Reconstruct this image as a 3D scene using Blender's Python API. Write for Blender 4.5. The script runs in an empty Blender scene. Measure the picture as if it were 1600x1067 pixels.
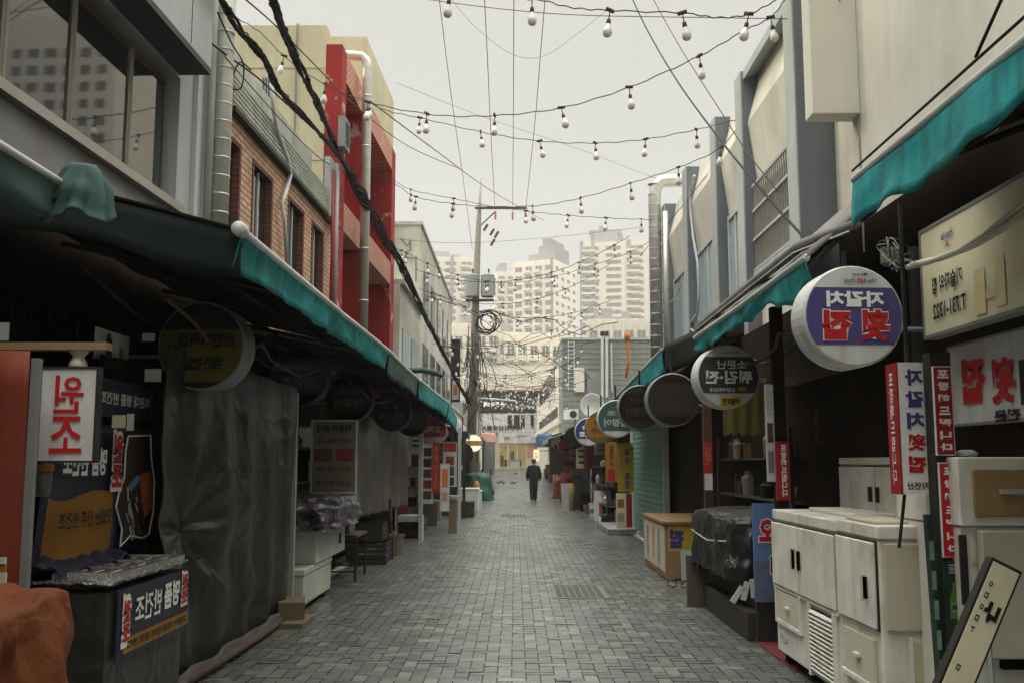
import bpy, bmesh, math, random
from mathutils import Vector, Matrix, Euler, noise
R = math.radians
rnd = random.Random(7)
scene = bpy.context.scene
COL = scene.collection

# ------------------------------------------------------------------ camera
CAMZ = 1.6
F = 35.0 / 36.0 * 1600.0
cam_data = bpy.data.cameras.new("camera")
cam = bpy.data.objects.new("camera", cam_data)
COL.objects.link(cam)
cam_data.lens = 35.0
cam_data.sensor_width = 36.0
cam_data.clip_start = 0.1
cam_data.clip_end = 3000.0
CROT = Euler((R(90 + 6.91), 0, R(0.184)), 'XYZ')
cam.location = (0, 0, CAMZ)
cam.rotation_euler = CROT
cam_data.dof.use_dof = False
scene.camera = cam
RM = CROT.to_matrix()

# ------------------------------------------------------------------ light
SUN_EL, SUN_AZ = 23.0, -74.0            # azimuth measured from +Y, minus is towards -X
world = bpy.data.worlds.new("World")
scene.world = world
world.use_nodes = True
wn, wl = world.node_tree.nodes, world.node_tree.links
wn.clear()
wout = wn.new('ShaderNodeOutputWorld')
bg = wn.new('ShaderNodeBackground')
sky = wn.new('ShaderNodeTexSky')
sky.sky_type = 'NISHITA'
sky.sun_disc = False
sky.sun_elevation = R(SUN_EL)
sky.sun_rotation = R(SUN_AZ)
sky.air_density = 1.0
sky.dust_density = 4.0
sky.ozone_density = 1.0
hs = wn.new('ShaderNodeHueSaturation')
hs.inputs['Saturation'].default_value = 0.22
wl.new(sky.outputs[0], hs.inputs['Color'])
# thin overcast veil: a pale even layer, brighter towards the zenith
tc = wn.new('ShaderNodeTexCoord')
sx = wn.new('ShaderNodeSeparateXYZ')
wl.new(tc.outputs['Generated'], sx.inputs[0])
mr = wn.new('ShaderNodeMapRange')
mr.inputs['From Min'].default_value = 0.56
mr.inputs['From Max'].default_value = 0.97
mr.inputs['To Min'].default_value = 6.4
mr.inputs['To Max'].default_value = 80.0
wl.new(sx.outputs['Z'], mr.inputs['Value'])
veil = wn.new('ShaderNodeMix'); veil.data_type = 'RGBA'; veil.blend_type = 'MULTIPLY'
veil.inputs['Factor'].default_value = 1.0
mr2 = wn.new('ShaderNodeMapRange')
mr2.inputs['From Min'].default_value = 0.0
mr2.inputs['From Max'].default_value = 0.3
mr2.inputs['To Min'].default_value = 1.42
mr2.inputs['To Max'].default_value = 1.0
wl.new(sx.outputs['Z'], mr2.inputs['Value'])
mm = wn.new('ShaderNodeMath'); mm.operation = 'MULTIPLY'
wl.new(mr.outputs[0], mm.inputs[0]); wl.new(mr2.outputs[0], mm.inputs[1])
cmb = wn.new('ShaderNodeCombineXYZ')
for k in range(3): wl.new(mm.outputs[0], cmb.inputs[k])
wl.new(cmb.outputs[0], veil.inputs[6])
veil.inputs[7].default_value = (1.03, 1.02, 0.95, 1)
mixs = wn.new('ShaderNodeMix'); mixs.data_type = 'RGBA'
mixs.inputs['Factor'].default_value = 0.86
wl.new(hs.outputs[0], mixs.inputs[6]); wl.new(veil.outputs[2], mixs.inputs[7])
wl.new(mixs.outputs[2], bg.inputs['Color'])
bg.inputs['Strength'].default_value = 0.1
wl.new(bg.outputs[0], wout.inputs['Surface'])

sun_d = bpy.data.lights.new("sun", 'SUN')
sun_d.energy = 1.15
sun_d.angle = R(11)
sun_d.color = (1.0, 0.89, 0.7)
sun = bpy.data.objects.new("sun", sun_d)
COL.objects.link(sun)
sun.location = (-60, 80, 60)
sdir = Vector((math.sin(R(SUN_AZ)) * math.cos(R(SUN_EL)), math.cos(R(SUN_AZ)) * math.cos(R(SUN_EL)), math.sin(R(SUN_EL))))
sun.rotation_euler = (-sdir).to_track_quat('-Z', 'Y').to_euler()

scene.view_settings.view_transform = 'Standard'
scene.view_settings.look = 'None'
scene.view_settings.exposure = 0.0
scene.view_settings.gamma = 1.0
scene.cycles.use_denoising = True
scene.cycles.denoiser = 'OPENIMAGEDENOISE'
scene.cycles.denoising_prefilter = 'ACCURATE'
scene.cycles.sample_clamp_indirect = 3.0
scene.cycles.max_bounces = 6
scene.cycles.volume_bounces = 0
scene.cycles.transparent_max_bounces = 8

# ------------------------------------------------------------------ picture helpers
def ray(px, py):
    v = RM @ Vector(((px - 800) / F, -(py - 533.5) / F, -1.0))
    return v.x / v.y, v.z / v.y
def at(px, py, d):
    a, b = ray(px, py)
    return Vector((a * d, d, CAMZ + b * d))
def onX(px, py, X):
    a, b = ray(px, py)
    d = X / a
    return Vector((X, d, CAMZ + b * d))
LS = 0.029
def onL(px, py, o=0.0):
    a, b = ray(px, py)
    d = (-3.6 + o) / (a - LS)
    return Vector((a * d, d, CAMZ + b * d))
def gz(y):
    return 0.0 if y < 45 else min((y - 45) * 0.0175, 1.05)
def gnd(px, py, z=0.0):
    a, b = ray(px, py)
    d = (z - CAMZ) / b
    return Vector((a * d, d, z))
def FL(d, o, z): return Vector((-3.6 + LS * d + o, d, z))      # left house fronts, o towards the alley
def FR(d, o, z): return Vector((3.0 - o, d, z))                # right house fronts

# ------------------------------------------------------------------ materials
def srgb(r, g, b):
    f = lambda c: (c / 255 / 12.92) if c / 255 <= .04045 else ((c / 255 + .055) / 1.055) ** 2.4
    return (f(r), f(g), f(b), 1)
def nn(nt, t, **k):
    n = nt.nodes.new(t)
    for a, b in k.items(): setattr(n, a, b)
    return n
def mat(name, c, v=.16, sc=5.0, rough=.75, bump=.12, metal=0.0, dirt=None, ds=1.1, da=.45, streak=False, spec=.35,
        coord=None, bsc=None, peel=None, peel_t=.6, peel_s=3.0, trans=0.0, emit=None, es=0.0, crease=0.0, crs=5.0):
    m = bpy.data.materials.new(name); m.use_nodes = True
    nt = m.node_tree; L = nt.links
    p = nt.nodes['Principled BSDF']
    p.inputs['Roughness'].default_value = rough
    p.inputs['Metallic'].default_value = metal
    p.inputs['Specular IOR Level'].default_value = spec
    c = srgb(*c)
    tcn = nn(nt, 'ShaderNodeTexCoord')
    mp = nn(nt, 'ShaderNodeMapping')
    mp.inputs['Scale'].default_value = (1, 1, .1) if streak else (1, 1, 1)
    L.new(tcn.outputs['Object'], mp.inputs[0])
    n1 = nn(nt, 'ShaderNodeTexNoise')
    n1.inputs['Scale'].default_value = sc; n1.inputs['Detail'].default_value = 5; n1.inputs['Roughness'].default_value = .65
    L.new(mp.outputs[0], n1.inputs['Vector'])
    mrn = nn(nt, 'ShaderNodeMapRange')
    mrn.inputs['From Min'].default_value = .28; mrn.inputs['From Max'].default_value = .72
    L.new(n1.outputs['Fac'], mrn.inputs['Value'])
    mx = nn(nt, 'ShaderNodeMix', data_type='RGBA')
    mx.inputs[6].default_value = tuple(x * (1 - v) for x in c[:3]) + (1,)
    mx.inputs[7].default_value = tuple(min(1, x * (1 + v)) for x in c[:3]) + (1,)
    L.new(mrn.outputs[0], mx.inputs['Factor'])
    out = mx.outputs[2]
    def thr(scale, lo, hi, amount, colour, detail=6, stretch=None):
        nonlocal out
        n2 = nn(nt, 'ShaderNodeTexNoise')
        n2.inputs['Scale'].default_value = scale; n2.inputs['Detail'].default_value = detail; n2.inputs['Roughness'].default_value = .6
        if stretch:
            m2 = nn(nt, 'ShaderNodeMapping'); m2.inputs['Scale'].default_value = stretch
            m2.inputs['Location'].default_value = (3.1, 7.7, 1.3)
            L.new(tcn.outputs['Object'], m2.inputs[0]); L.new(m2.outputs[0], n2.inputs['Vector'])
        else:
            L.new(tcn.outputs['Object'], n2.inputs['Vector'])
        r2 = nn(nt, 'ShaderNodeMapRange')
        r2.inputs['From Min'].default_value = lo; r2.inputs['From Max'].default_value = hi; r2.inputs['To Max'].default_value = amount
        L.new(n2.outputs['Fac'], r2.inputs['Value'])
        x2 = nn(nt, 'ShaderNodeMix', data_type='RGBA')
        L.new(r2.outputs[0], x2.inputs['Factor']); L.new(out, x2.inputs[6]); x2.inputs[7].default_value = srgb(*colour)
        out = x2.outputs[2]
    if peel: thr(peel_s, peel_t, peel_t + .05, .85, peel, 8)
    if dirt:
        thr(ds, .42, .75, da, dirt, 6)
        if streak: thr(ds * 3.2, .5, .78, da * .8, dirt, 4, (1, 1, .07))
    L.new(out, p.inputs['Base Color'])
    if bump:
        nb = nn(nt, 'ShaderNodeTexNoise')
        nb.inputs['Scale'].default_value = bsc or sc * 7; nb.inputs['Detail'].default_value = 3
        L.new(tcn.outputs['Object'], nb.inputs['Vector'])
        bp = nn(nt, 'ShaderNodeBump'); bp.inputs['Strength'].default_value = bump; bp.inputs['Distance'].default_value = .02
        L.new(nb.outputs['Fac'], bp.inputs['Height']); L.new(bp.outputs[0], p.inputs['Normal'])
    if crease:
        nd = nn(nt, 'ShaderNodeTexNoise'); nd.inputs['Scale'].default_value = crs * .6; nd.inputs['Detail'].default_value = 3
        L.new(tcn.outputs['Object'], nd.inputs['Vector'])
        va = nn(nt, 'ShaderNodeVectorMath', operation='MULTIPLY_ADD'); va.inputs[1].default_value = (.5, .5, .5)
        L.new(nd.outputs['Color'], va.inputs[0]); L.new(tcn.outputs['Object'], va.inputs[2])
        vo = nn(nt, 'ShaderNodeTexVoronoi', feature='DISTANCE_TO_EDGE'); vo.inputs['Scale'].default_value = crs
        L.new(va.outputs[0], vo.inputs['Vector'])
        vr = nn(nt, 'ShaderNodeMapRange'); vr.inputs['From Max'].default_value = .16
        L.new(vo.outputs['Distance'], vr.inputs['Value'])
        b2 = nn(nt, 'ShaderNodeBump'); b2.inputs['Strength'].default_value = crease; b2.inputs['Distance'].default_value = .035; b2.invert = True
        L.new(vr.outputs[0], b2.inputs['Height'])
        if bump: L.new(bp.outputs[0], b2.inputs['Normal'])
        L.new(b2.outputs[0], p.inputs['Normal'])
    rr = nn(nt, 'ShaderNodeMapRange')
    rr.inputs['To Min'].default_value = max(0, rough - .1); rr.inputs['To Max'].default_value = min(1, rough + .1)
    L.new(n1.outputs['Fac'], rr.inputs['Value']); L.new(rr.outputs[0], p.inputs['Roughness'])
    if trans: p.inputs['Transmission Weight'].default_value = trans
    if emit:
        p.inputs['Emission Color'].default_value = srgb(*emit); p.inputs['Emission Strength'].default_value = es
    return m
def brickmat(name, c1, c2, mortar, w, h, ms=.012, plane='YZ', peel=None, peel_t=.6, bump=.5, rough=.85, dirt=None):
    m = bpy.data.materials.new(name); m.use_nodes = True
    nt = m.node_tree; L = nt.links; p = nt.nodes['Principled BSDF']
    tcn = nn(nt, 'ShaderNodeTexCoord'); s = nn(nt, 'ShaderNodeSeparateXYZ'); c = nn(nt, 'ShaderNodeCombineXYZ')
    L.new(tcn.outputs['Object'], s.inputs[0])
    L.new(s.outputs['Y' if plane == 'YZ' else 'X'], c.inputs[0]); L.new(s.outputs['Z' if plane != 'XY' else 'Y'], c.inputs[1])
    b = nn(nt, 'ShaderNodeTexBrick')
    b.inputs['Color1'].default_value = srgb(*c1); b.inputs['Color2'].default_value = srgb(*c2); b.inputs['Mortar'].default_value = srgb(*mortar)
    b.inputs['Scale'].default_value = 1; b.inputs['Mortar Size'].default_value = ms
    b.inputs['Brick Width'].default_value = w; b.inputs['Row Height'].default_value = h; b.inputs['Mortar Smooth'].default_value = .2
    L.new(c.outputs[0], b.inputs['Vector'])
    out = b.outputs['Color']
    n = nn(nt, 'ShaderNodeTexNoise'); n.inputs['Scale'].default_value = 2.2; n.inputs['Detail'].default_value = 8
    L.new(tcn.outputs['Object'], n.inputs['Vector'])
    def layer(lo, hi, am, colr):
        nonlocal out
        r = nn(nt, 'ShaderNodeMapRange'); r.inputs['From Min'].default_value = lo; r.inputs['From Max'].default_value = hi; r.inputs['To Max'].default_value = am
        L.new(n.outputs['Fac'], r.inputs['Value'])
        x = nn(nt, 'ShaderNodeMix', data_type='RGBA'); L.new(r.outputs[0], x.inputs['Factor']); L.new(out, x.inputs[6]); x.inputs[7].default_value = srgb(*colr)
        out = x.outputs[2]
    if dirt: layer(.35, .75, .6, dirt)
    if peel: layer(peel_t, peel_t + .12, .8, peel)
    L.new(out, p.inputs['Base Color']); p.inputs['Roughness'].default_value = rough
    bp = nn(nt, 'ShaderNodeBump'); bp.inputs['Strength'].default_value = bump; bp.inputs['Distance'].default_value = .01; bp.invert = True
    L.new(b.outputs['Fac'], bp.inputs['Height']); L.new(bp.outputs[0], p.inputs['Normal'])
    return m
def glassmat(name, c=(30, 36, 38), rough=.03, ior=2.0):
    m = bpy.data.materials.new(name); m.use_nodes = True
    p = m.node_tree.nodes['Principled BSDF']
    p.inputs['Base Color'].default_value = srgb(*c); p.inputs['Roughness'].default_value = rough; p.inputs['IOR'].default_value = ior
    nt = m.node_tree
    n = nn(nt, 'ShaderNodeTexNoise'); n.inputs['Scale'].default_value = 1.3
    bp = nn(nt, 'ShaderNodeBump'); bp.inputs['Strength'].default_value = .03; bp.inputs['Distance'].default_value = .02
    nt.links.new(n.outputs['Fac'], bp.inputs['Height']); nt.links.new(bp.outputs[0], p.inputs['Normal'])
    return m

K = {}
K['cream'] = mat('cream_render', (214, 211, 197), .06, 3, .85, .08, dirt=(140, 134, 116), ds=.7, da=.36, streak=True)
K['cream2'] = mat('cream_paint_panel', (205, 202, 188), .05, 2, .7, .05, dirt=(160, 156, 142), ds=.8, da=.25, streak=True)
K['slate'] = mat('slate_blue_paint', (116, 122, 128), .12, 4, .8, .12, dirt=(86, 90, 96), ds=1.6, da=.4, streak=True)
K['palegrey'] = mat('pale_grey_paint', (172, 178, 174), .08, 4, .8, .08, dirt=(120, 122, 116), da=.35, streak=True)
K['clad'] = mat('grey_metal_cladding', (158, 165, 164), .06, 2, .5, .05, dirt=(110, 112, 108), ds=.9, da=.4, streak=True, spec=.5)
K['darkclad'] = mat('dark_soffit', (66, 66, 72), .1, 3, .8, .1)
K['sillgrey'] = mat('mauve_grey_render', (126, 126, 128), .12, 4, .9, .2, dirt=(96, 84, 66), ds=1.6, da=.5)
K['silltan'] = mat('tan_sill', (156, 152, 142), .1, 6, .8, .1, dirt=(110, 100, 84), da=.4)
K['bronze'] = mat('bronze_window_frame', (112, 107, 97), .1, 5, .45, .04, metal=.3)
K['darkwood'] = mat('dark_brown_frame', (70, 46, 34), .2, 8, .7, .2)
K['glass'] = glassmat('window_glass')
K['glassb'] = glassmat('blue_grey_glass', (70, 88, 96), .1, 1.5)
K['curtain_pane'] = mat('pale_blue_curtain_glass', (150, 172, 178), .12, 2, .35, .02, spec=.6, streak=True)
K['steel'] = mat('galvanised_duct', (196, 195, 187), .16, 7, .32, .05, metal=.35, dirt=(120, 110, 96), da=.4)
K['greymetal'] = mat('grey_painted_metal', (128, 130, 128), .12, 5, .55, .05, metal=.2, dirt=(84, 76, 66), da=.4)
K['whitemetal'] = mat('white_painted_tube', (196, 198, 194), .08, 6, .5, .03, dirt=(120, 112, 98), da=.45)
K['dark'] = mat('dark_steel', (38, 36, 34), .25, 6, .7, .1)
K['black'] = mat('black_cable', (26, 25, 25), .2, 12, .75, .05)
K['shadecream'] = mat('shaded_cream_print', (118, 108, 96), .12, 4, .6, .03, dirt=(80, 70, 60), da=.5)  # cream print with shade put into the colour, plus some grime
K['rust'] = mat('brown_wire', (74, 62, 50), .2, 9, .8, .05)
K['interior'] = mat('shade_dark_shutter', (22, 20, 18), .3, 3, .95, .15, dirt=(12, 10, 9), da=.6, spec=.06)  # near-black base colour carries the shade inside the stalls
K['interior2'] = mat('shade_dark_brown_board', (42, 33, 26), .3, 3, .95, .15, dirt=(15, 12, 11), da=.6, spec=.06)  # brown lowered in the base colour to carry shade under the awnings
K['brick'] = brickmat('tan_brick', (214, 172, 142), (200, 156, 126), (122, 98, 80), .23, .075, .012, dirt=(120, 96, 78))
K['brickred'] = brickmat('brown_brick', (116, 66, 44), (96, 52, 36), (66, 50, 42), .23, .075, .012)
K['spandrel'] = brickmat('faded_red_brick', (168, 78, 58), (150, 58, 46), (196, 162, 140), .2, .07, .016, peel=(200, 166, 144), peel_t=.6)
K['red'] = mat('peeling_red_paint', (148, 32, 28), .22, 5, .8, .15, dirt=(84, 16, 20), ds=1.3, da=.5, streak=True, peel=(190, 172, 160), peel_t=.6, peel_s=2.2)
K['redbrick'] = brickmat('red_painted_brick', (146, 28, 26), (128, 24, 24), (104, 20, 20), .2, .07, .012)
K['beige'] = mat('beige_render', (196, 188, 156), .06, 2, .9, .06, dirt=(136, 128, 102), ds=.6, da=.42, streak=True)
K['concrete'] = mat('ribbed_concrete', (176, 178, 168), .15, 4, .9, .25, dirt=(96, 96, 88), da=.5, streak=True)
K['oldwhite'] = mat('old_white_render', (190, 188, 176), .1, 3, .9, .12, dirt=(120, 114, 100), ds=.8, da=.5, streak=True)
K['greenwall'] = mat('grey_green_cladding', (128, 132, 126), .08, 3, .8, .06, dirt=(96, 102, 96), da=.4, streak=True)
K['teal'] = mat('teal_awning_cloth', (30, 146, 148), .3, 5, .88, .2, dirt=(20, 66, 66), ds=2.4, da=.85, streak=True)
K['teal2'] = mat('faded_teal_cloth', (52, 78, 74), .2, 6, .85, .12, dirt=(60, 66, 62), ds=1.5, da=.6)
K['darkteal'] = mat('shaded_green_cloth', (14, 26, 24), .25, 5, .9, .1)  # green darkened in the colour for the unlit awning end
K['canvas'] = mat('grey_canvas', (122, 120, 118), .18, 5, .9, .25, dirt=(80, 70, 56), ds=1.8, da=.6)
K['pavebase'] = mat('concrete_ground', (96, 94, 88), .2, 2, .9, .2, dirt=(58, 54, 50), da=.6)
K['joint'] = mat('sand_joint', (72, 73, 69), .2, 8, .95, .1)
K['iron'] = mat('cast_iron', (108, 108, 101), .2, 18, .55, .3, metal=.5)
K['offwhite'] = mat('aged_white_enamel', (224, 222, 212), .05, 3, .45, .03, dirt=(150, 122, 78), ds=2.6, da=.5, peel=(120, 84, 48), peel_t=.655, peel_s=1.8, spec=.5, streak=True)
K['offwhite2'] = mat('yellowed_enamel', (200, 194, 174), .08, 3, .5, .03, dirt=(128, 100, 58), ds=1.6, da=.5)
K['tandoor'] = mat('tan_cabinet_door', (150, 124, 84), .12, 4, .6, .06, dirt=(104, 80, 50), da=.5)
K['signwhite'] = mat('sign_white', (206, 207, 204), .04, 3, .45, .02, dirt=(128, 122, 110), ds=2.4, da=.55, streak=True)
K['signcream'] = mat('sign_cream', (222, 216, 184), .05, 3, .5, .02, dirt=(172, 154, 110), ds=1.0, da=.5)
K['signbright'] = mat('bright_sign_white', (238, 236, 230), .04, 3, .45, .02, dirt=(176, 168, 150), ds=2.4, da=.5, streak=True)
K['purple'] = mat('sign_purple', (76, 66, 118), .06, 3, .45, .02)
K['red_ink'] = mat('red_ink', (176, 26, 28), .06, 5, .5, 0)
K['redstrip'] = mat('red_sign_panel', (150, 30, 34), .08, 4, .5, .02)
K['white_ink'] = mat('white_ink', (226, 226, 222), .03, 5, .5, 0)
K['black_ink'] = mat('black_ink', (28, 27, 30), .05, 5, .5, 0)
K['navy_ink'] = mat('violet_ink', (66, 58, 120), .05, 5, .5, 0)
K['navy'] = mat('navy_vinyl', (42, 39, 62), .12, 4, .5, .06, dirt=(36, 34, 44), da=.4)
K['gold'] = mat('gold_print', (146, 100, 26), .16, 8, .55, .05)
K['yellow'] = mat('yellow_vinyl', (180, 154, 40), .1, 4, .55, .05, dirt=(140, 112, 30), da=.3)
K['olive'] = mat('olive_sign_face', (96, 88, 26), .15, 4, .6, .03)
K['greendark'] = mat('dark_green_sign_face', (52, 84, 76), .1, 4, .6, .03)
K['brownface'] = mat('dark_brown_sign_face', (32, 26, 24), .15, 4, .6, .03)
K['blackface'] = mat('charcoal_sign_face', (56, 56, 58), .1, 4, .55, .02)
K['blueface'] = mat('blue_sign_face', (50, 60, 120), .08, 4, .5, .02)
K['orange'] = mat('orange_tarpaulin', (100, 46, 8), .25, 4, .8, .3, dirt=(58, 26, 10), ds=2, da=.5, crease=.3, crs=2.6)
K['orangered'] = mat('orange_red_banner', (108, 38, 14), .14, 3, .7, .06, dirt=(74, 24, 14), da=.4)
K['vinyl'] = mat('grey_vinyl_sheet', (46, 48, 45), .25, 3, .42, .16, dirt=(40, 38, 34), ds=1.6, da=.6, spec=.5, streak=True, crease=.2, crs=2.6)
K['blacktarp'] = mat('black_tarpaulin', (19, 20, 19), .2, 4, .48, .2, dirt=(50, 47, 42), da=.3, spec=.5, crease=.45, crs=4)
K['purpletarp'] = mat('plum_tarpaulin', (62, 53, 68), .2, 4, .36, .2, spec=.6, crease=.6, crs=4)
K['clear'] = mat('dusty_plastic_sheet', (100, 95, 87), .3, 2.2, .4, .12, dirt=(70, 62, 54), ds=1.6, da=.7, spec=.6, streak=True)
K['foil'] = mat('crumpled_foil', (188, 188, 186), .2, 14, .25, .6, metal=.9)
K['styro'] = mat('white_foam', (196, 196, 188), .06, 6, .85, .12, dirt=(132, 124, 108), da=.45)
K['wood'] = mat('weathered_plywood', (142, 116, 84), .18, 4, .8, .15, dirt=(104, 78, 50), da=.5)
K['plank'] = mat('grey_brown_plank', (86, 74, 63), .22, 5, .85, .25, streak=True)
K['darkplank'] = mat('dark_wet_timber', (54, 48, 44), .22, 5, .8, .25)
K['card'] = mat('cardboard', (112, 98, 80), .12, 5, .9, .1)
K['shutgreen'] = mat('green_shutter_paint', (96, 134, 122), .12, 3, .6, .05, dirt=(66, 96, 86), da=.5, streak=True)
K['skyblue'] = mat('blue_poster_print', (92, 120, 168), .1, 3, .55, .04, streak=False)
K['seablue'] = mat('sea_poster_print', (92, 104, 130), .3, 9, .55, .04)
K['redmat'] = mat('red_floor_paint', (108, 40, 44), .2, 6, .85, .12, dirt=(60, 40, 38), da=.5)
K['bulb'] = mat('milky_bulb_glass', (206, 205, 196), .02, 3, .18, 0, spec=.6)
K['socket'] = mat('brown_black_socket', (48, 38, 32), .1, 8, .6, 0)
K['tower1'] = mat('pale_tower_paint', (226, 218, 202), .04, .05, .8, 0)
K['tower2'] = mat('warm_white_tower_paint', (238, 228, 210), .04, .05, .8, 0)
K['tower3'] = mat('cream_tower_paint', (230, 219, 200), .04, .05, .8, 0)
K['towergrey'] = mat('grey_tower_stripe', (150, 146, 146), .05, .05, .8, 0)
K['towerwin'] = mat('tower_window', (120, 122, 124), .15, .2, .25, 0, spec=.6)
K['office'] = mat('grey_beige_office', (190, 184, 168), .05, .1, .85, 0)
K['officewin'] = mat('dark_office_window', (26, 26, 33), .2, .3, .3, 0)
K['officewhite'] = mat('white_far_render', (214, 208, 194), .06, 1, .85, .05, dirt=(160, 152, 138), da=.4, streak=True)
K['poleconc'] = mat('concrete_pole', (150, 146, 132), .1, 3, .85, .1, streak=True, dirt=(104, 100, 90))
K['transf'] = mat('grey_transformer_paint', (146, 148, 144), .08, 3, .55, .04)
K['fruit_orange'] = mat('orange_pipe_paint', (182, 112, 40), .12, 5, .55, .05)
K['skin'] = mat('skin', (170, 124, 100), .05, 9, .55, .02)
K['hair'] = mat('black_hair', (24, 21, 20), .2, 30, .6, .1)
K['suit'] = mat('dark_clothes', (22, 21, 25), .15, 12, .85, .1)
K['shoe'] = mat('dark_shoes', (30, 26, 24), .1, 12, .5, .05)
K['pigeon'] = mat('pigeon_grey', (84, 84, 92), .25, 14, .7, .05)
K['blueT'] = mat('blue_tarpaulin', (62, 86, 116), .15, 4, .6, .1)
K['greenT'] = mat('green_tarpaulin', (34, 72, 64), .18, 4, .6, .15)
K['lit'] = mat('lit_shop_interior', (120, 104, 66), .7, 1.6, .7, 0, emit=(226, 200, 128), es=.2)
K['litwhite'] = mat('lit_sign_white', (240, 232, 210), .03, 4, .5, 0, emit=(255, 240, 205), es=.75)
K['litwarm'] = mat('lit_warm_rim', (240, 180, 90), .03, 4, .5, 0, emit=(255, 190, 90), es=1.2)
K['tealroof'] = mat('sheet_roof', (28, 25, 22), .2, 3, .9, .2, dirt=(30, 24, 20), da=.5, spec=.1)
K['brownroof'] = mat('rusty_sheet_roof', (66, 50, 46), .2, 3, .85, .2)
K['pinkcloth'] = mat('pink_cloth', (176, 132, 118), .1, 5, .8, .1)
K['soju'] = mat('green_bottle_print', (76, 112, 44), .12, 8, .4, .03)
K['sojud'] = mat('dark_green_poster', (30, 48, 36), .2, 7, .5, .03)
K['sojul'] = mat('pale_green_strip', (110, 138, 118), .35, 9, .5, .03)
K['food1'] = mat('food_print_brown', (84, 56, 40), .5, 16, .6, .02)
K['food2'] = mat('food_print_red', (120, 50, 36), .5, 16, .6, .02)
K['squid'] = mat('dark_print', (46, 36, 32), .6, 10, .6, .02)
K['rosy'] = mat('orange_print', (196, 108, 62), .25, 6, .6, .02)
K['porcelain'] = mat('white_porcelain', (206, 200, 178), .04, 5, .3, .02)

# pavers: one random value per brick
def pavermat():
    m = bpy.data.materials.new('paver_concrete'); m.use_nodes = True
    nt = m.node_tree; L = nt.links; p = nt.nodes['Principled BSDF']
    a = nn(nt, 'ShaderNodeAttribute'); a.attribute_name = 'rnd'
    r = nn(nt, 'ShaderNodeValToRGB')
    e = r.color_ramp.elements
    e[0].position = 0; e[0].color = srgb(104, 109, 107)
    e[1].position = 1; e[1].color = srgb(144, 147, 138)
    for q, c in ((.45, (112, 117, 113)), (.72, (117, 120, 114)), (.86, (130, 133, 125))):
        k = e.new(q); k.color = srgb(*c)
    L.new(a.outputs['Fac'], r.inputs[0])
    t = nn(nt, 'ShaderNodeTexCoord')
    n = nn(nt, 'ShaderNodeTexNoise'); n.inputs['Scale'].default_value = .55; n.inputs['Detail'].default_value = 7; n.inputs['Roughness'].default_value = .65
    L.new(t.outputs['Object'], n.inputs['Vector'])
    mrx = nn(nt, 'ShaderNodeMapRange'); mrx.inputs['From Min'].default_value = .35; mrx.inputs['From Max'].default_value = .72; mrx.inputs['To Max'].default_value = .4
    L.new(n.outputs['Fac'], mrx.inputs['Value'])
    x = nn(nt, 'ShaderNodeMix', data_type='RGBA'); L.new(mrx.outputs[0], x.inputs['Factor']); L.new(r.outputs[0], x.inputs[6]); x.inputs[7].default_value = srgb(66, 66, 60)
    n2 = nn(nt, 'ShaderNodeTexNoise'); n2.inputs['Scale'].default_value = 60; n2.inputs['Detail'].default_value = 3
    L.new(t.outputs['Object'], n2.inputs['Vector'])
    x2 = nn(nt, 'ShaderNodeMix', data_type='RGBA', blend_type='MULTIPLY'); x2.inputs['Factor'].default_value = .45
    L.new(x.outputs[2], x2.inputs[6]); L.new(n2.outputs['Fac'], x2.inputs[7])
    L.new(x2.outputs[2], p.inputs['Base Color'])
    b = nn(nt, 'ShaderNodeBump'); b.inputs['Strength'].default_value = .25; b.inputs['Distance'].default_value = .004
    L.new(n2.outputs['Fac'], b.inputs['Height']); L.new(b.outputs[0], p.inputs['Normal'])
    rr = nn(nt, 'ShaderNodeMapRange'); rr.inputs['To Min'].default_value = .17; rr.inputs['To Max'].default_value = .42
    L.new(n.outputs['Fac'], rr.inputs['Value']); L.new(rr.outputs[0], p.inputs['Roughness'])
    p.inputs['Specular IOR Level'].default_value = .6
    return m
K['paver'] = pavermat()

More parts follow.
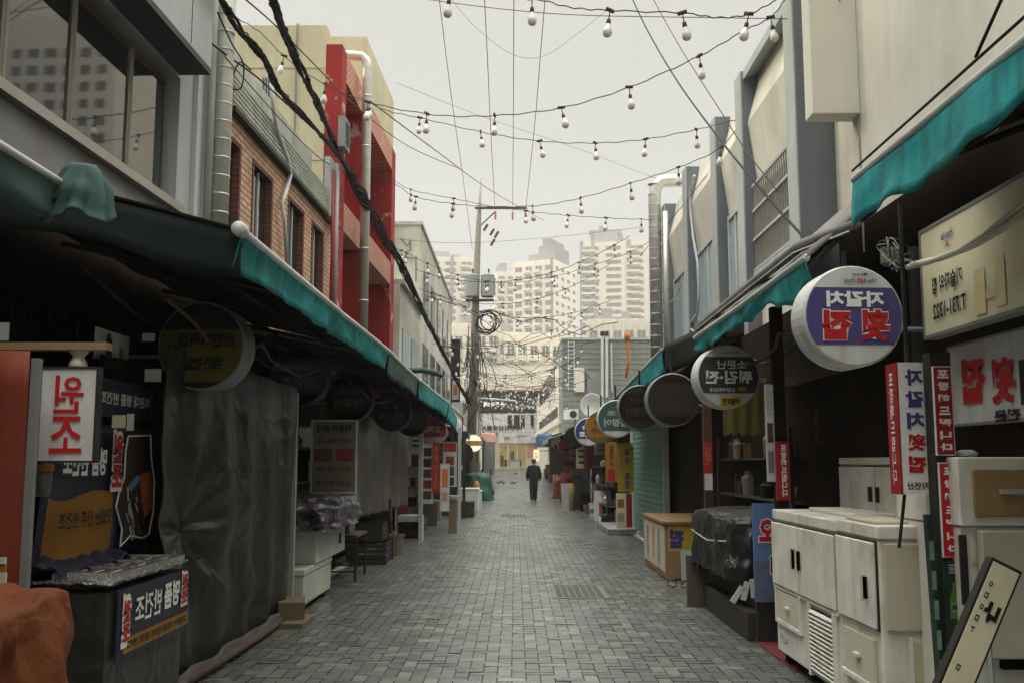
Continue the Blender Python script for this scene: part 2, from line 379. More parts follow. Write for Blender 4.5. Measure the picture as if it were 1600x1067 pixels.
# ------------------------------------------------------------------ mesh builder
ORG = {}
class MB:
    def __init__(s): s.v = []; s.f = []; s.mi = []; s.ms = []
    def m(s, k):
        k = K[k] if isinstance(k, str) else k
        if k not in s.ms: s.ms.append(k)
        return s.ms.index(k)
    def add(s, vs, fs, k):
        n = len(s.v); i = s.m(k)
        s.v += [Vector(v) for v in vs]
        for f in fs: s.f.append([n + a for a in f]); s.mi.append(i)
        return s
    def hexa(s, p, k):      # p: 4 bottom then 4 top
        return s.add(p, [(3, 2, 1, 0), (4, 5, 6, 7), (0, 1, 5, 4), (1, 2, 6, 5), (2, 3, 7, 6), (3, 0, 4, 7)], k)
    def box(s, x0, x1, y0, y1, z0, z1, k, rot=0, tilt=None):
        p = [(x0, y0, z0), (x1, y0, z0), (x1, y1, z0), (x0, y1, z0), (x0, y0, z1), (x1, y0, z1), (x1, y1, z1), (x0, y1, z1)]
        if rot or tilt:
            c = Vector(((x0 + x1) / 2, (y0 + y1) / 2, z0))
            Mx = Matrix.Rotation(rot, 3, 'Z')
            if tilt: Mx = Mx @ Matrix.Rotation(tilt[1], 3, tilt[0])
            p = [Mx @ (Vector(q) - c) + c for q in p]
        return s.hexa(p, k)
    def fbox(s, fn, d0, d1, o0, o1, z0, z1, k):
        p = [fn(d0, o0, z0), fn(d1, o0, z0), fn(d1, o1, z0), fn(d0, o1, z0), fn(d0, o0, z1), fn(d1, o0, z1), fn(d1, o1, z1), fn(d0, o1, z1)]
        return s.hexa(p, k)
    def tube(s, pts, r, k, n=6, cap=True):
        pts = [Vector(p) for p in pts]; N = len(pts); rs = r if isinstance(r, (list, tuple)) else [r] * N
        vs = []; up = None
        for i, p in enumerate(pts):
            t = (pts[min(i + 1, N - 1)] - pts[max(i - 1, 0)])
            if t.length < 1e-9: t = Vector((0, 0, 1))
            t.normalize()
            if up is None: up = Vector((0, 0, 1)) if abs(t.z) < .9 else Vector((1, 0, 0))
            a = t.cross(up)
            if a.length < 1e-6: a = t.orthogonal()
            a.normalize(); b = a.cross(t).normalized(); up = b
            for j in range(n):
                q = 2 * math.pi * j / n
                vs.append(p + (a * math.cos(q) + b * math.sin(q)) * rs[i])
        fs = []
        for i in range(N - 1):
            for j in range(n):
                fs.append((i * n + j, i * n + (j + 1) % n, (i + 1) * n + (j + 1) % n, (i + 1) * n + j))
        if cap: fs.append(tuple(range(n - 1, -1, -1))); fs.append(tuple((N - 1) * n + j for j in range(n)))
        return s.add(vs, fs, k)
    def lathe(s, c, prof, k, n=20, axis='Z'):
        c = Vector(c); vs = []
        for (r, h) in prof:
            for j in range(n):
                q = 2 * math.pi * j / n; a, b = r * math.cos(q), r * math.sin(q)
                vs.append(c + (Vector((a, b, h)) if axis == 'Z' else Vector((a, h, b)) if axis == 'Y' else Vector((h, a, b))))
        fs = []; N = len(prof)
        for i in range(N - 1):
            for j in range(n): fs.append((i * n + j, i * n + (j + 1) % n, (i + 1) * n + (j + 1) % n, (i + 1) * n + j))
        fs.append(tuple(range(n - 1, -1, -1))); fs.append(tuple((N - 1) * n + j for j in range(n)))
        return s.add(vs, fs, k)
    def grid(s, fn, nu, nv, k):
        vs = [fn(i / nu, j / nv) for j in range(nv + 1) for i in range(nu + 1)]
        fs = [(j * (nu + 1) + i, j * (nu + 1) + i + 1, (j + 1) * (nu + 1) + i + 1, (j + 1) * (nu + 1) + i) for j in range(nv) for i in range(nu)]
        return s.add(vs, fs, k)
    def prism(s, poly, a0, a1, k, axis='Y'):   # poly in the two other axes
        mk = {'Y': lambda p, a: (p[0], a, p[1]), 'X': lambda p, a: (a, p[0], p[1]), 'Z': lambda p, a: (p[0], p[1], a)}[axis]
        n = len(poly)
        vs = [mk(p, a0) for p in poly] + [mk(p, a1) for p in poly]
        fs = [tuple(range(n - 1, -1, -1)), tuple(range(n, 2 * n))] + [(i, (i + 1) % n, n + (i + 1) % n, n + i) for i in range(n)]
        return s.add(vs, fs, k)
    def quad(s, C, u, v, w, h, k, off=0.0, t=0.0):   # a panel centred at C
        n = u.cross(v)
        a, b = u * w / 2, v * h / 2; c = C + n * off
        if not t: return s.add([c - a - b, c + a - b, c + a + b, c - a + b], [(0, 1, 2, 3)], k)
        p = [c - a - b - n * t, c + a - b - n * t, c + a - b, c - a - b]
        return s.hexa(p + [q + b * 2 for q in p], k)
    def build(s, name, parent=None, loc=None, smooth=False, bevel=0, solid=0, label=None):
        me = bpy.data.meshes.new(name)
        if parent is not None: o_ = ORG[parent]
        elif loc is not None: o_ = Vector(loc)
        else:
            xs = [v.x for v in s.v]; ys = [v.y for v in s.v]; zs = [v.z for v in s.v]
            o_ = Vector(((min(xs) + max(xs)) / 2, (min(ys) + max(ys)) / 2, min(zs)))
        me.from_pydata([v - o_ for v in s.v], [], s.f)
        for mm in s.ms: me.materials.append(mm)
        me.polygons.foreach_set('material_index', s.mi)
        if smooth: me.polygons.foreach_set('use_smooth', [True] * len(s.f))
        me.update()
        o = bpy.data.objects.new(name, me); COL.objects.link(o)
        if parent is not None: o.parent = parent
        else: o.location = o_
        ORG[o] = o_
        if solid:
            q = o.modifiers.new('thickness', 'SOLIDIFY'); q.thickness = solid; q.offset = 0
        if bevel:
            q = o.modifiers.new('edge', 'BEVEL'); q.width = bevel; q.segments = 2; q.limit_method = 'ANGLE'; q.angle_limit = R(40)
        if label: o['label'] = label
        return o
def thing(name, label, cat, loc, group=None, kind=None):
    o = bpy.data.objects.new(name, None); COL.objects.link(o)
    o.empty_display_size = .1
    o.location = loc; ORG[o] = Vector(loc)
    return tag(o, label, cat, group, kind)
def tag(o, label, cat=None, group=None, kind=None):
    if label: o['label'] = label
    if cat: o['category'] = cat
    if group: o['group'] = group
    if kind: o['kind'] = kind
    return o
def dup(o, loc=None, parent=None, label=None, group=None, rz=None, scale=None):
    c = o.copy(); COL.objects.link(c)
    if parent is not None: c.parent = parent
    if loc is not None: c.location = loc
    if rz is not None: c.rotation_euler = (c.rotation_euler.x, c.rotation_euler.y, rz)
    if scale is not None: c.scale = scale
    if label: c['label'] = label
    if group: c['group'] = group
    for ch in list(o.children): dup(ch, None, c)
    return c
UX, UY, UZ = Vector((1, 0, 0)), Vector((0, 1, 0)), Vector((0, 0, 1))

# writing (the photograph is flipped, so every sign in it reads mirrored)
_txt = {}
def glyphs(body, bold):
    key = (body, bold)
    if key in _txt: return _txt[key]
    cu = bpy.data.curves.get('t') or bpy.data.curves.new('t', 'FONT')
    cu.body = body; cu.size = 1; cu.resolution_u = 2
    cu.offset = bold; cu.align_x = 'CENTER'; cu.space_line = 1.0
    ob = bpy.data.objects.new('t', cu)
    me = bpy.data.meshes.new_from_object(ob)
    vs = [(v.co.x, v.co.y) for v in me.vertices]; fs = [tuple(p.vertices) for p in me.polygons]
    bpy.data.objects.remove(ob); bpy.data.meshes.remove(me)
    x0 = min(v[0] for v in vs); x1 = max(v[0] for v in vs); y0 = min(v[1] for v in vs); y1 = max(v[1] for v in vs)
    out = [((a - x0) / (x1 - x0) - .5, (b - y0) / (y1 - y0) - .5) for a, b in vs], fs
    _txt[key] = out
    return out
def write(mb, body, C, u, v, w, h, k, bold=.03, off=.004, rot=0.0):
    vs, fs = glyphs(body, bold)
    n = u.cross(v); C = Vector(C) + n * off
    if rot: u, v = u * math.cos(rot) + v * math.sin(rot), v * math.cos(rot) - u * math.sin(rot)
    mb.add([C - u * (a * w) + v * (b * h) for a, b in vs], fs, k)
def outlined(mb, body, C, u, v, w, h, k, ko, bold=.05, off=.004, grow=.06):
    write(mb, body, C, u, v, w * (1 + grow), h * (1 + grow), ko, bold + .045, off)
    write(mb, body, C, u, v, w, h, k, bold, off + .003)
# ================================================================== SETTING
g = MB()
ys = [-40, 0, 20, 45] + [45 + i * 6 for i in range(1, 11)] + [200, 480]
vs = []; fs = []
for y in ys:
    for x in (-300, -20, 20, 300): vs.append((x, y, gz(y) - .02))
for i in range(len(ys) - 1):
    for j in range(3): fs.append((i * 4 + j, i * 4 + j + 1, i * 4 + j + 5, i * 4 + j + 4))
g.add(vs, fs, 'pavebase')
o = g.build('ground', loc=(0, 0, 0)); o['kind'] = 'structure'

def paving(x0, x1, y0, y1):
    U = .108; gap = .0045
    V = []; Fc = []; val = []
    nx = int((x1 - x0) / U); ny = int((y1 - y0) / U)
    for r in range(-1, ny):
        for q in range(nx):
            k = (q + r) % 4
            if k == 0 and q < nx - 1: a, b, c, d = q, q + 2, r, r + 1
            elif k == 2: a, b, c, d = q, q + 1, r, r + 2
            else: continue
            X0, X1, Y0, Y1 = x0 + a * U + gap, x0 + b * U - gap, y0 + c * U + gap, y0 + d * U - gap
            n = len(V); h = rnd.uniform(-.0015, .0015); t = rnd.uniform(-.0016, .0016); t2 = rnd.uniform(-.0016, .0016)
            V += [(X0, Y0, gz(Y0) + h - t - t2), (X1, Y0, gz(Y0) + h + t - t2), (X1, Y1, gz(Y1) + h + t + t2), (X0, Y1, gz(Y1) + h - t + t2)]
            Fc.append((n, n + 1, n + 2, n + 3)); val.append(rnd.random())
    return V, Fc, val
V, Fc, val = paving(-2.62, 2.62, 1.0, 102)
me = bpy.data.meshes.new('paving')
V2 = [(-2.64, 1, -.012), (2.64, 1, -.012), (2.64, 45, -.012), (-2.64, 45, -.012), (2.64, 102, gz(102) - .012), (-2.64, 102, gz(102) - .012)]
n = len(V)
me.from_pydata(V + V2, [], Fc + [(n, n + 1, n + 2, n + 3), (n + 3, n + 2, n + 4, n + 5)])
me.materials.append(K['paver']); me.materials.append(K['joint'])
me.polygons[len(Fc)].material_index = 1; me.polygons[len(Fc) + 1].material_index = 1
at_ = me.attributes.new('rnd', 'FLOAT', 'FACE'); at_.data.foreach_set('value', val + [0, 0])
o = bpy.data.objects.new('road', me); COL.objects.link(o); o['kind'] = 'structure'

b = MB(); b.box(2.15, 3.3, 7.9, 9.24, -.02, .014, 'redmat'); o = b.build('pavement'); o['kind'] = 'structure'
for sx_, nm in ((-1, 'kerb'), (1, 'kerb')):
    b = MB()
    y = 4.0
    while y < 60:
        x = sx_ * 2.66
        b.hexa([(x - .05, y, gz(y) - .02), (x + .05, y, gz(y) - .02), (x + .05, y + .98, gz(y + 1) - .02), (x - .05, y + .98, gz(y + 1) - .02),
                (x - .05, y, gz(y) + .018), (x + .05, y, gz(y) + .018), (x + .05, y + .98, gz(y + 1) + .018), (x - .05, y + .98, gz(y + 1) + .018)], 'concrete')
        y += 1
    o = b.build(nm); o['kind'] = 'structure'

def manhole(cx, cy, w, l, label):
    r = thing('manhole_cover', label, 'manhole', (cx, cy, 0))
    b = MB(); q = .1
    pts = []
    for (sx_, sy_, a0) in ((1, 1, 0), (-1, 1, 90), (-1, -1, 180), (1, -1, 270)):
        for k in range(5):
            a = R(a0 + k * 22.5); pts.append((cx + sx_ * (w / 2 - q) + q * math.cos(a), cy + sy_ * (l / 2 - q) + q * math.sin(a)))
    b.prism(pts, -.015, .008, 'iron', 'Z'); b.build('frame', r)
    b = MB()
    nx, ny = 7, 22
    for i in range(nx):
        for j in range(ny):
            x = cx - w * .42 + w * .84 * (i + .5) / nx; y = cy - l * .44 + l * .88 * (j + .5) / ny
            b.box(x - w * .045, x + w * .045, y - l * .009, y + l * .009, .007, .016, 'iron')
    b.build('lid', r)
manhole(.78, 12.7, .68, 1.3, 'large cast iron manhole cover with ribbed lid near the plywood box')
manhole(-.05, 30.5, .9, 1.5, 'distant dark drain cover flat in the middle of the paving')

# ================================================================== LEFT HOUSES
def P3(px, py, o=0): p = onL(px, py, o); return p.y, p.z
# --- grey metal clad house
dA = P3(350, 300)[0]
wb = P3(275, 318)[1]; wt = P3(275, 125)[1]; dw = P3(275, 220)[0]; dm2 = P3(200, 200, -.11)[0]; dm1 = P3(109, 150, -.11)[0]; dm0 = P3(4, 80, -.11)[0]
house = thing('metal_clad_house', 'grey metal clad house with wide upper windows reflecting an office tower', 'house', FL(8, 0, 0))
b = MB()
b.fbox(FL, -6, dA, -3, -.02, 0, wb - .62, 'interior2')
b.fbox(FL, -6, dA, -3, 0, wb - .62, wb - .06, 'sillgrey')
b.fbox(FL, dw + .05, dA, -3, 0, wb - .06, 9, 'clad')
b.fbox(FL, -6, dw + .05, -3, 0, wt + .05, 9, 'clad')
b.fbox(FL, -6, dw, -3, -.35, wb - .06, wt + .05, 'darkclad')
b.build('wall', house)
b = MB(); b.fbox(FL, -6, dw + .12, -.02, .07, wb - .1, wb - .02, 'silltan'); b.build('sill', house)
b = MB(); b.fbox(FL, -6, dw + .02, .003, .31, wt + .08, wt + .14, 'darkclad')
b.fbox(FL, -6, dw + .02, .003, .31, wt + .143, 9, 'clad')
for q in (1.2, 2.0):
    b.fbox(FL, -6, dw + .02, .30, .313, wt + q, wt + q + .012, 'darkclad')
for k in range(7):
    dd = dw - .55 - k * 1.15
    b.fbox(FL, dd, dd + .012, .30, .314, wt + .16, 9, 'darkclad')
b.build('overhang', house)
for i, (a0, a1) in enumerate(((3.0, dm0), (dm0, dm1), (dm1, dm2), (dm2, dw))):
    b = MB(); b.fbox(FL, a0 + .05, a1 - .05, -.14, -.12, wb, wt, 'glass'); b2 = MB()
    f = MB()
    for (q0, q1) in ((a0, a0 + .04), (a1 - .04, a1)): f.fbox(FL, q0, q1, -.125, -.105, wb, wt, 'bronze')
    for k in range(3): f.fbox(FL, a0 + .006 + k * .012, a0 + .011 + k * .012, -.105, -.099, wb, wt, 'silltan')
    f.fbox(FL, a0 + .042, a1 - .042, -.125, -.11, wb, wb + .05, 'bronze'); f.fbox(FL, a0 + .042, a1 - .042, -.125, -.11, wt - .05, wt, 'darkwood')
    w = f.build('window', house); ORG[w] = ORG[house]
    b.build('pane', w)
for k, q in enumerate((dw + .42, dw + .75, dw + .98)):
    b = MB(); b.fbox(FL, q, q + .1, .002, .05, wb - .3, 8.8, 'palegrey'); b.build('wall_rib', house)
for (px, o_, k, r, nm, lb) in ((344, .14, 'steel', .105, 'silver_duct', 'tall jointed silver duct up the corner of the grey metal house'),):
    p = onL(px, 250, o_)
    b = MB(); b.tube([(p.x, p.y, wb - 1.0), (p.x, p.y, 9)], r, k, 14)
    for i in range(28): b.tube([(p.x, p.y, wb - .9 + i * .2), (p.x, p.y, wb - .885 + i * .2)], r + .006, k, 14)
    tag(b.build(nm, smooth=True), lb, 'duct')
p = onL(326, 250, .06)
b = MB(); b.tube([(p.x, p.y, wb - 1.0), (p.x, p.y, 9)], .045, 'palegrey', 10); tag(b.build('drain_pipe', smooth=True), 'thin pale drain pipe beside the silver duct on the grey house', 'pipe')

# --- tan brick house
dB0 = dA + .01; dB1 = P3(529, 340)[0]
zB = P3(379, 200)[1]; zB2 = P3(362, 110)[1]; zB3 = P3(362, 68)[1]; zwt = P3(425, 279)[1]
hb = thing('brick_house', 'tan brick house with four dark upper windows and ribbed grey parapet', 'house', FL(14, 0, 0))
b = MB()
wins = [(P3(352, 280)[0], P3(375, 280)[0]), (P3(393, 300)[0], P3(425, 320)[0]), (P3(449, 350)[0], P3(474, 370)[0]), (P3(486, 380)[0], P3(505, 390)[0])]
zs0 = 3.2
cur = dB0
for (a0, a1) in wins:
    if a0 > cur: b.fbox(FL, cur, a0, -.1, 0, zs0, zwt, 'brick')
    cur = a1
b.fbox(FL, cur, dB1, -.1, 0, zs0, zwt, 'brick')
b.fbox(FL, dB0, dB1, -.1, 0, zwt, zB, 'brick')
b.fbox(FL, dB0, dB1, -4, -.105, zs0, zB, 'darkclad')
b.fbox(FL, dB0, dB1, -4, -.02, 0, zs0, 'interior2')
b.build('wall', hb)
for a0, a1 in wins:
    f = MB()
    f.fbox(FL, a1 - .07, a1, -.098, .012, zs0, zwt, 'brickred'); f.fbox(FL, a0, a0 + .05, -.098, .012, zs0, zwt, 'brickred')
    f.fbox(FL, a0 + .05, a1 - .07, -.098, .01, zwt - .06, zwt, 'darkwood')
    w = f.build('window', hb); ORG[w] = ORG[hb]
    q = MB(); q.fbox(FL, a0 + .05, a1 - .07, -.1, -.07, zs0, zwt - .06, 'glass'); q.build('pane', w)
    q = MB(); q.fbox(FL, (a0 + a1) / 2 - .02, (a0 + a1) / 2 + .02, -.069, -.05, zs0, zwt - .06, 'palegrey'); q.build('mullion', w)
b = MB()
b.fbox(FL, dB0, dB1 - .3, -.5, .10, zB, zB + .06, 'dark')
for i in range(14):
    z0 = zB + .06 + i * (zB2 - zB - .06) / 14
    o1 = .06 - .05 * i / 14
    b.fbox(FL, dB0, dB1 - .3, -.5, o1 + (.0 if i % 2 else .02), z0, z0 + (zB2 - zB - .06) / 14, 'concrete')
b.fbox(FL, dB0, dB1 - 1.9, -.6, -.04, zB2, zB3, 'concrete')
b.build('parapet', hb)
b = MB(); p0 = [onL(x, y, .08) for x, y in ((424, 130), (427, 170), (432, 200), (450, 250), (454, 275), (447, 300), (440, 318), (445, 350), (448, 410))]
b.tube(p0, .028, 'whitemetal', 7); tag(b.build('white_hose', smooth=True), 'white flexible hose dangling down the tan brick house', 'hose')
d0, z0 = P3(504, 340); d1, _ = P3(519, 250); z1 = P3(512, 252)[1]
b = MB(); b.fbox(FL, d0, d1, .01, .1, z0, z1, 'greymetal')
for i in range(22): b.fbox(FL, d0 - .012, d1 + .01, .02, .112, z0 + .04 + i * (z1 - z0 - .06) / 22, z0 + .075 + i * (z1 - z0 - .06) / 22, 'palegrey')
tag(b.build('louvred_vent'), 'tall grey louvred vent box between the brick house and red house', 'vent')
p = onL(524, 400, .18)
b = MB(); b.tube([(p.x, p.y, 3.0), (p.x, p.y, P3(527, 280)[1])], .042, 'greymetal', 9); tag(b.build('downpipe', smooth=True), 'grey downpipe between the louvred vent and the red house', 'pipe')
p = onL(517, 400, .12)
b = MB(); b.tube([(p.x, p.y, 3.0), (p.x + .02, p.y + .02, 5.0), (p.x, p.y, P3(519, 280)[1])], .03, 'redstrip', 7); tag(b.build('thin_pipe', smooth=True), 'thin rusty red pipe next to the pale downpipe', 'pipe')

# --- red house
dC0 = dB1 + .02; dC1 = P3(616, 400)[0]
zC = P3(529, 57)[1]; zS0 = P3(534, 362)[1]; zS1 = P3(534, 312)[1]; zT0 = P3(616, 272)[1]
zS = zS1 - .52
rc = thing('red_house', 'tall house with peeling red frame, faded brick bands and beige side wall', 'house', FL(20, 0, 0))
b = MB()
b.fbox(FL, dC0, dC1 - .02, -9, -1.1, 0, zC + .1, 'beige')
b.fbox(FL, dC0 - .02, dC0 + .3, -9, -.29, 0, zC + .35, 'beige')
b.fbox(FL, dC0 + 2.6, dC1 - .1, -7, -1.0, zC + .1, zC + 1.3, 'beige')
b.fbox(FL, dC0 + 2.6, dC1 - .1, -1.0, -.05, zC + .03, zC + 1.3, 'beige')
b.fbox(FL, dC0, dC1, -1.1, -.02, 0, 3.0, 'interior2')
b.build('wall', rc)
b = MB()
b.fbox(FL, dC0 + .3, dC1 - .02, -1.08, -1.0, 3.0, zC, 'redbrick')
b.build('recess', rc)
for (px, py) in ((0, 0),):
    yb = dC0 - .02
    a_, c_ = at(411, 123, yb - .03), at(427, 151, yb - .03)
    f = MB(); f.box(a_.x, c_.x, yb - .05, yb - .002, c_.z, a_.z, 'glassb')
    for k in range(5): q_ = a_.x + (c_.x - a_.x) * k / 4; f.box(q_ - .008, q_ + .008, yb - .075, yb - .052, c_.z - .03, a_.z + .03, 'silltan')
    f.build('barred_window', rc)
    f = MB()
    for z_ in (6.9, 8.6): f.box(-7.5, FL(yb, -.3, 0).x, yb - .012, yb - .001, z_, z_ + .03, 'beige')
    for x_ in (-4.3, -5.4): f.box(x_, x_ + .02, yb - .01, yb - .0005, 6.0, zC + .3, 'beige')
    f.tube([(-3.9, yb - .06, zC + .35), (-3.9, yb - .06, 6.4)], .02, 'greymetal', 5)
    f.build('wall_joint', rc)
mid = P3(567, 300)[0]
for (a0, a1) in ((dC0, dC0 + .42), (mid - .15, mid + .35), (dC1 - .55, dC1)):
    b = MB(); b.fbox(FL, a0, a1, -1.0, 0, 3.0, zC, 'red'); b.build('pillar', rc)
for (z0, z1) in ((zS, zS1), (zT0, zC)):
    for (a0, a1) in ((dC0 + .42, mid - .15), (mid + .35, dC1 - .55)):
        b = MB(); b.fbox(FL, a0, a1, -.45, -.003, z0, z1, 'spandrel'); b.build('brick_band', rc)
for (a0, a1, z0, z1) in ((mid + .55, mid + 1.25, 6.5, 7.7), (mid + .5, mid + 1.3, 3.7, 5.0), (dC0 + .55, dC0 + 1.1, 3.6, 5.0), (dC0 + .6, dC0 + 1.2, 6.6, 7.7)):
    f = MB(); f.fbox(FL, a0, a1, -1.0, -.86, z0, z1, 'greymetal'); w = f.build('window', rc); ORG[w] = ORG[rc]
    q = MB(); q.fbox(FL, a0 + .06, (a0 + a1) / 2 - .02, -.859, -.845, z0 + .06, z1 - .06, 'curtain_pane'); q.fbox(FL, (a0 + a1) / 2 + .02, a1 - .06, -.859, -.845, z0 + .06, z1 - .06, 'curtain_pane'); q.build('pane', w)
p = onL(571, 300, .2); zt = onL(577, 92, .2).z
b = MB(); b.tube([(p.x, p.y, 2.9), (p.x, p.y, zt - .3), (p.x - .03, p.y, zt - .1), (p.x - .12, p.y, zt - .02), (p.x - .3, p.y, zt), (p.x - .9, p.y - .05, zt)], .09, 'steel', 14)
for i in range(6): b.tube([(p.x, p.y, 3.6 + i), (p.x, p.y, 3.63 + i)], .096, 'steel', 14)
tag(b.build('silver_chimney_duct', smooth=True), 'shiny silver duct running up the front of the red house', 'duct')
p = onL(531, 200, .2)
b = MB(); p1 = onL(533, 190, .05)
b.fbox(FL, p1.y, p1.y + .45, .0, .12, p1.z - .45, p1.z + .1, 'greymetal'); b.fbox(FL, p1.y + .08, p1.y + .37, .12, .128, p1.z - .38, p1.z + .03, 'dark')
tag(b.build('wall_box'), 'grey metal box on the front of the red house behind the cables', 'box')

# --- cream houses beyond
hd = thing('low_cream_house', 'low cream house with slanting rows of windows beyond the red house', 'house', (-3.6, 27, 0))
q0, q1 = 24.3, 29.6; xf = -2.85
zD = onX(612, 452, xf - .3).z
b = MB(); b.box(-7, xf, q0, q1, 0, zD, 'oldwhite'); b.box(-7, xf + .12, q0, q1, zD, zD + .12, 'concrete'); b.build('wall', hd)
for (a, c) in ((q0 + .5, q0 + 2.2), (q0 + 2.7, q0 + 4.7)):
    f = MB(); f.box(xf - .01, xf + .03, a, c, 3.5, 4.95, 'silltan'); w = f.build('window', hd); ORG[w] = ORG[hd]
    q = MB(); t = (c - a) / 3
    for k in range(3): q.box(xf + .031, xf + .04, a + .05 + k * t, a + t - .02 + k * t, 3.56, 4.9, 'curtain_pane'); q.build('pane', w) if k == 2 else None
hd = thing('tall_cream_house', 'tall cream house with cracked plain side wall', 'house', (-4, 37, 0))
zD = onX(655, 346, -2.9).z
b = MB(); b.box(-8, -2.9, 29.9, 45, 0, zD, 'oldwhite'); b.box(-8, -2.84, 29.85, 45, zD, zD + .1, 'concrete')
b.build('wall', hd)
for k in range(5):
    for z0 in (3.9, 6.2):
        f = MB(); a = 31 + k * 2.7; f.box(-2.91, -2.86, a, a + 1.6, z0, z0 + 1.4, 'greymetal'); w = f.build('window', hd); ORG[w] = ORG[hd]
        q = MB(); q.box(-2.859, -2.85, a + .06, a + .78, z0 + .06, z0 + 1.34, 'glassb'); q.box(-2.859, -2.85, a + .82, a + 1.54, z0 + .06, z0 + 1.34, 'glassb'); q.build('pane', w)
b = MB()
pts = [onX(627, 0, -3.3)]
for poly in (((626, 372), (632, 380), (637, 384), (640, 378)), ((641, 375), (641, 392), (634, 393), (634, 408)), ((620, 402), (648, 404)), ((650, 400), (650, 440))):
    b.tube([Vector((at(x, y, 29.87).x, 29.87, at(x, y, 29.87).z)) for x, y in poly], .012, 'dark', 5)
tag(b.build('wall_cable'), 'loose cable stapled across the blank side of the tall cream house', 'cable')

# low left houses behind far stalls
for i, (y0, y1, h, mt, lb) in enumerate(((46, 60, 4.3, 'oldwhite', 'plain off-white house behind the utility pole'), (60.2, 78, 5.2, 'greenwall', 'grey rendered house between the off-white house and the last cream house'), (78.2, 97, 5.6, 'cream', 'cream house next to the end building with the lit shop'))):
    h_ = thing('plain_house', lb, 'house', (-5, (y0 + y1) / 2, gz(y0)))
    b = MB(); b.box(-10, -3.2, y0, y1, gz(y0) - .1, h, mt); b.box(-10.1, -3.1, y0, y1, h, h + .12, 'concrete'); b.build('wall', h_)
    for k in range(3):
        a = y0 + 1.5 + k * (y1 - y0) / 3.4
        f = MB(); f.box(-3.21, -3.16, a, a + 1.8, h - 1.6, h - .5, 'glassb'); f.build('window', h_)

# ================================================================== RIGHT HOUSES
rh = thing('cream_panel_house', 'long cream house with slate blue fins, window grille and folded wall panels', 'house', (3.2, 15, 0))
zTop = onX(1162, 105, 2.97).z
fins = [onX(1250, 330, 2.97).y, onX(1162, 250, 2.97).y, onX(1120, 300, 2.97).y, onX(1074, 350, 2.97).y, onX(1040, 400, 2.97).y]
fin_d = .36
XW = 3.15
b = MB()
b.box(3.36, 9, -4, fins[0] - .01, 3.9, 11, 'cream'); b.box(3.36, 9, -4, fins[0] - .01, 3.2, 3.899, 'interior2')  # dark strip below the cream: awning shade put into the wall colour
b.box(2.9, 9, -4, fins[-1] + 4, 0, 3.19, 'interior2')
zb = 3.2
bulge = onX(1080, 323, 3.05).z; low = onX(1093, 397, XW).z
prof = [(XW, zb), (XW, low), (3.035, bulge), (3.16, zTop - .25), (3.2, zTop), (4.6, zTop + .35), (9, zTop + .35), (9, zb)]
for i in range(len(fins)):
    y0 = fins[i] + fin_d; y1 = fins[i + 1] if i + 1 < len(fins) else fins[i] + 2.6
    pr = prof
    if i == 4: pr = [(XW, zb), (XW, zTop - .6), (9, zTop - .6), (9, zb)]
    b.prism([(p[0], p[1]) for p in pr], y0, y1, 'cream', 'Y')
b.build('wall', rh)
for i, y in enumerate(fins):
    f = MB(); zt = 11 if i == 0 else zTop
    f.box(2.972, 3.45 if i else 3.52, y, y + fin_d, 3.2, zt, 'slate')
    f.box(2.955, 2.972, y + .001, y + fin_d - .001, 3.2, zt, 'palegrey'); f.build('fin', rh)  # paler sheet puts the light on the alley side into the colour
b = MB(); y0 = fins[0] + fin_d; y1 = fins[1]
b.add([(2.99, y0, zTop - .75 + .75), (2.99, y1, zTop), (3.5, y1, zTop + .25), (3.5, y0, zTop + .25), (2.99, y0, zTop - .12), (2.99, y1, zTop - .12), (3.5, y1, zTop + .1), (3.5, y0, zTop + .1)],
      [(0, 1, 2, 3), (7, 6, 5, 4), (0, 4, 5, 1), (1, 5, 6, 2), (2, 6, 7, 3), (3, 7, 4, 0)], 'palegrey')
b.build('coping', rh)
# grille
gy0, gy1 = fins[0] + fin_d + .12, fins[1] - .05
gz0 = onX(1240, 383, 3.14).z; gz1 = onX(1240, 230, 3.14).z
b = MB()
for i in range(21):
    y = gy0 + (gy1 - gy0) * i / 20
    b.box(3.075, 3.09, y - .009, y + .009, gz0, gz1, 'silltan')
for z in (gz0, gz0 + (gz1 - gz0) * .36, gz0 + (gz1 - gz0) * .7, gz1):
    b.box(3.055, 3.0745, gy0 - .03, gy1 + .03, z - .018, z + .018, 'palegrey')
gr_ = b.build('window_grille', rh)
b = MB(); b.box(XW - .01, XW - .002, gy0, gy1, gz0, gz1 - .06, 'sillgrey'); b.build('grille_window', rh)
b = MB(); b.box(3.05, XW, gy0 - .1, gy1 + .04, gz0 - .12, gz0 - .03, 'palegrey'); b.build('sill', rh)
for i in (1, 2, 3):
    a, c = fins[i] + fin_d + .18, fins[i + 1] - .06
    if i == 1: a = c - .9
    f = MB(); z0, z1 = 3.75, low + .02
    f.box(XW - .05, XW, a, a + .07, z0, z1, 'whitemetal'); f.box(XW - .05, XW, c - .07, c, z0, z1, 'whitemetal')
    f.box(XW - .05, XW, a + .071, c - .071, z1 - .07, z1, 'whitemetal'); f.box(XW - .1, XW, a, c, z0 - .09, z0 - .002, 'whitemetal')
    f.box(XW - .04, XW, (a + c) / 2 - .03, (a + c) / 2 + .03, z0, z1 - .07, 'whitemetal')
    w = f.build('window', rh); ORG[w] = ORG[rh]
    q = MB(); q.box(XW - .02, XW - .004, a + .07, c - .07, z0, z1 - .07, 'curtain_pane'); q.build('pane', w)
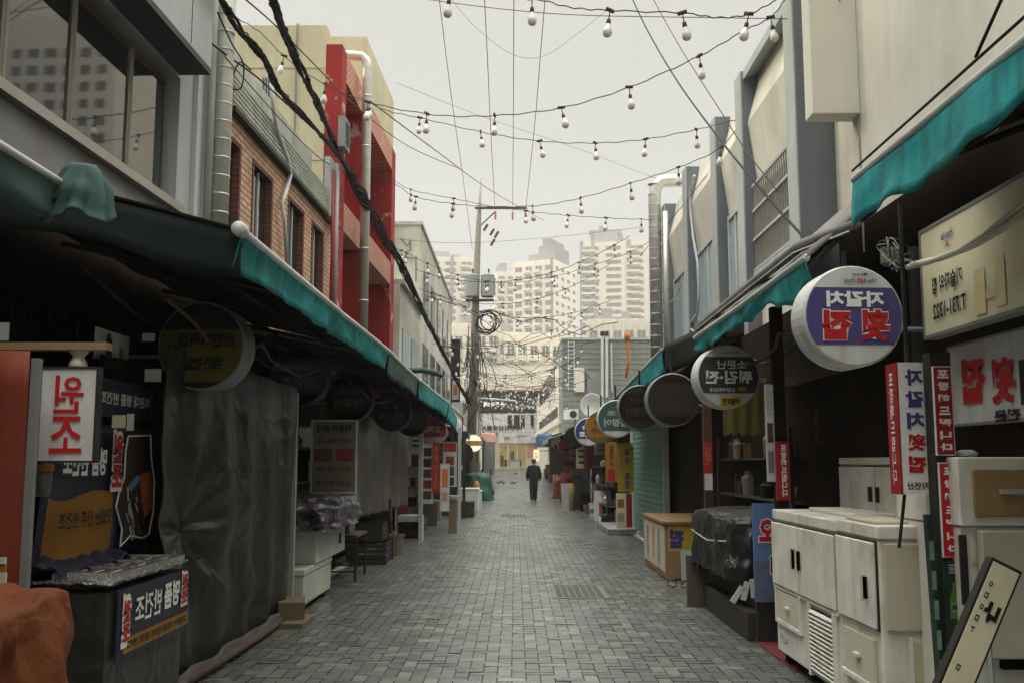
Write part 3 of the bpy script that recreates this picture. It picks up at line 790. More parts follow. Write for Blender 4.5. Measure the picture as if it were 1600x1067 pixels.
# blank box sign on wall
pL, pR = at(1270, 178, 9.35), at(1349, 176, 9.35)
b = MB(); b.box(pL.x, 3.359, 9.35, 9.6, pL.z, 10.5, 'cream2')
tag(b.build('box_sign', bevel=.012), 'blank cream box sign projecting from the wall beside the tallest slate fin', 'sign')
b = MB(); p = onX(1344, 250, 3.35); b.tube([(3.35, p.y, 3.6), (3.35, p.y, 10.5)], .01, 'silltan', 5); tag(b.build('wall_conduit'), 'thin conduit down the bare cream wall beside the box sign', 'conduit')
# duct with elbow
p = onX(1024, 400, 2.8); zt = at(1045, 283, p.y).z; pe = at(1072, 283, p.y)
b = MB(); b.tube([(p.x, p.y, 3.2), (p.x, p.y, zt - .35), (p.x + .03, p.y, zt - .14), (p.x + .14, p.y, zt - .02), (p.x + .3, p.y, zt), (pe.x + .25, p.y, zt)], .125, 'steel', 14)
for i in range(18): b.tube([(p.x, p.y, 3.4 + i * .22), (p.x, p.y, 3.415 + i * .22)], .131, 'steel', 14)
tag(b.build('elbow_duct', smooth=True), 'silver duct with bent elbow top on the cream panel house', 'duct')
p2 = onX(1038, 400, 2.85)
b = MB(); b.tube([(p2.x, p2.y - .2, 3.2), (p2.x, p2.y - .2, zt - .9)], .05, 'steel', 8); tag(b.build('slim_duct', smooth=True), 'slim silver pipe beside the elbow duct', 'pipe')
hs_ = [[(1085, 275), (1078, 300), (1079, 330), (1083, 370), (1090, 410), (1092, 460), (1090, 490), (1079, 505), (1077, 512), (1084, 518)], [(1081, 360), (1086, 420), (1089, 470), (1092, 500)]]
b = MB()
for h in hs_[:1]: b.tube([onX(x, y, 3.0) for x, y in h], .022, 'whitemetal', 7)
tag(b.build('white_drain_hose', smooth=True), 'white drain hose looping down between slate fins', 'hose')

# far right: grey green building end wall, details
gb = thing('grey_green_building', 'grey green clad building facing the alley with ladder and white pipes', 'building', (5.5, 64, 0))
pl = at(878, 531, 60); pr_ = at(1022, 531, 60)
b = MB(); b.box(pl.x, pr_.x + 3, 60, 72, .2, pl.z, 'greenwall')
for i in range(26): b.box(pl.x, pr_.x + 3, 59.97, 59.995, .8 + i * .32, .815 + i * .32, 'greenwall')
b.box(pl.x - .05, pr_.x + 3, 59.9, 72, pl.z, pl.z + .12, 'concrete'); b.build('wall', gb)
def Pg(px, py): return at(px, py, 59.9)
b = MB()
for px in (888, 897): a, c = Pg(px, 532), Pg(px, 610); b.tube([a, c], .03, 'whitemetal', 5)
for k in range(13): a, c = Pg(888, 535 + k * 6), Pg(897, 535 + k * 6); b.tube([a, c], .02, 'whitemetal', 5)
b.build('ladder', gb)
for px in (941, 948):
    b = MB(); a, c = at(px, 524, 59.6), at(px, 620, 59.6); b.tube([a, c], .085, 'whitemetal', 8); b.lathe((a.x, 59.6, a.z), [(.02, .25), (.13, .2), (.13, 0), (.1, -.05)], 'dark', 8); b.build('vent_pipe', gb)
b = MB(); a, c = Pg(897, 574), Pg(913, 612); b.box(a.x, c.x, 59.8, 59.96, c.z, a.z, 'officewhite'); b.build('wall_panel', gb)
b = MB(); a, c = Pg(955, 536), Pg(956, 612); b.tube([a, c], .06, 'whitemetal', 6); b.build('conduit', gb)
b = MB(); a, c = Pg(917, 580), Pg(918, 618); b.box(a.x, a.x + .9, 59.7, 59.95, c.z, a.z, 'greymetal'); b.build('meter_box', gb)
ac = at(892, 647, 57); r = thing('air_conditioner', 'white outdoor air conditioner unit on a far stall roof', 'air conditioner', (ac.x, 57, ac.z - .25))
b = MB(); b.box(ac.x - .42, ac.x + .42, 56.8, 57.2, ac.z - .28, ac.z + .28, 'signwhite'); b.build('case', r)
b = MB(); b.lathe((ac.x + .12, 56.78, ac.z), [(.21, 0), (.21, .015)], 'dark', 18, 'Y'); b.build('fan_grille', r)
b = MB(); ds_ = at(925, 633, 46)
b.lathe((ds_.x, 46, ds_.z), [(.05, .16), (.3, .12), (.5, .0), (.56, -.1), (.53, -.1), (.3, .06)], 'whitemetal', 20, 'Y'); b.tube([(ds_.x, 46.1, ds_.z), (ds_.x, 46.3, ds_.z - .8)], .04, 'greymetal')
tag(b.build('satellite_dish', smooth=True), 'white round satellite dish in front of the grey green building', 'dish')
b = MB(); a, c = at(980, 519, 33), at(978, 590, 33)
b.tube([c, at(983, 560, 33), at(981, 540, 33), at(980, 532, 33)], .05, 'fruit_orange', 8); b.tube([at(980, 532, 33), a], .1, 'fruit_orange', 10)
tag(b.build('orange_stovepipe', smooth=True), 'crooked orange stove pipe in front of the grey green building', 'pipe')

# white angled building with dark windows
wb_ = thing('white_corner_building', 'white building with two slanting dark window bands', 'building', (3.2, 80, 0))
A0 = at(879, 560, 61.0); A1 = at(838, 560, 99.0)
def FW(y, o, z): t = (y - 61) / 38.0; return Vector((A0.x + (A1.x - A0.x) * t + o, y, z))
b = MB(); b.fbox(FW, 61.0, 99, 0, 6, 0, at(879, 560, 61.0).z, 'officewhite'); b.fbox(FW, 61, 99, -.25, 0, 4.0, 4.4, 'officewhite'); b.build('wall', wb_)
for (y0, y1, z0, z1) in ((69, 92, at(866, 612, 72).z, at(866, 578, 72).z), (66, 93, at(866, 668, 70).z, at(866, 640, 70).z)):
    n_ = 5
    for k in range(n_):
        a = y0 + (y1 - y0) * k / n_; c = y0 + (y1 - y0) * (k + 1) / n_ - .3
        f = MB(); f.fbox(FW, a, c, -.03, .02, z0, z1, 'officewin'); f.build('window', wb_)

# ================================================================== END OF THE ALLEY
E = 100.0
def pe_(px, py): return at(px, py, E)
eb = thing('end_building', 'white building closing the alley with dark sign band and lit ground floor shop', 'building', (-1, 104, gz(100)))
x0, x1 = pe_(728, 600).x, pe_(848, 600).x
zt = pe_(790, 568).z
z1 = pe_(790, 611).z; z2 = pe_(790, 645).z; z3 = pe_(790, 675).z; z4 = pe_(790, 692).z; zg = gz(100)
b = MB(); b.box(x0 - 6, x1 + 2, E + .3, E + 10, 0, zt, 'officewhite'); b.box(x0 - 6, x1 + 2, E + .2, E + 10, zt, zt + .2, 'concrete')
xs = pe_(779, 700).x; xe = pe_(823, 700).x
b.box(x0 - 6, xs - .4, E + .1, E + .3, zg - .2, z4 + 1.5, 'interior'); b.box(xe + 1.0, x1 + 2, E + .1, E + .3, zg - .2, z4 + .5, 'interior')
b.build('wall', eb)
b = MB(); b.box(x0, x1, E + .0, E + .29, z2, z1, 'brownface'); b.build('sign_band', eb)
b = MB(); b.box(x0, x1, E - .06, E + .2, z1 + .01, z1 + .12, 'gold'); b.build('trim', eb)
b = MB(); b.box(pe_(755, 600).x, x1, E + .02, E + .29, z3, z2 - .02, 'signwhite'); b.build('upper_wall', eb)
for (a, c) in ((793, 800), (803, 812), (814, 820), (829, 834)):
    f = MB(); f.box(pe_(a, 0).x * 0 + pe_(a, 650).x, pe_(c, 650).x, E - .03, E + .02, pe_(790, 668).z, pe_(790, 648).z, 'officewin'); f.build('window', eb)
b = MB(); b.box(xs, xe + .9, E - .15, E + .29, z4 + .02, z3 - .04, 'signwhite'); b.build('shop_fascia', eb)
b = MB(); b.box(xs, xe, E + .1, E + .2, zg, z4, 'lit'); b.build('shop_window', eb)
for k in range(4):
    f = MB(); q = xs + (xe - xs) * k / 3; f.box(q - .05, q + .05, E + .0, E + .099, zg, z4, 'whitemetal'); f.build('shop_frame', eb)
b = MB()
for (q, w_, h_) in ((.2, .3, 1.1), (.55, .5, .7), (1.2, .35, 1.5), (1.8, .5, .6)): b.box(xs + q, xs + q + w_, E + .02, E + .09, zg + .25, zg + .25 + h_, 'food1')
b.build('shop_display', eb)
b = MB(); b.box(xs - 1.2, xe + 2.2, E - 1.2, E + .29, zg - .1, zg + .14, 'concrete'); b.build('step', eb)
bl = pe_(800, 725); b = MB(); b.box(pe_(797, 725).x, pe_(812, 725).x, 98.3, 98.7, zg, zg + .85, 'palegrey')
b.box(pe_(797, 725).x - .04, pe_(812, 725).x + .04, 98.25, 98.75, zg + .85, zg + .9, 'greymetal'); tag(b.build('grey_planter'), 'pale grey box standing in front of the lit shop', 'planter')
b = MB()
lu, lv = UX, UZ
def sgn(t, px, py, w, h, k, bold=.03, off=.02): write(b, t, pe_(px, py), UX, UZ, w * E / F, h * E / F, k, bold, off + .1)
sgn('봄', 743, 631, 6, 9, 'litwhite', .04); sgn('용·은·비스예', 772, 631, 32, 8, 'litwhite', .04)
sgn('곱창전골', 800, 635, 16, 5, 'rosy'); sgn('생맥주 전문점', 823, 635, 26, 5, 'signwhite', .02)
sgn('배추김삼숯불A', 784, 668, 62, 8, 'dark', .04)
sgn('ㅁㄷ', 792, 684, 8, 5, 'dark', .05, .2); sgn('부산은행 현금', 815, 681, 14, 4, 'dark', .02, .2)
b.build('lettering', eb)
ps = pe_(828, 715); b = MB(); b.box(ps.x - .3, ps.x + .35, 97.4, 97.6, zg + 1.1, zg + 2.2, 'pinkcloth'); b.box(ps.x - .05, ps.x + .1, 97.45, 97.55, zg, zg + 1.1, 'whitemetal'); b.box(ps.x - .35, ps.x + .4, 97.2, 97.8, zg - .1, zg + .08, 'whitemetal')
tag(b.build('pole_sign'), 'small pink topped white sign stand by the far shop', 'sign stand')

# ================================================================== TOWERS
def tower(label, pxl, pxr, ytop, d, dep, rot, floors, cols, wm, stripes, crown, side_cols=3, name='apartment_tower', hroom=3.0):
    a, c = at(pxl, ytop, d), at(pxr, ytop, d)
    cx = (a.x + c.x) / 2; W = (c.x - a.x); H = a.z
    t = thing(name, label, 'tower', (cx, d, 0)); t.rotation_euler = (0, 0, rot); Z = ORG[t]; ORG[t] = Vector((0, 0, 0))
    b = MB(); b.box(-W / 2, W / 2, 0, dep, -1, H, wm)
    for (x0_, x1_) in stripes: b.box(-W / 2 + x0_ * W, -W / 2 + x1_ * W, -.5, -.001, -1, H + .6, 'towergrey')
    for k in range(floors): b.box(-W / 2 - .06, W / 2 + .06, -.06, dep + .06, H - 2.2 - k * (H / floors), H - 2.0 - k * (H / floors), wm)
    for k in range(floors):
        for j in range(cols):
            if (j * 7 + cols) % 3 != 1:
                xa_ = -W / 2 + (j + .08) * W / cols; b.box(xa_, xa_ + W / cols * .62, -1.1, -.07, H - 1.1 - (k + 1) * H / floors, H - 1.1 - (k + .74) * H / floors, wm)
    for j in range(cols + 1): b.box(-W / 2 + j * W / cols - .2, -W / 2 + j * W / cols + .2, -.35, -.0011, -1, H - .3, wm)
    b.build('wall', t)
    b = MB()
    for (x0_, x1_, z0_, z1_) in crown: b.box(-W / 2 + x0_ * W, -W / 2 + x1_ * W, dep * .2, dep * .8, H + z0_, H + z1_, 'towergrey')
    b.build('roof', t)
    fw = H / floors; cw = W / cols
    b = MB(); b.box(-cw * .34, cw * .34, -.12, -.06, -fw * .25, fw * .25, 'towerwin')
    for q in (-.3, 0, .3): b.box(cw * q - .04, cw * q + .04, -.16, -.121, -fw * .25, fw * .25, wm)
    w0 = b.build('window', t); first = True
    cnt = 0
    for k in range(floors):
        for j in range(cols):
            if cnt >= 98: break
            o_ = w0 if first else dup(w0, None, t); first = False; cnt += 1
            o_.location = (-W / 2 + (j + .5) * cw, 0, H - 1.1 - (k + .5) * fw)
    b = MB()
    sw = dep / side_cols
    for sx_ in (-1, 1):
        for k in range(floors):
            for j in range(side_cols):
                b.box(sx_ * W / 2 - .07, sx_ * W / 2 + .07, (j + .3) * sw, (j + .72) * sw, H - 1.1 - (k + .7) * fw, H - 1.1 - (k + .3) * fw, 'towerwin')
    o_ = b.build('side_window', t); o_['kind'] = 'stuff'
    return t
tower('hazy apartment tower beyond the transformers on the utility pole', 666, 742, 402, 360, 24, R(8), 30, 3, 'tower1', ((.02, .1), (.5, .56)), ((.1, .5, 0, 3), (.55, .7, 0, 2)))
tower('broad warm white tower in the middle of the skyline with stepped roof', 800, 868, 408, 320, 20, R(-25), 23, 4, 'tower2', ((.93, .99),), ((.25, .5, 0, 3), (.5, .92, 0, 5.5), (.6, .8, 5.5, 8)), 4)
tower('tall cream apartment tower with canopy roof beside the elbow duct', 906, 1010, 378, 400, 26, R(-9), 31, 3, 'tower3', ((.0, .05), (.17, .22), (.7, .76)), ((.2, .55, 0, 5), (.12, .62, 5, 6.2), (.28, .4, 6.2, 8)))
tower('pale hazy tower seen behind the middle white tower', 776, 806, 425, 380, 16, R(10), 26, 2, 'tower1', (), ((.2, .6, 0, 4),))
tower('low white block with roof tank at the foot of the cream tower', 918, 1030, 498, 150, 14, R(-4), 8, 6, 'officewhite', (), ((.1, .35, 0, 2), (.5, .6, 0, 1.5)), 3, 'apartment_block')
tower('low white block below the middle tower behind the end of the alley', 770, 880, 520, 140, 14, R(12), 7, 6, 'tower2', (), ((.1, .3, 0, 1.5),), 3, 'apartment_block')
tower('far pale block between the utility pole and the tall cream house', 690, 780, 505, 135, 14, R(0), 7, 5, 'tower1', (), ((.3, .5, 0, 1.5),), 3, 'apartment_block')
# office tower that the glass on the left mirrors
ot = thing('office_tower', 'grey beige office tower with square windows, mirrored in the glass of the metal clad house', 'tower', (92, 172, 0))
b = MB(); b.box(76.5, 140, 172, 200, -1, 84, 'office'); b.box(88, 112, 176, 190, 84, 89, 'office'); b.build('wall', ot)
b = MB(); b.box(-.95, .95, -.08, .12, -.9, .9, 'officewin'); ORG[ot] = Vector((0, 0, 0)); w0 = b.build('window', ot); ORG[ot] = Vector((92, 172, 0))
i = 0
for zz in range(12):
    for xx in range(8):
        o_ = w0 if i == 0 else dup(w0, None, ot); i += 1
        o_.location = (79 + xx * 3.3 - 92, -.02, 77 - zz * 3.3)
# ================================================================== AWNINGS
def awning(label, e0, e1, wall0, wall1, drop, k='teal', pipe='whitemetal', roof='tealroof', wav=.05, seed=0, pipe_r=.024, endcap=None, slope=.03, frame=True, group=None, nseg=None, under=None):
    """e0,e1 outer edge ends; wall0,wall1 where the roof meets the wall"""
    e0, e1, wall0, wall1 = map(Vector, (e0, e1, wall0, wall1))
    r = thing('awning', label, 'awning', (e0 + e1) / 2, group)
    side = 1 if e0.x > 0 else -1
    L = (e1 - e0).length
    n = nseg or max(6, int(L * 5))
    rs = random.Random(seed)
    b = MB()
    b.grid(lambda u, v: e0.lerp(e1, u).lerp(wall0.lerp(wall1, u), v) + Vector((0, 0, .03 * math.sin(u * 17 + seed) * math.sin(v * 3.1) + .012 * math.sin(u * L * 7))), n, 6, roof)
    b.build('roof', r, solid=.02, smooth=True)
    if pipe:
        b = MB(); b.tube([e0 + Vector((-side * .0, 0, .0)), e0.lerp(e1, .5) + Vector((0, 0, -.012)), e1], pipe_r, pipe, 10); b.build('edge_pipe', r, smooth=True)
    b = MB(); out = Vector((-side * 1, 0, 0))
    def val(u, v):
        p = e0.lerp(e1, u)
        d = drop * (1 + wav * 2 * noise.noise(Vector((u * L * 1.1, seed, 0))) + wav * noise.noise(Vector((u * L * 3.3, seed, 5))))
        f = .008 * math.sin(u * L * 13 + seed) * v + .05 * noise.noise(Vector((u * L * 2, v * 1.5, seed))) * v
        return p + Vector((side * (slope * v) - side * pipe_r * .3, 0, -d * v)) + out * f
    b.grid(val, n * 3, 5, k); b.build('valance', r, smooth=True, solid=.006)
    if frame:
        b = MB(); m_ = max(2, int(L / 1.5))
        for i in range(m_ + 1):
            u = i / m_; p, q = e0.lerp(e1, min(max(u, .01), .99)), wall0.lerp(wall1, min(max(u, .01), .99))
            b.tube([p - Vector((0, 0, .07)), q - Vector((0, 0, .07))], .022, 'dark', 6)
        for v in (.35, .7):
            b.tube([e0.lerp(wall0, v) - Vector((0, 0, .09)), e1.lerp(wall1, v) - Vector((0, 0, .09))], .025, 'interior2', 6)
        b.build('frame', r)
    if endcap:
        b = MB(); dr, kk = endcap
        b.grid(lambda u, v: e0.lerp(wall0, u) + Vector((0, .01 + .02 * math.sin(u * 9 + seed) * v, -dr * v * (1 + .1 * math.sin(u * 11)))), 16, 4, kk); b.build('end_valance', r, solid=.006, smooth=True)
    return r
def L85(px, py, z=2.85):
    a, b = ray(px, py); d = (z - CAMZ) / b; return Vector((a * d, d, z))
# left
p0 = onX(0, 215, -1.75); p1 = onX(96, 287, -1.75)
awning('short awning with dull teal valance above the orange red banner', (-1.75, 1.2, p0.z), (-1.75, p1.y, p1.z), (-3.5, 1.2, 3.3), (-3.5, p1.y, 3.3), .17, 'teal2', seed=3, wav=.2, pipe_r=.017, roof='canvas')
b = MB(); q0 = at(122, 272, p1.y + .06)
def bl(u, v):
    a = math.pi * (1.05 * u - .9); w = .055 + .075 * v ** .7
    fold = .016 * math.sin(u * 26 + 3 * v) * (.25 + v) + .02 * noise.noise(Vector((u * 5, v * 3, 1)))
    return Vector((q0.x + .012 + (w + fold) * 1.0 * math.cos(a) , q0.y + (w + fold) * .8 * math.sin(a), q0.z + .03 - .2 * v * (1 + .16 * math.sin(u * 9 + 1)) + .03 * math.sin(a) * v))
b.grid(bl, 70, 18, 'teal2'); tag(b.build('bunched_cloth', smooth=True, solid=.006), 'bunched teal cloth hanging at the end of the dull teal awning', 'cloth')
e0 = L85(376, 360); e1 = L85(607, 548)
wz = onL(150, 300, 0).z
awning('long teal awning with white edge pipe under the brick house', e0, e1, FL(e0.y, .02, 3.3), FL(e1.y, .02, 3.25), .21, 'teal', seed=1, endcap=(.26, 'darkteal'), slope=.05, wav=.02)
b = MB(); b.lathe((e0.x, e0.y - .06, e0.z), [(.036, 0), (.04, .012), (.04, .09)], 'whitemetal', 16, 'Y'); tag(b.build('pipe_cap', smooth=True), 'round white cap on the end of the long teal awning pipe', 'pipe cap')
for i, (a, c, k, lb, rf) in enumerate((((608, 549), (652, 591), 'teal2', 'faded grey teal awning below the red house', 'tealroof'), ((656, 594), (700, 628), 'teal', 'short teal awning below the cream houses', 'tealroof'),
        ((701, 629), (713, 652), 'teal', 'small bright teal awning near the utility pole', 'tealroof'), ((714, 652), (728, 674), 'signwhite', 'short white awning past the small teal one', 'tealroof'))):
    e0 = L85(*a); e1 = L85(*c); 
    if i == 3: e1 = Vector((e0.x - .1, e0.y + 7, 2.8))
    awning(lb, e0, e1, FL(e0.y, -.2, 3.25), FL(e1.y, -.4, 3.2), (.27, .3, .34, .4)[i], k, seed=5 + i, roof=rf, pipe='whitemetal' if i < 3 else None)
p = at(650, 579, 14.9); b = MB(); b.tube([p + Vector((-.35, .3, .03)), p + Vector((.12, -.1, 0)), p + Vector((.25, .3, 0)), p + Vector((.3, 1.0, .02))], .045, 'teal2', 9); tag(b.build('cloth_roll', smooth=True), 'rolled teal cloth lying on the awning below the cream houses', 'cloth roll')
# right
q0 = onX(1600, 60, 1.9); q1 = onX(1335, 281, 1.9)
awning('bright teal awning with scalloped valance above the cream signboard', (1.9, 1.2, q1.z), (1.9, q1.y, q1.z), (3.3, 1.2, 3.75), (3.3, q1.y, 3.7), .27, 'teal', seed=11, wav=.16, slope=-.02)
b = MB(); b.tube([(1.87, 1.3, q1.z + .075), (1.88, 3.6, q1.z + .06), (1.89, q1.y, q1.z + .05)], .007, 'black', 6); b.tube([(1.9, 2.2, q1.z + .9), (1.89, 3.45, q1.z + .35), (1.88, 3.9, q1.z + .07)], .008, 'black', 6)
tag(b.build('awning_cable', smooth=True), 'black cable lying along the edge of the scalloped teal awning', 'cable')
c0 = onX(1260, 403, 1.9); c1 = onX(1086, 528, 1.9)
awning('awning with torn teal cloth and grey pipe edge above the purple round sign', c0, c1, (3.2, c0.y, 4.1), (3.2, c1.y, 4.0), .16, 'teal', seed=12, wav=.5, slope=.03, roof='canvas', pipe='palegrey', pipe_r=.026)
r_ = MB(); pts = [onX(1338, 350, 2.12), onX(1250, 385, 2.08), onX(1180, 440, 2.06), onX(1090, 512, 2.02)]
r_.tube(pts, [.03, .045, .045, .04], 'canvas', 10); r_.tube([p + Vector((-.05, 0, -.05)) for p in pts], .006, 'whitemetal', 6)
tag(r_.build('rolled_tarpaulin', smooth=True), 'long grey rolled tarpaulin on the awning below the window grille', 'tarpaulin')
s0 = onX(1035, 546, 1.9); s1 = onX(942, 640, 1.9)
b = MB(); b.grid(lambda u, v: Vector((1.92 + u * 1.1, s0.y - .05 + .03 * math.sin(u * 9), s0.z + .06 + u * .5 - v * (.36 + .04 * math.sin(u * 7)))), 14, 5, 'brownface'); tag(b.build('end_curtain', solid=.008, smooth=True), 'dark cloth closing the near end of the pleated teal awning', 'cloth')
awning('awning with pleated teal valance above the green shutter', s0, s1, (3.1, s0.y, 3.6), (3.1, s1.y, 3.4), .3, 'teal', seed=13, wav=.07, pipe='palegrey')
t0 = onX(937, 640, 2.0); t1 = Vector((1.98, t0.y + 4.5, t0.z - .05))
awning('short faded teal awning above the blue round sign', t0, t1, (3.1, t0.y, 3.4), (3.1, t1.y, 3.3), .36, 'teal', seed=14, pipe='whitemetal')
FARAW = []
for i, (y0, y1, z, xo, kk, lb) in enumerate(((28.5, 37.5, 2.62, 1.85, 'brownface', 'dark brown awning just beyond the short faded teal one'), (37.8, 48, 2.6, 1.7, 'brownface', 'low rusty awning between the dark brown one and the pale sheet one'), (48.3, 60, 2.75, 1.6, 'canvas', 'pale sheet awning beyond the rusty one near the walking person'), (60.4, 78, 3.1, 1.75, 'canvas', 'pale awning beside the white corner building with blue bundle at its edge'))):
    awning(lb, (xo, y0, z), (xo, y1, z), (3.2, y0, z + .5), (3.2, y1, z + .5), .22, kk, seed=20 + i, roof='brownroof' if i < 2 else 'officewhite', pipe=None, nseg=10)
for i, (y0, y1, z, xo, kk, lb) in enumerate(((37, 46, 2.72, -1.75, 'blueT', 'blue tarpaulin awning past the short white one'), (46.3, 58, 2.8, -1.75, 'brownface', 'dark awning behind the glowing round lamp sign'), (58.3, 76, 3.0, -1.9, 'canvas', 'pale awning beside the pink parasol near the end building'))):
    awning(lb, (xo, y0, z), (xo, y1, z), (-3.2, y0, z + .45), (-3.2, y1, z + .45), .24, kk, seed=30 + i, roof='brownroof', pipe=None, nseg=10)

# ground floor shop fronts: closed walls with shade in their colour and posts under the awnings
def shopfront(label, y0, y1, x, k, ztop=2.7, side=-1, ribs=True, nm='stall_wall'):
    b = MB(); b.box(min(x, x + side * .06), max(x, x + side * .06), y0, y1, gz(y0) - .05, ztop + gz(y0), k)
    if ribs:
        y = y0 + .1
        while y < y1 - .05:
            b.box(min(x - side * .012, x), max(x - side * .012, x), y, y + .05, gz(y0), ztop + gz(y0), k); y += .28
    return tag(b.build(nm), label, 'wall', None, 'thing')
def catm_(p):
    out = []
    for i in range(len(p) - 1):
        a, b_, c, d = p[max(i - 1, 0)], p[i], p[i + 1], p[min(i + 2, len(p) - 1)]
        for k in range(6):
            t = k / 6; out.append(.5 * ((2 * b_) + (c - a) * t + (2 * a - 5 * b_ + 4 * c - d) * t * t + (3 * b_ - a - 3 * c + d) * t ** 3))
    return out + [p[-1]]
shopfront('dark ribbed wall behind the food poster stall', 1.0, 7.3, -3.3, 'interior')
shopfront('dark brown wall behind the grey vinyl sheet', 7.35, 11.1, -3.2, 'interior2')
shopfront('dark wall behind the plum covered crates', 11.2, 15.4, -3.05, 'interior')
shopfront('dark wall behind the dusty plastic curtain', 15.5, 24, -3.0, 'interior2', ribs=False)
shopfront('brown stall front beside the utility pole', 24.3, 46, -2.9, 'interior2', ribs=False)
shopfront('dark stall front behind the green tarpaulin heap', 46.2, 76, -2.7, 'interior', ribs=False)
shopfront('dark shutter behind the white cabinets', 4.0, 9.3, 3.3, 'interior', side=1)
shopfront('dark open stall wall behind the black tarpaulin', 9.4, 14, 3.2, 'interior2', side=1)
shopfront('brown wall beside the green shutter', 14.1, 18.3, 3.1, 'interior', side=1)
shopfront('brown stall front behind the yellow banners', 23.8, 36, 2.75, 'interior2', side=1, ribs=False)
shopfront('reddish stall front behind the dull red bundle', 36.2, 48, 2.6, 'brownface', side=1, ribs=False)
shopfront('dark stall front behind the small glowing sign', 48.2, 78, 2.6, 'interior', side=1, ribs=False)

# ================================================================== SIGN HELPERS
def band(mb, C, u, v, r, v0, v1, k, off):
    n = u.cross(v); c = Vector(C) + n * off
    a0, a1 = math.asin(max(-1, min(1, v0 / r))), math.asin(max(-1, min(1, v1 / r)))
    pts = [c + u * (r * math.cos(a0 + (a1 - a0) * i / 14)) + v * (r * math.sin(a0 + (a1 - a0) * i / 14)) for i in range(15)]
    pts += [c - u * (r * math.cos(a1 + (a0 - a1) * i / 14)) + v * (r * math.sin(a1 + (a0 - a1) * i / 14)) for i in range(15)]
    mb.add(pts, [tuple(range(len(pts)))], k)
def round_sign(label, px, py, d, r, thick=.28, face='signwhite', bands=(), texts=(), rim='whitemetal', rz=0.0, top=2.95, group=None):
    C = at(px, py, d)
    t = thing('round_sign', label, 'sign', C, group); ORG[t] = Vector((0, 0, 0)); t.rotation_euler = (0, 0, rz)
    b = MB(); b.lathe((0, 0, 0), [(r * .97, .0), (r, .012), (r, .09), (r * .975, .1), (r * .975, thick - .1), (r, thick - .09), (r, thick - .01), (r * .9, thick)], rim, 40, 'Y')
    b.build('drum', t, smooth=False)
    b = MB(); band(b, (0, 0, 0), UX, UZ, r * .95, -r * .9499, r * .9499, face, .004); b.build('face', t)
    if bands:
        b = MB()
        for (v0, v1, k) in bands: band(b, (0, 0, 0), UX, UZ, r * .95, v0 * r, v1 * r, k, .008)
        b.build('colour_band', t)
    if texts:
        b = MB()
        for (s, x, y, w, h, k, bo, ko) in texts:
            c = Vector((x * r, 0, y * r))
            if ko: outlined(b, s, c, UX, UZ, w * r, h * r, k, ko, bo, .013)
            else: write(b, s, c, UX, UZ, w * r, h * r, k, bo, .013)
        b.build('lettering', t)
    b = MB(); h = max(.15, top - C.z)
    s_ = 1 if C.x > 0 else -1
    b.tube([(0, thick * .5, r * .9), (0, thick * .5, max(h, r + .1))], .018, 'dark', 6); b.build('hanger', t)
    b = MB(); b.tube([(0, thick * .5, -r * .2), (s_ * (r + .55), thick * .5, -r * .2)], .016, 'greymetal', 6)
    b.build('bracket', t)
    return t
round_sign('large white round sign with purple band and red mirrored lettering', 1334, 494, 6.2, .322, .25, 'signwhite', ((-.56, .56, 'purple'),),
    (('자갈치', .03, .33, 1.15, .31, 'white_ink', .045, None), ('횟', .4, -.18, .58, .6, 'red_ink', .045, 'white_ink'), ('집', -.34, -.18, .56, .58, 'red_ink', .05, 'white_ink'),
     ('Hae', .36, .7, .2, .1, 'skyblue', .03, None), ('un', .16, .69, .17, .09, 'red_ink', .03, None), ('dae', -.06, .7, .24, .1, 'shutgreen', .03, None), ('Market', .14, .82, .3, .06, 'black_ink', .01, None)), rz=R(3))
round_sign('charcoal round sign with white mirrored lettering and a yellow sticker', 1138, 588, 9.9, .318, .26, 'signwhite', ((-.52, .62, 'blackface'),),
    (('소문난', .1, .38, .95, .28, 'white_ink', .02, None), ('튀김·전', .02, -.02, 1.5, .42, 'white_ink', .04, None), ('오징어튀김대', -.2, -.42, .8, .13, 'white_ink', .01, None), ('통', .42, -.39, .3, .12, 'rosy', .03, None), ('Market', .1, .76, .5, .09, 'greymetal', .01, None)), rz=R(4))
C = at(1142, 627, 9.86); b = MB(); b.quad(C, UX, UZ, .205, .1, 'yellow', 0, .006); write(b, '해물파전', C, UX, UZ, .165, .065, 'black_ink', .05, .004)
tag(b.build('yellow_sticker'), 'yellow plate with black mirrored letters at the foot of the charcoal round sign', 'plate')
def dark_texts(s1, s2, k='greymetal'): return ((s1, 0, .3, 1.0, .26, k, .03, None), (s2, 0, -.2, 1.3, .42, k, .04, None))
round_sign('dark round sign next behind the charcoal one', 1052, 624, 12.3, .33, .24, 'interior2', ((-.62, .6, 'brownface'),), dark_texts('해운대', '상곰장어', 'darkplank'), rim='greymetal')
round_sign('dark brown round sign with dim lettering near the pleated teal awning', 1001, 636, 14.6, .33, .24, 'brownface', ((-.6, .6, 'interior2'),), dark_texts('부산', '산곰장어', 'darkplank'), rim='greymetal')
round_sign('dark green round sign with a pale rim beside the yellow brown one', 963, 654, 17.4, .33, .24, 'signwhite', ((-.62, .95, 'greendark'),), dark_texts('원조', '곰장어', 'palegrey'))
round_sign('yellow brown round sign between the green sign and the blue sign', 940, 667, 20, .33, .22, 'olive', ((-.6, .6, 'gold'),), dark_texts('시장', '칼국수', 'darkwood'), rim='greymetal')
round_sign('blue and white round sign next to the yellow brown sign', 920, 674, 23.6, .33, .22, 'signwhite', ((-.5, .92, 'blueface'),), dark_texts('해물', '생선회', 'white_ink'))
round_sign('rusty dim round sign just behind the blue and white one', 899, 683, 31, .34, .2, 'brownface', ((-.6, .6, 'interior2'),), (), rim='interior2')
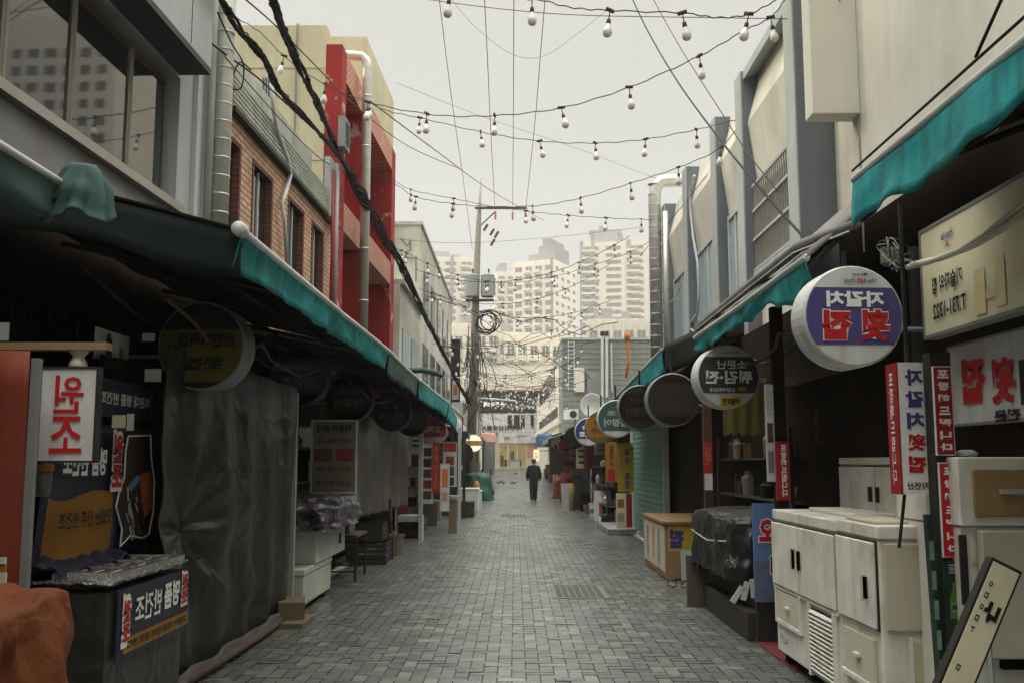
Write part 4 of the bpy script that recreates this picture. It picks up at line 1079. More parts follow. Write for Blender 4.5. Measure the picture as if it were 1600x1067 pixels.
round_sign('orange edged round sign with dull red band behind the rusty one', 884, 693, 41, .36, .2, 'brownface', ((-.5, .5, 'redstrip'),), (), rim='rosy')
round_sign('orange edged brown round sign at the end of the sign row', 877, 694, 45, .36, .2, 'brownface', ((-.6, .6, 'darkwood'),), (), rim='rosy')
round_sign('large olive round sign under the long teal awning', 314, 540, 7.3, .33, .26, 'brownface', ((-.8, .36, 'olive'),), (('커스타', .0, .62, .62, .16, 'plank', .02, None), ('삼진어묵집', .15, .12, 1.3, .32, 'black_ink', .05, None), ('횟집', .1, -.4, .9, .3, 'black_ink', .05, None)), rim='greymetal', rz=R(-3))
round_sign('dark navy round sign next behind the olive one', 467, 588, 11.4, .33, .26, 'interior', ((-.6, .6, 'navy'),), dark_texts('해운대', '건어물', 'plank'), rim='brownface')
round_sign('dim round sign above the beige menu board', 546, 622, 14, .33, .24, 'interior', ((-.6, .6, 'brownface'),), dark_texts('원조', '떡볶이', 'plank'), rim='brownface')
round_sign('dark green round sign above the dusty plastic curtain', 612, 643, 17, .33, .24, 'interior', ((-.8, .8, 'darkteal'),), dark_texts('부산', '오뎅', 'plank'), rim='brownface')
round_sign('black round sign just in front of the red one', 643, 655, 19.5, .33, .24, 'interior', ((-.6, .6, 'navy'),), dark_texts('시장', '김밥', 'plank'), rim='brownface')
round_sign('red and white round sign above the tall food picture boards', 676, 674, 23, .33, .22, 'palegrey', ((-.35, .9, 'redstrip'),), (('고구마', 0, .15, 1.2, .5, 'signcream', .03, None),), rim='greymetal')
round_sign('small dark round sign below the short white awning', 722, 708, 30, .33, .2, 'brownface', (), (), rim='dark')
rl = round_sign('glowing round lamp sign hanging before the utility pole', 740, 692, 39, .34, .2, 'litwhite', ((-.3, .3, 'lit'),), (('국수집', 0, .0, 1.1, .42, 'gold', .03, None),), rim='greymetal')

def panel(name, label, cat, C, u, w, h, k, t=.02, frame=None, texts=(), quads=(), tilt=0.0, group=None):
    """flat board at C facing u x UZ"""
    C = Vector(C); v = UZ
    if not (frame or texts or quads):
        b = MB(); b.quad(C, u, v, w, h, k, 0, t); return tag(b.build(name), label, cat, group)
    r = thing(name, label, cat, C, group)
    b = MB(); b.quad(C, u, v, w, h, k, 0, t); b.build('board', r)
    if frame:
        b = MB(); f = .015 if len(frame) == 1 else frame[1]
        n = u.cross(v)
        for (cc, ww, hh) in ((C - u * (w / 2 + f / 2), f, h + 2 * f), (C + u * (w / 2 + f / 2), f, h + 2 * f), (C + v * (h / 2 + f / 2), w, f), (C - v * (h / 2 + f / 2), w, f)):
            b.quad(cc, u, v, ww, hh, frame[0], .006, t + .012)
        b.build('frame', r)
    if quads:
        b = MB()
        for (x, y, ww, hh, kk) in quads: b.quad(C + u * x * w + v * y * h, u, v, ww * w, hh * h, kk, .004)
        b.build('print', r)
    if texts:
        b = MB()
        for (s, x, y, ww, hh, kk, bo, ko) in texts:
            c = C + u * x * w + v * y * h
            if ko: outlined(b, s, c, u, v, ww * w, hh * h, kk, ko, bo, .008)
            else: write(b, s, c, u, v, ww * w, hh * h, kk, bo, .008)
        b.build('lettering', r)
    return r
def panel_px(name, label, cat, x0, y0, x1, y1, d, k, **kw):   # camera facing board from its picture corners
    a, c = at(x0, (y0 + y1) / 2, d), at(x1, (y0 + y1) / 2, d); zt, zb_ = at((x0 + x1) / 2, y0, d).z, at((x0 + x1) / 2, y1, d).z
    return panel(name, label, cat, ((a.x + c.x) / 2, d, (zt + zb_) / 2), UX, c.x - a.x, zt - zb_, k, **kw)
def panel_side(name, label, cat, x0, x1, zt, zb_, X, k, **kw):  # board along the alley: px of its two ends at plane X
    d0, d1 = onX(x0, 640, X).y, onX(x1, 640, X).y
    u = UY if X < 0 else -UY
    return panel(name, label, cat, (X, (d0 + d1) / 2, (zt + zb_) / 2), u, abs(d1 - d0), zt - zb_, k, **kw)

# ================================================================== LEFT NEAR STALL
panel_px('framed_sign', 'white framed sign with two big red mirrored letters beside the orange banner', 'sign', 63, 576, 148, 719, 5.2, 'signwhite', frame=('dark', .012), t=.05,
         texts=(('원', .02, .22, .55, .42, 'red_ink', .015, None), ('조', .0, -.22, .6, .4, 'red_ink', .015, None)))
b = MB()
o0 = at(-40, 548, 4.95); o1 = at(46, 548, 4.95); ob = at(0, 925, 4.95).z
b.grid(lambda u, v: Vector((o0.x - .6 + (o1.x - o0.x + .6) * u, 4.95 + .03 * math.sin(u * 20) * (.3 + v), o0.z + (ob - o0.z - .3) * v)), 30, 8, 'orangered')
bb = b.build('banner_sheet', loc=(o1.x, 4.95, ob), solid=.006, smooth=True); tag(bb, 'tall orange red banner sheet beside the framed sign with red letters', 'banner')
pz = at(0, 886, 4.9).z; b = MB(); b.box(o0.x - .6, at(14, 886, 4.9).x, 4.86, 4.88, pz - .02, pz + .02, 'gold'); b.box(o0.x - .6, at(14, 886, 4.9).x, 4.855, 4.875, pz + .021, pz + .05, 'signwhite'); b.box(o0.x - .6, at(16, 886, 4.9).x, 4.855, 4.875, pz - .1, pz - .021, 'signwhite')
tag(b.build('striped_plate'), 'white and yellow striped plate in front of the orange red banner', 'plate')
p_ = at(50, 700, 5.0); b = MB(); b.box(p_.x - .02, p_.x + .02, 4.98, 5.02, 0, at(50, 560, 5).z, 'greymetal'); tag(b.build('stall_post'), 'grey steel post beside the orange red banner', 'post')
p_ = at(80, 541, 5.3); b = MB(); b.box(p_.x - .6, at(168, 541, 5.3).x, 5.28, 5.36, p_.z - .02, p_.z + .02, 'wood'); tag(b.build('timber_beam'), 'thin brown timber beam above the white framed sign', 'beam')
p_ = at(122, 575, 5.35); b = MB(); b.lathe((p_.x, 5.35, p_.z), [(.05, 0), (.045, .03), (.03, .055), (.03, .065), (.05, .085), (.05, .115), (.02, .12)], 'porcelain', 14); tag(b.build('porcelain_insulator', smooth=True), 'white porcelain insulator above the framed sign', 'insulator')
panel_side('paper_poster', 'pale paper poster with two dark bottle shapes above the navy strip', 'poster', 143, 197, at(170, 507, 6.3).z, at(170, 555, 6.3).z, -2.72, 'signwhite', t=.004, quads=((-.12, -.05, .18, .6, 'black_ink'), (-.12, .3, .08, .2, 'black_ink'), (.25, -.2, .12, .45, 'gold')))
panel_px('price_card', 'small pale price card hanging above the food poster', 'card', 175, 648, 196, 668, 6.1, 'signcream', t=.004)
panel_px('price_card', 'tall white price card hanging beside the wider pale card', 'card', 198, 646, 209, 672, 6.12, 'signwhite', t=.004)
panel_px('paper_note', 'tilted white paper note below the olive round sign', 'note', 226, 576, 252, 596, 6.9, 'signwhite', t=.003)
panel_px('paper_note', 'small pale note pinned just above the tilted paper note', 'note', 222, 521, 242, 533, 6.9, 'palegrey', t=.003)
panel_px('paper_note', 'grey paper sheet above the orange red banner', 'note', -10, 504, 14, 532, 5.6, 'palegrey', t=.003)
X = -2.6
panel_side('navy_banner', 'navy banner strip with white mirrored lettering above the food poster', 'banner', 152, 236, 2.12, 1.9, X, 'navy', t=.006,
           texts=(('해운대 명품 반건조', -.02, .0, .92, .36, 'white_ink', .03, None),), frame=('darkwood', .01))
r = thing('food_poster', 'navy and gold poster with seafood picture and mirrored letters behind the stall counter', 'poster', (X, 6.25, 1.02))
yA, yB = onX(62, 700, X).y, onX(236, 700, X).y; zA, zB_ = 1.84, 1.0; yw = yB - yA
b = MB()
def fp(u, v): return Vector((X + .02 * math.sin(u * 9 + v * 4) - .10 * (1 - v) * 0, yA + yw * u, zA + (zB_ - zA) * v))
b.grid(fp, 30, 16, 'navy'); b.build('sheet', r, solid=.004, smooth=True)
b = MB(); b.grid(lambda u, v: fp(.06 + .52 * u, .52 + .46 * v + .03 * math.sin(u * 6)) + Vector((.006, 0, 0)), 20, 8, 'gold'); b.build('gold_panel', r, smooth=True)
def yz(u, v, o_=.03): return Vector((X + o_, yA + yw * u, zA + (zB_ - zA) * v))
b = MB()
out = [(.69, .08), (.93, .06), (.95, .25), (1.0, .45), (1.0, .7), (.96, .88), (.88, .9), (.76, .86), (.66, .93), (.67, .8), (.6, .62), (.63, .5), (.67, .4), (.67, .2)]
b.add([yz(u, v, .032) for u, v in out], [tuple(range(len(out)))], 'squid'); b.build('picture', r)
b = MB(); b.tube([yz(u, v, .034) for u, v in out + out[:1]], .006, 'white_ink', 5); b.build('picture_border', r)
b = MB(); rs = random.Random(4)
b.add([yz(u, v, .036) for u, v in ((.83, .38), (.95, .36), (.985, .5), (.98, .68), (.9, .74), (.86, .6))], [(0, 1, 2, 3, 4, 5)], 'rosy')
b.add([yz(u, v, .036) for u, v in ((.7, .48), (.8, .38), (.84, .42), (.74, .52))], [(0, 1, 2, 3)], 'skyblue')
for k in range(16):
    a, c = .68 + rs.random() * .22, .46 + rs.random() * .36
    b.tube([yz(a, c, .037), yz(a + rs.uniform(0, .05), c + rs.uniform(.03, .12), .037)], .004 + rs.random() * .005, 'palegrey' if k % 3 else 'food2', 4)
b.build('picture_detail', r)
b = MB(); write(b, '명품 반건조', yz(.3, .28), UY, UZ, yw * .36, .17, 'white_ink', .04, .014)
outlined(b, '원\n조', yz(.58, .27), UY, UZ, yw * .1, .34, 'red_ink', 'white_ink', .05, .014, .16)
write(b, '맛있는 안주 반건조', yz(.33, .68), UY, UZ, yw * .44, .1, 'black_ink', .03, .014); b.build('lettering', r)
# stall counter
tA = at(50, 918, 5.45); tx0, tx1, ty0, ty1 = -2.78, -2.17, 5.45, 6.72
r = thing('stall_counter', 'foil topped stall counter with navy banner along its front', 'stall', (-2.5, 6.1, 0))
b = MB(); b.box(tx0, tx1 - .03, ty0 + .03, ty1, 0, .9, 'vinyl'); b.build('body', r)
b = MB()
def foil(u, v):
    x = tx0 + (tx1 - tx0) * u; y = ty0 + (ty1 - ty0) * v
    return Vector((x, y, .93 + .02 * noise.noise(Vector((x * 14, y * 14, 0))) + (.025 if v < .06 or u > .94 else 0)))
b.grid(foil, 40, 60, 'foil'); b.build('foil_top', r, solid=.01)
b = MB(); zt, zb_ = .9, .52
b.quad(Vector((tx1, (ty0 + .15 + ty1) / 2, (zt + zb_) / 2)), UY, UZ, ty1 - ty0 - .1, zt - zb_, 'navy', 0, .012); b.build('banner', r)
cb = Vector((tx1, (ty0 + .15 + ty1) / 2, (zt + zb_) / 2)); bw, bh = ty1 - ty0 - .1, zt - zb_
b = MB(); b.quad(cb + UZ * (-bh * .32) + UY * .04, UY, UZ, bw * .93, bh * .22, 'gold', .004); b.build('gold_stripe', r)
b = MB()
write(b, '명품', cb + UY * bw * .22 + UZ * bh * .18, UY, UZ, bw * .24, bh * .42, 'white_ink', .04, .006)
write(b, '반건조', cb - UY * bw * .12 + UZ * bh * .15, UY, UZ, bw * .36, bh * .4, 'white_ink', .02, .006)
outlined(b, '원\n조', cb + UY * bw * .425 + UZ * bh * .2, UY, UZ, bw * .1, bh * .5, 'red_ink', 'white_ink', .05, .006, .2)
outlined(b, '원\n조', cb - UY * bw * .41 + UZ * bh * .05, UY, UZ, bw * .09, bh * .6, 'red_ink', 'white_ink', .05, .006, .3)
write(b, '오징어 쥐포 한치 문어 안주', cb + UZ * (-bh * .32) + UY * .04, UY, UZ, bw * .86, bh * .13, 'black_ink', .03, .008); b.build('lettering', r)
for k in range(3):
    y = 5.58 + k * .38
    r = thing('foil_tray', ('foil covered tray on the near end of the foil counter', 'foil covered tray in the middle of the foil counter', 'foil covered tray on the far end of the foil counter')[k], 'tray', (-2.4, y + .17, .95))
    b = MB(); b.box(-2.52, -2.2, y, y + .33, .955, .985, 'navy'); b.build('tray', r)
    b = MB()
    for (x0_, x1_, y0_, y1_) in ((-2.54, -2.18, y - .012, y + .012), (-2.54, -2.18, y + .318, y + .342), (-2.2, -2.17, y + .013, y + .317)): b.box(x0_, x1_, y0_, y1_, .955, 1.0, 'foil')
    b.build('foil_edge', r)
    b = MB()
    for q in range(5): b.box(-2.47 + q * .05, -2.462 + q * .05, y + .06, y + .26, .985, .99, 'gold' if q % 2 else 'white_ink')
    b.build('print', r)
def heap(name, label, cat, cx, cy, z0, sx_, sy_, h, k, seed, wr=.08, folds=9, flare=.08, sq=4.0, nu=80, nv=26, smooth=True, topn=.1, group=None):
    b = MB()
    def fn(u, v):
        a = 2 * math.pi * u; c, s = math.cos(a), math.sin(a)
        rr = (abs(c) ** sq + abs(s) ** sq) ** (-1 / sq)
        if v < .4: t = v / .4; ra = rr * t * .96; z = h - .03 * h * t ** 3 + h * topn * noise.noise(Vector((c * ra * 1.7, s * ra * 1.7, seed)))
        else:
            t = (v - .4) / .6; ra = rr * (.96 + .04 * math.sin(min(1, t * 6) * math.pi / 2) + flare * t + wr * t * math.sin(a * folds + 2 * noise.noise(Vector((c, s, seed))) * 3) * .6)
            z = h * (.97 - .97 * t) + h * topn * noise.noise(Vector((c * rr * .96 * 1.7, s * rr * .96 * 1.7, seed))) * (1 - t)
        d = wr * noise.noise(Vector((c * rr * 2.5, s * rr * 2.5, v * 5 + seed))) * (.3 + v) + wr * .5 * noise.noise(Vector((c * 6, s * 6, v * 9 + seed * 2)))
        ra *= (1 + d)
        return Vector((cx + c * ra * sx_, cy + s * ra * sy_, z0 + max(0, z)))
    b.grid(fn, nu, nv, k)
    return tag(b.build(name, loc=(cx, cy, z0), smooth=smooth), label, cat, group)
heap('covered_bundle', 'bundle covered with crumpled orange cloth in front of the foil counter', 'covered bundle', -2.3, 3.95, 0, .42, .5, 1.08, 'orange', 3, wr=.17, folds=9, flare=.04, topn=.1, sq=4, nu=140, nv=60)
r = thing('sauce_jar', 'plastic jar with yellow lid hanging by the food poster', 'jar', at(62, 775, 5.35))
p_ = at(66, 775, 5.35); b = MB(); b.lathe((p_.x, 5.35, p_.z), [(.03, 0), (.04, .01), (.045, .12), (.04, .13)], 'clear', 12); b.build('body', r, smooth=True)
b = MB(); b.lathe((p_.x, 5.35, p_.z + .13), [(.05, 0), (.052, .03), (.05, .04)], 'gold', 12); b.build('lid', r)
b = MB()   # crumpled banner heap on counter
b.grid(lambda u, v: Vector((-2.76 + .3 * u, 5.5 + 1.0 * v, .98 + .09 * abs(noise.noise(Vector((u * 3, v * 5, 2)))) + .12 * (1 - u))), 18, 30, 'navy'); bbn = b.build('folded_banner', smooth=True, solid=.006)
tag(bbn, 'folded navy banner lying along the back of the foil counter', 'banner')

# grey vinyl sheet
def curtain(name, label, cat, p0, p1, z0, z1, k, nf, amp, seed, extra=None, nu=90, nv=30, taper=0.0, group=None, solid=.005):
    p0, p1 = Vector((p0[0], p0[1], 0)), Vector((p1[0], p1[1], 0)); t = (p1 - p0).normalized(); n = Vector((t.y, -t.x, 0))
    b = MB()
    def fn(u, v):
        q = p0.lerp(p1, u); z = z1 + (z0 - z1) * v
        a = amp * (math.sin(u * nf * 2 * math.pi + seed + 1.5 * noise.noise(Vector((u * 3, seed, v)))) * (.4 + .6 * v) + 1.2 * noise.noise(Vector((u * nf * .6, v * 1.6, seed))))
        w = Vector((0, 0, 0))
        if extra: w = extra(u, v)
        return q + n * a + Vector((0, 0, z)) + w
    b.grid(fn, nu, nv, k)
    return tag(b.build(name, loc=((p0.x + p1.x) / 2, (p0.y + p1.y) / 2, z0), smooth=True, solid=solid), label, cat, group)
def vin(u, v):
    du, dv = (u - .2) / .9, v - .56
    q = math.hypot(du * 1.3, dv); an = math.atan2(dv, du)
    pinch = math.exp(-(du / .12) ** 2 - (dv / .2) ** 2)
    fold = .035 * math.sin(an * 7 + .6) * math.exp(-((q - .16) / .16) ** 2) + .014 * math.sin(an * 13) * math.exp(-((q - .1) / .1) ** 2)
    bel = math.exp(-((u - .42) / .12) ** 2 - ((v - .5) / .1) ** 2)
    sag = math.exp(-((u - .55) / .3) ** 2 - ((v - .8 + .25 * (u - .55) ** 2) / .07) ** 2)
    wr = .012 * noise.noise(Vector((u * 9, v * 7, 3))) + .008 * noise.noise(Vector((u * 26, v * 18, 9)))
    gather = .4 * (.2 - u) * math.exp(-(du / .28) ** 2 - (dv / .2) ** 2)
    return Vector((-.14 * pinch + fold + .05 * bel + .045 * sag + wr, gather, 0))
curtain('vinyl_sheet', 'large grey vinyl sheet pinched by a rope over a closed stall', 'tarpaulin', (-2.42, 6.85), (-2.36, 10.75), .06, 2.42, 'vinyl', 5.5, .035, 2.0, vin, 220, 100)
vs_ = [o for o in bpy.data.objects if o.name == 'vinyl_sheet'][0]
b = MB(); b.grid(lambda u, v: Vector((-2.33 + .02 * math.sin(u * 30), 6.95 + 3.7 * u, .04 + .09 * v + .012 * math.sin(u * 19))), 60, 2, 'canvas'); b.build('hem', vs_, solid=.006)
b = MB(); b.tube([(-2.36, 7.0, .05), (-2.3, 8.2, .06), (-2.3, 9.4, .05), (-2.32, 10.5, .06)], .035, 'plank', 8); tag(b.build('hem_pole', smooth=True), 'weathered pole weighing down the hem of the grey vinyl sheet', 'pole')
b = MB(); b.tube([at(312, 868, 7.7) + Vector((.02, 0, 0)), at(300, 874, 7.55), at(285, 866, 7.4)], .012, 'black', 6); tag(b.build('tie_rope', smooth=True), 'dark tie gathering the grey vinyl sheet', 'rope')
b = MB(); b.box(-2.42, -2.06, 9.9, 10.5, .0, .05, 'card'); b.box(-2.4, -2.14, 10.1, 10.6, .05, .22, 'card', R(12)); tag(b.build('cardboard_pack'), 'flattened cardboard lying at the far foot of the vinyl sheet', 'cardboard')
p_ = onX(464, 700, -2.36); b = MB(); b.box(-2.42, -2.36, p_.y - .03, p_.y + .03, 0, 2.35, 'palegrey'); tag(b.build('white_post'), 'white painted stall post at the end of the vinyl sheet', 'post')
curtain('inner_curtain', 'brownish dark curtain sheet between the olive sign and the vinyl sheet', 'curtain', (-2.7, 6.4), (-2.6, 8.3), .8, 2.3, 'interior2', 5, .04, 8.0, None, 60, 16)

def menu_board(label, x0, y0, x1, y1, d, face, rows, frame='palegrey', title=None, tk='redstrip'):
    qs = []; tx = []
    n = len(rows)
    for i, row in enumerate(rows):
        yy = .5 - (i + .5 + (.9 if title else .2)) / (n + (1 if title else .4))
        if row == 'T': tx.append(('국내산 재료 사용', 0, yy, .8, .3 / n, 'brownface', .01, None)); continue
        m = len(row)
        for j, kk in enumerate(row): qs.append(((j + .5) / m - .5, yy, .82 / m, .72 / n, kk))
    if title: tx.append((title, 0, .5 - .5 / (n + 1), .8, .55 / (n + 1), tk, .03, None))
    return panel_px('menu_board', label, 'menu board', x0, y0, x1, y1, d, face, frame=(frame, .02), quads=qs, texts=tx, t=.03)
menu_board('dim beige menu board with two food pictures behind the plum cover', 488, 658, 555, 768, 12.2, 'shadecream', ['T', ('food1', 'food2'), 'T', 'T'], title='떡볶이 순대', tk='brownface')
# foam boxes
def foam(label, x0, x1, y0, y1, z0, z1, slot=False):
    r = thing('foam_box', label, 'box', ((x0 + x1) / 2, (y0 + y1) / 2, z0), 'foam boxes under the plum tarpaulin')
    b = MB(); b.box(x0, x1, y0, y1, z0, z1 - .07, 'styro'); b.build('body', r, bevel=.012)
    b = MB(); b.box(x0 - .012, x1 + .012, y0 - .012, y1 + .012, z1 - .068, z1, 'styro'); b.build('lid', r, bevel=.01)
    if slot: b = MB(); b.box(x1 - .002, x1 + .016, y1 - .45, y1 - .36, z0 + .12, z0 + .24, 'dark'); b.build('grip', r)
foam('lower white foam box standing on blocks beside the vinyl sheet', -2.75, -2.27, 10.9, 12.5, .07, .46)
foam('upper white foam box with a dark grip slot under the plum tarpaulin', -2.78, -2.24, 11.4, 13.3, .464, .84, True)
b = MB(); b.box(-2.7, -2.35, 11.0, 11.2, 0, .068, 'darkplank'); b.box(-2.7, -2.3, 12.2, 12.4, 0, .068, 'darkplank'); tag(b.build('support_blocks'), 'dark blocks under the lower foam box', 'blocks')
heap('plum_tarpaulin', 'shiny plum tarpaulin draped over the foam boxes', 'tarpaulin', -2.48, 12.5, .84, .42, 1.3, .38, 'purpletarp', 8, wr=.13, folds=11, flare=.06, topn=.18)
def stool(name, label, cx, cy, w, l, h, k='dark', top='plank'):
    r = thing(name, label, name.replace('_', ' '), (cx, cy, gz(cy)))
    z = gz(cy)
    b = MB(); b.box(cx - w / 2, cx + w / 2, cy - l / 2, cy + l / 2, z + h - .03, z + h, top); b.build('top', r)
    for sx_ in (-1, 1):
        for sy_ in (-1, 1):
            b = MB(); x, y = cx + sx_ * (w / 2 - .025), cy + sy_ * (l / 2 - .025); b.box(x - .015, x + .015, y - .015, y + .015, z, z + h - .031, k); b.build('leg', r)
    b = MB()
    for sy_ in (-1, 1): y = cy + sy_ * (l / 2 - .025); b.box(cx - w / 2 + .041, cx + w / 2 - .041, y - .01, y + .01, z + .12, z + .14, k)
    b.build('stretcher', r)
stool('low_table', 'low dark metal framed table beyond the foam boxes', -2.42, 14.2, .55, .9, .62)
b = MB(); b.box(-2.6, -2.3, 14.0, 14.5, .625, .95, 'card'); tag(b.build('carton', bevel=.01), 'brown carton on the low dark table', 'carton')
curtain('plastic_curtain', 'dusty translucent plastic curtain hanging behind the dark crates', 'curtain', (-2.5, 15.9), (-2.3, 21.5), .72, 2.42, 'clear', 5, .05, 4.0, None, 120, 24)
def crate(label, cx, cy, w, l, h, k, z=0):
    r = thing('crate', label, 'crate', (cx, cy, gz(cy) + z)); z += gz(cy)
    b = MB(); b.box(cx - w / 2 + .02, cx + w / 2 - .02, cy - l / 2 + .02, cy + l / 2 - .02, z, z + .02, k)
    n = 4
    for i in range(n):
        zz = z + i * h / n + .01
        b.box(cx - w / 2, cx + w / 2, cy - l / 2, cy - l / 2 + .018, zz, zz + h / n - .02, k); b.box(cx - w / 2, cx + w / 2, cy + l / 2 - .018, cy + l / 2, zz, zz + h / n - .02, k)
        b.box(cx - w / 2, cx - w / 2 + .018, cy - l / 2 + .02, cy + l / 2 - .02, zz, zz + h / n - .02, k); b.box(cx + w / 2 - .018, cx + w / 2, cy - l / 2 + .02, cy + l / 2 - .02, zz, zz + h / n - .02, k)
    b.build('slats', r)
    b = MB()
    for sx_ in (-1, 1):
        for sy_ in (-1, 1): x, y = cx + sx_ * (w / 2 + .008), cy + sy_ * (l / 2 - .02); b.box(x - .012, x + .012, y - .02, y + .02, z, z + h, k)
    b.build('corner_post', r); return r
crate('dark slatted crate on the ground below the dusty plastic curtain', -2.35, 16.4, .6, .9, .34, 'darkplank')
crate('second dark crate stacked on the crate below the plastic curtain', -2.4, 16.45, .55, .8, .3, 'darkplank', .345)
def bucket(label, cx, cy, r_, h, k, rim=None, band_=None):
    z = gz(cy); t = thing('bucket', label, 'bucket', (cx, cy, z))
    b = MB(); b.lathe((cx, cy, z), [(r_ * .78, 0), (r_ * .95, h * .9), (r_, h * .92), (r_ * 1.02, h), (r_ * .9, h), (r_ * .8, h * .4)], k, 18); b.build('body', t, smooth=False)
    b = MB(); b.tube([(cx + r_ * math.cos(a), cy, z + h * (.9 - .5 * math.sin(a))) for a in [i * math.pi / 8 for i in range(9)]], .008, 'dark', 5); b.build('handle', t)
    if band_: b = MB(); b.lathe((cx, cy, z), [(r_ * .9, h * .3), (r_ * .95, h * .6)], band_, 18); b.build('label_band', t)
bucket('brown bucket beside the two dark crates', -2.12, 17.6, .2, .36, 'card')
p_ = onX(634, 815, -2.2); b = MB(); b.tube([(-2.2, 18.0, 0), (-2.25, 18.1, .95)], .03, 'darkplank', 7); tag(b.build('short_post', smooth=True), 'short dark post standing by the brown bucket', 'post')
# menu boards group further along
menu_board('tall white board with a single column of dark food pictures', 655, 694, 676, 785, 21.0, 'signwhite', [('food1',), ('squid',), ('food1',), ('food2',), ('food1',)])
panel_px('vertical_banner', 'deep red vertical banner beside the column of food pictures', 'banner', 676, 690, 687, 770, 20.9, 'redstrip', texts=(('떡\n볶\n이\n순\n대', 0, 0, .6, .85, 'rosy', .02, None),))
panel_px('menu_board', 'white leaning board with orange print beside the red banner', 'menu board', 689, 725, 701, 797, 21.5, 'signwhite', frame=('palegrey', .02), quads=((0, .2, .8, .4, 'rosy'), (0, -.2, .7, .2, 'pinkcloth')))
panel_px('menu_board', 'dark red board with round plates printed on it', 'menu board', 692, 690, 714, 760, 23.5, 'palegrey', frame=('dark', .02), quads=((0, .38, .9, .2, 'redstrip'), (0, .08, .6, .2, 'food2'), (0, -.15, .6, .2, 'food1'), (0, -.38, .6, .18, 'squid')))
b = MB(); b.box(-2.4, -1.92, 20.6, 21.2, 0, .52, 'palegrey'); b.box(-2.38, -1.94, 20.58, 20.6, .06, .4, 'interior2'); tag(b.build('low_cabinet', bevel=.01), 'low pale cabinet under the food picture boards', 'cabinet')
for (px, d, k, lb) in ((718, 26, 'palegrey', 'white stall post beside the boards with round plates'), (707, 24.5, 'dark', 'thin dark post behind the white leaning board'), (725, 29, 'dark', 'dark stall post by the hanging lamp sign'), (658, 20.6, 'palegrey', 'pale post at the end of the dusty plastic curtain')):
    q = at(px, 730, d); b = MB(); b.box(q.x - .04, q.x + .04, d - .04, d + .04, 0, 2.5, k); tag(b.build('stall_post'), lb, 'post')
q = at(708, 760, 23); r = thing('water_tap_stand', 'grey tap stand with a steel basin top', 'tap stand', (q.x, 23, 0))
b = MB(); b.box(q.x - .09, q.x + .09, 22.9, 23.1, 0, .75, 'card'); b.build('pedestal', r)
b = MB(); b.lathe((q.x, 23, .75), [(.1, 0), (.17, .06), (.18, .1), (.1, .1)], 'steel', 14); b.build('basin', r)
for i, (px, y, w, l, h, k, lb) in enumerate(((733, 33, .6, .9, .7, 'styro', 'white foam box stack by the green tarpaulin'), (741, 36, .5, .7, .55, 'signwhite', 'white crate with colourful print by the green tarpaulin'), (727, 29.5, .5, .7, .4, 'darkplank', 'dark low box in front of the white foam stack'))):
    q = at(px, 760, y); b = MB(); b.box(q.x - w / 2, q.x + w / 2, y, y + l, 0, h, k); b.box(q.x - w / 2 - .02, q.x + w / 2 + .02, y - .02, y + l + .02, h + .002, h + .06, k); tag(b.build('stacked_box', bevel=.01), lb, 'box')
q = at(751, 755, 43); heap('green_tarpaulin', 'green tarpaulin heap near the foot of the utility pole', 'tarpaulin', q.x - .15, 43, 0, .55, .9, 1.15, 'greenT', 5, wr=.1, folds=8, flare=.3, sq=2.4, nu=48, nv=16)
q = at(744, 752, 41); b = MB(); b.lathe((q.x, 41, .0), [(.1, 0), (.16, .2), (.15, .7), (.05, .85)], 'gold', 10); tag(b.build('yellow_bag', smooth=True), 'small yellow bag in front of the green tarpaulin', 'bag')
q = at(767, 757, 48); r = thing('pole_stand', 'black weighted base with a thin pole by the pigeons', 'pole base', (q.x, 48, gz(48)))
b = MB(); b.box(q.x - .16, q.x + .16, 47.85, 48.2, gz(48), gz(48) + .26, 'dark'); b.build('base', r, bevel=.03)
b = MB(); b.tube([(q.x, 48, gz(48) + .26), (q.x, 48, gz(48) + 1.25)], .03, 'dark', 7); b.build('pole', r)
q = at(755, 762, 44); bucket('white bucket beside the black weighted base', q.x, 44, .24, .32, 'signwhite')
q = at(762, 700, 56); panel_px('grey_door', 'pale blue grey door panel under the pink parasol by the lit shop', 'door', 756, 690, 772, 742, 62, 'greymetal', t=.05)
q = at(763, 676, 66); heap('pink_parasol', 'pink and tan folded parasol top by the end building', 'parasol', q.x, 66, at(763, 690, 66).z, .45, .45, .6, 'pinkcloth', 2, wr=.04, folds=8, flare=.5, sq=2, nu=30, nv=10)

# ================================================================== RIGHT NEAR: signboard, signs, cabinets
panel_side('shop_signboard', 'long aged cream signboard with black mirrored lettering and phone number', 'signboard', 1452, 1700, 3.05, 2.39, 2.6, 'signcream', t=.08, frame=('greymetal', .02),
           quads=())
yS = onX(1452, 528, 2.6).y
r = [o for o in bpy.data.objects if o.name.startswith('shop_signboard')][0]
def sg(px, py): p = onX(px, py, 2.6); return Vector((2.6, p.y, p.z))
b = MB(); u = -UY
def spx(s, x0, x1, yc, hpx, k, bold):
    a, c = sg(x0, yc), sg(x1, yc); h = hpx * a.y / F
    write(b, s, (a + c) / 2, u, UZ, (a - c).length, h, k, bold, .01)
spx('기술자의 집', 1459, 1506, 439, 27, 'black_ink', .03); spx('T.731-1322', 1460, 1512, 480, 25, 'black_ink', .03)
b.build('lettering', r)
b = MB()
for (x0_, x1_, y0_, y1_) in ((1524, 1541, 420, 492), (1541, 1556, 452, 466), (1556, 1572, 400, 478), (1582, 1640, 398, 420), (1600, 1625, 420, 470)):
    a, c = sg(x0_, (y0_ + y1_) / 2), sg(x1_, (y0_ + y1_) / 2); b.quad((a + c) / 2, u, UZ, (a - c).length, (y1_ - y0_) * a.y / F, 'gold', .006)
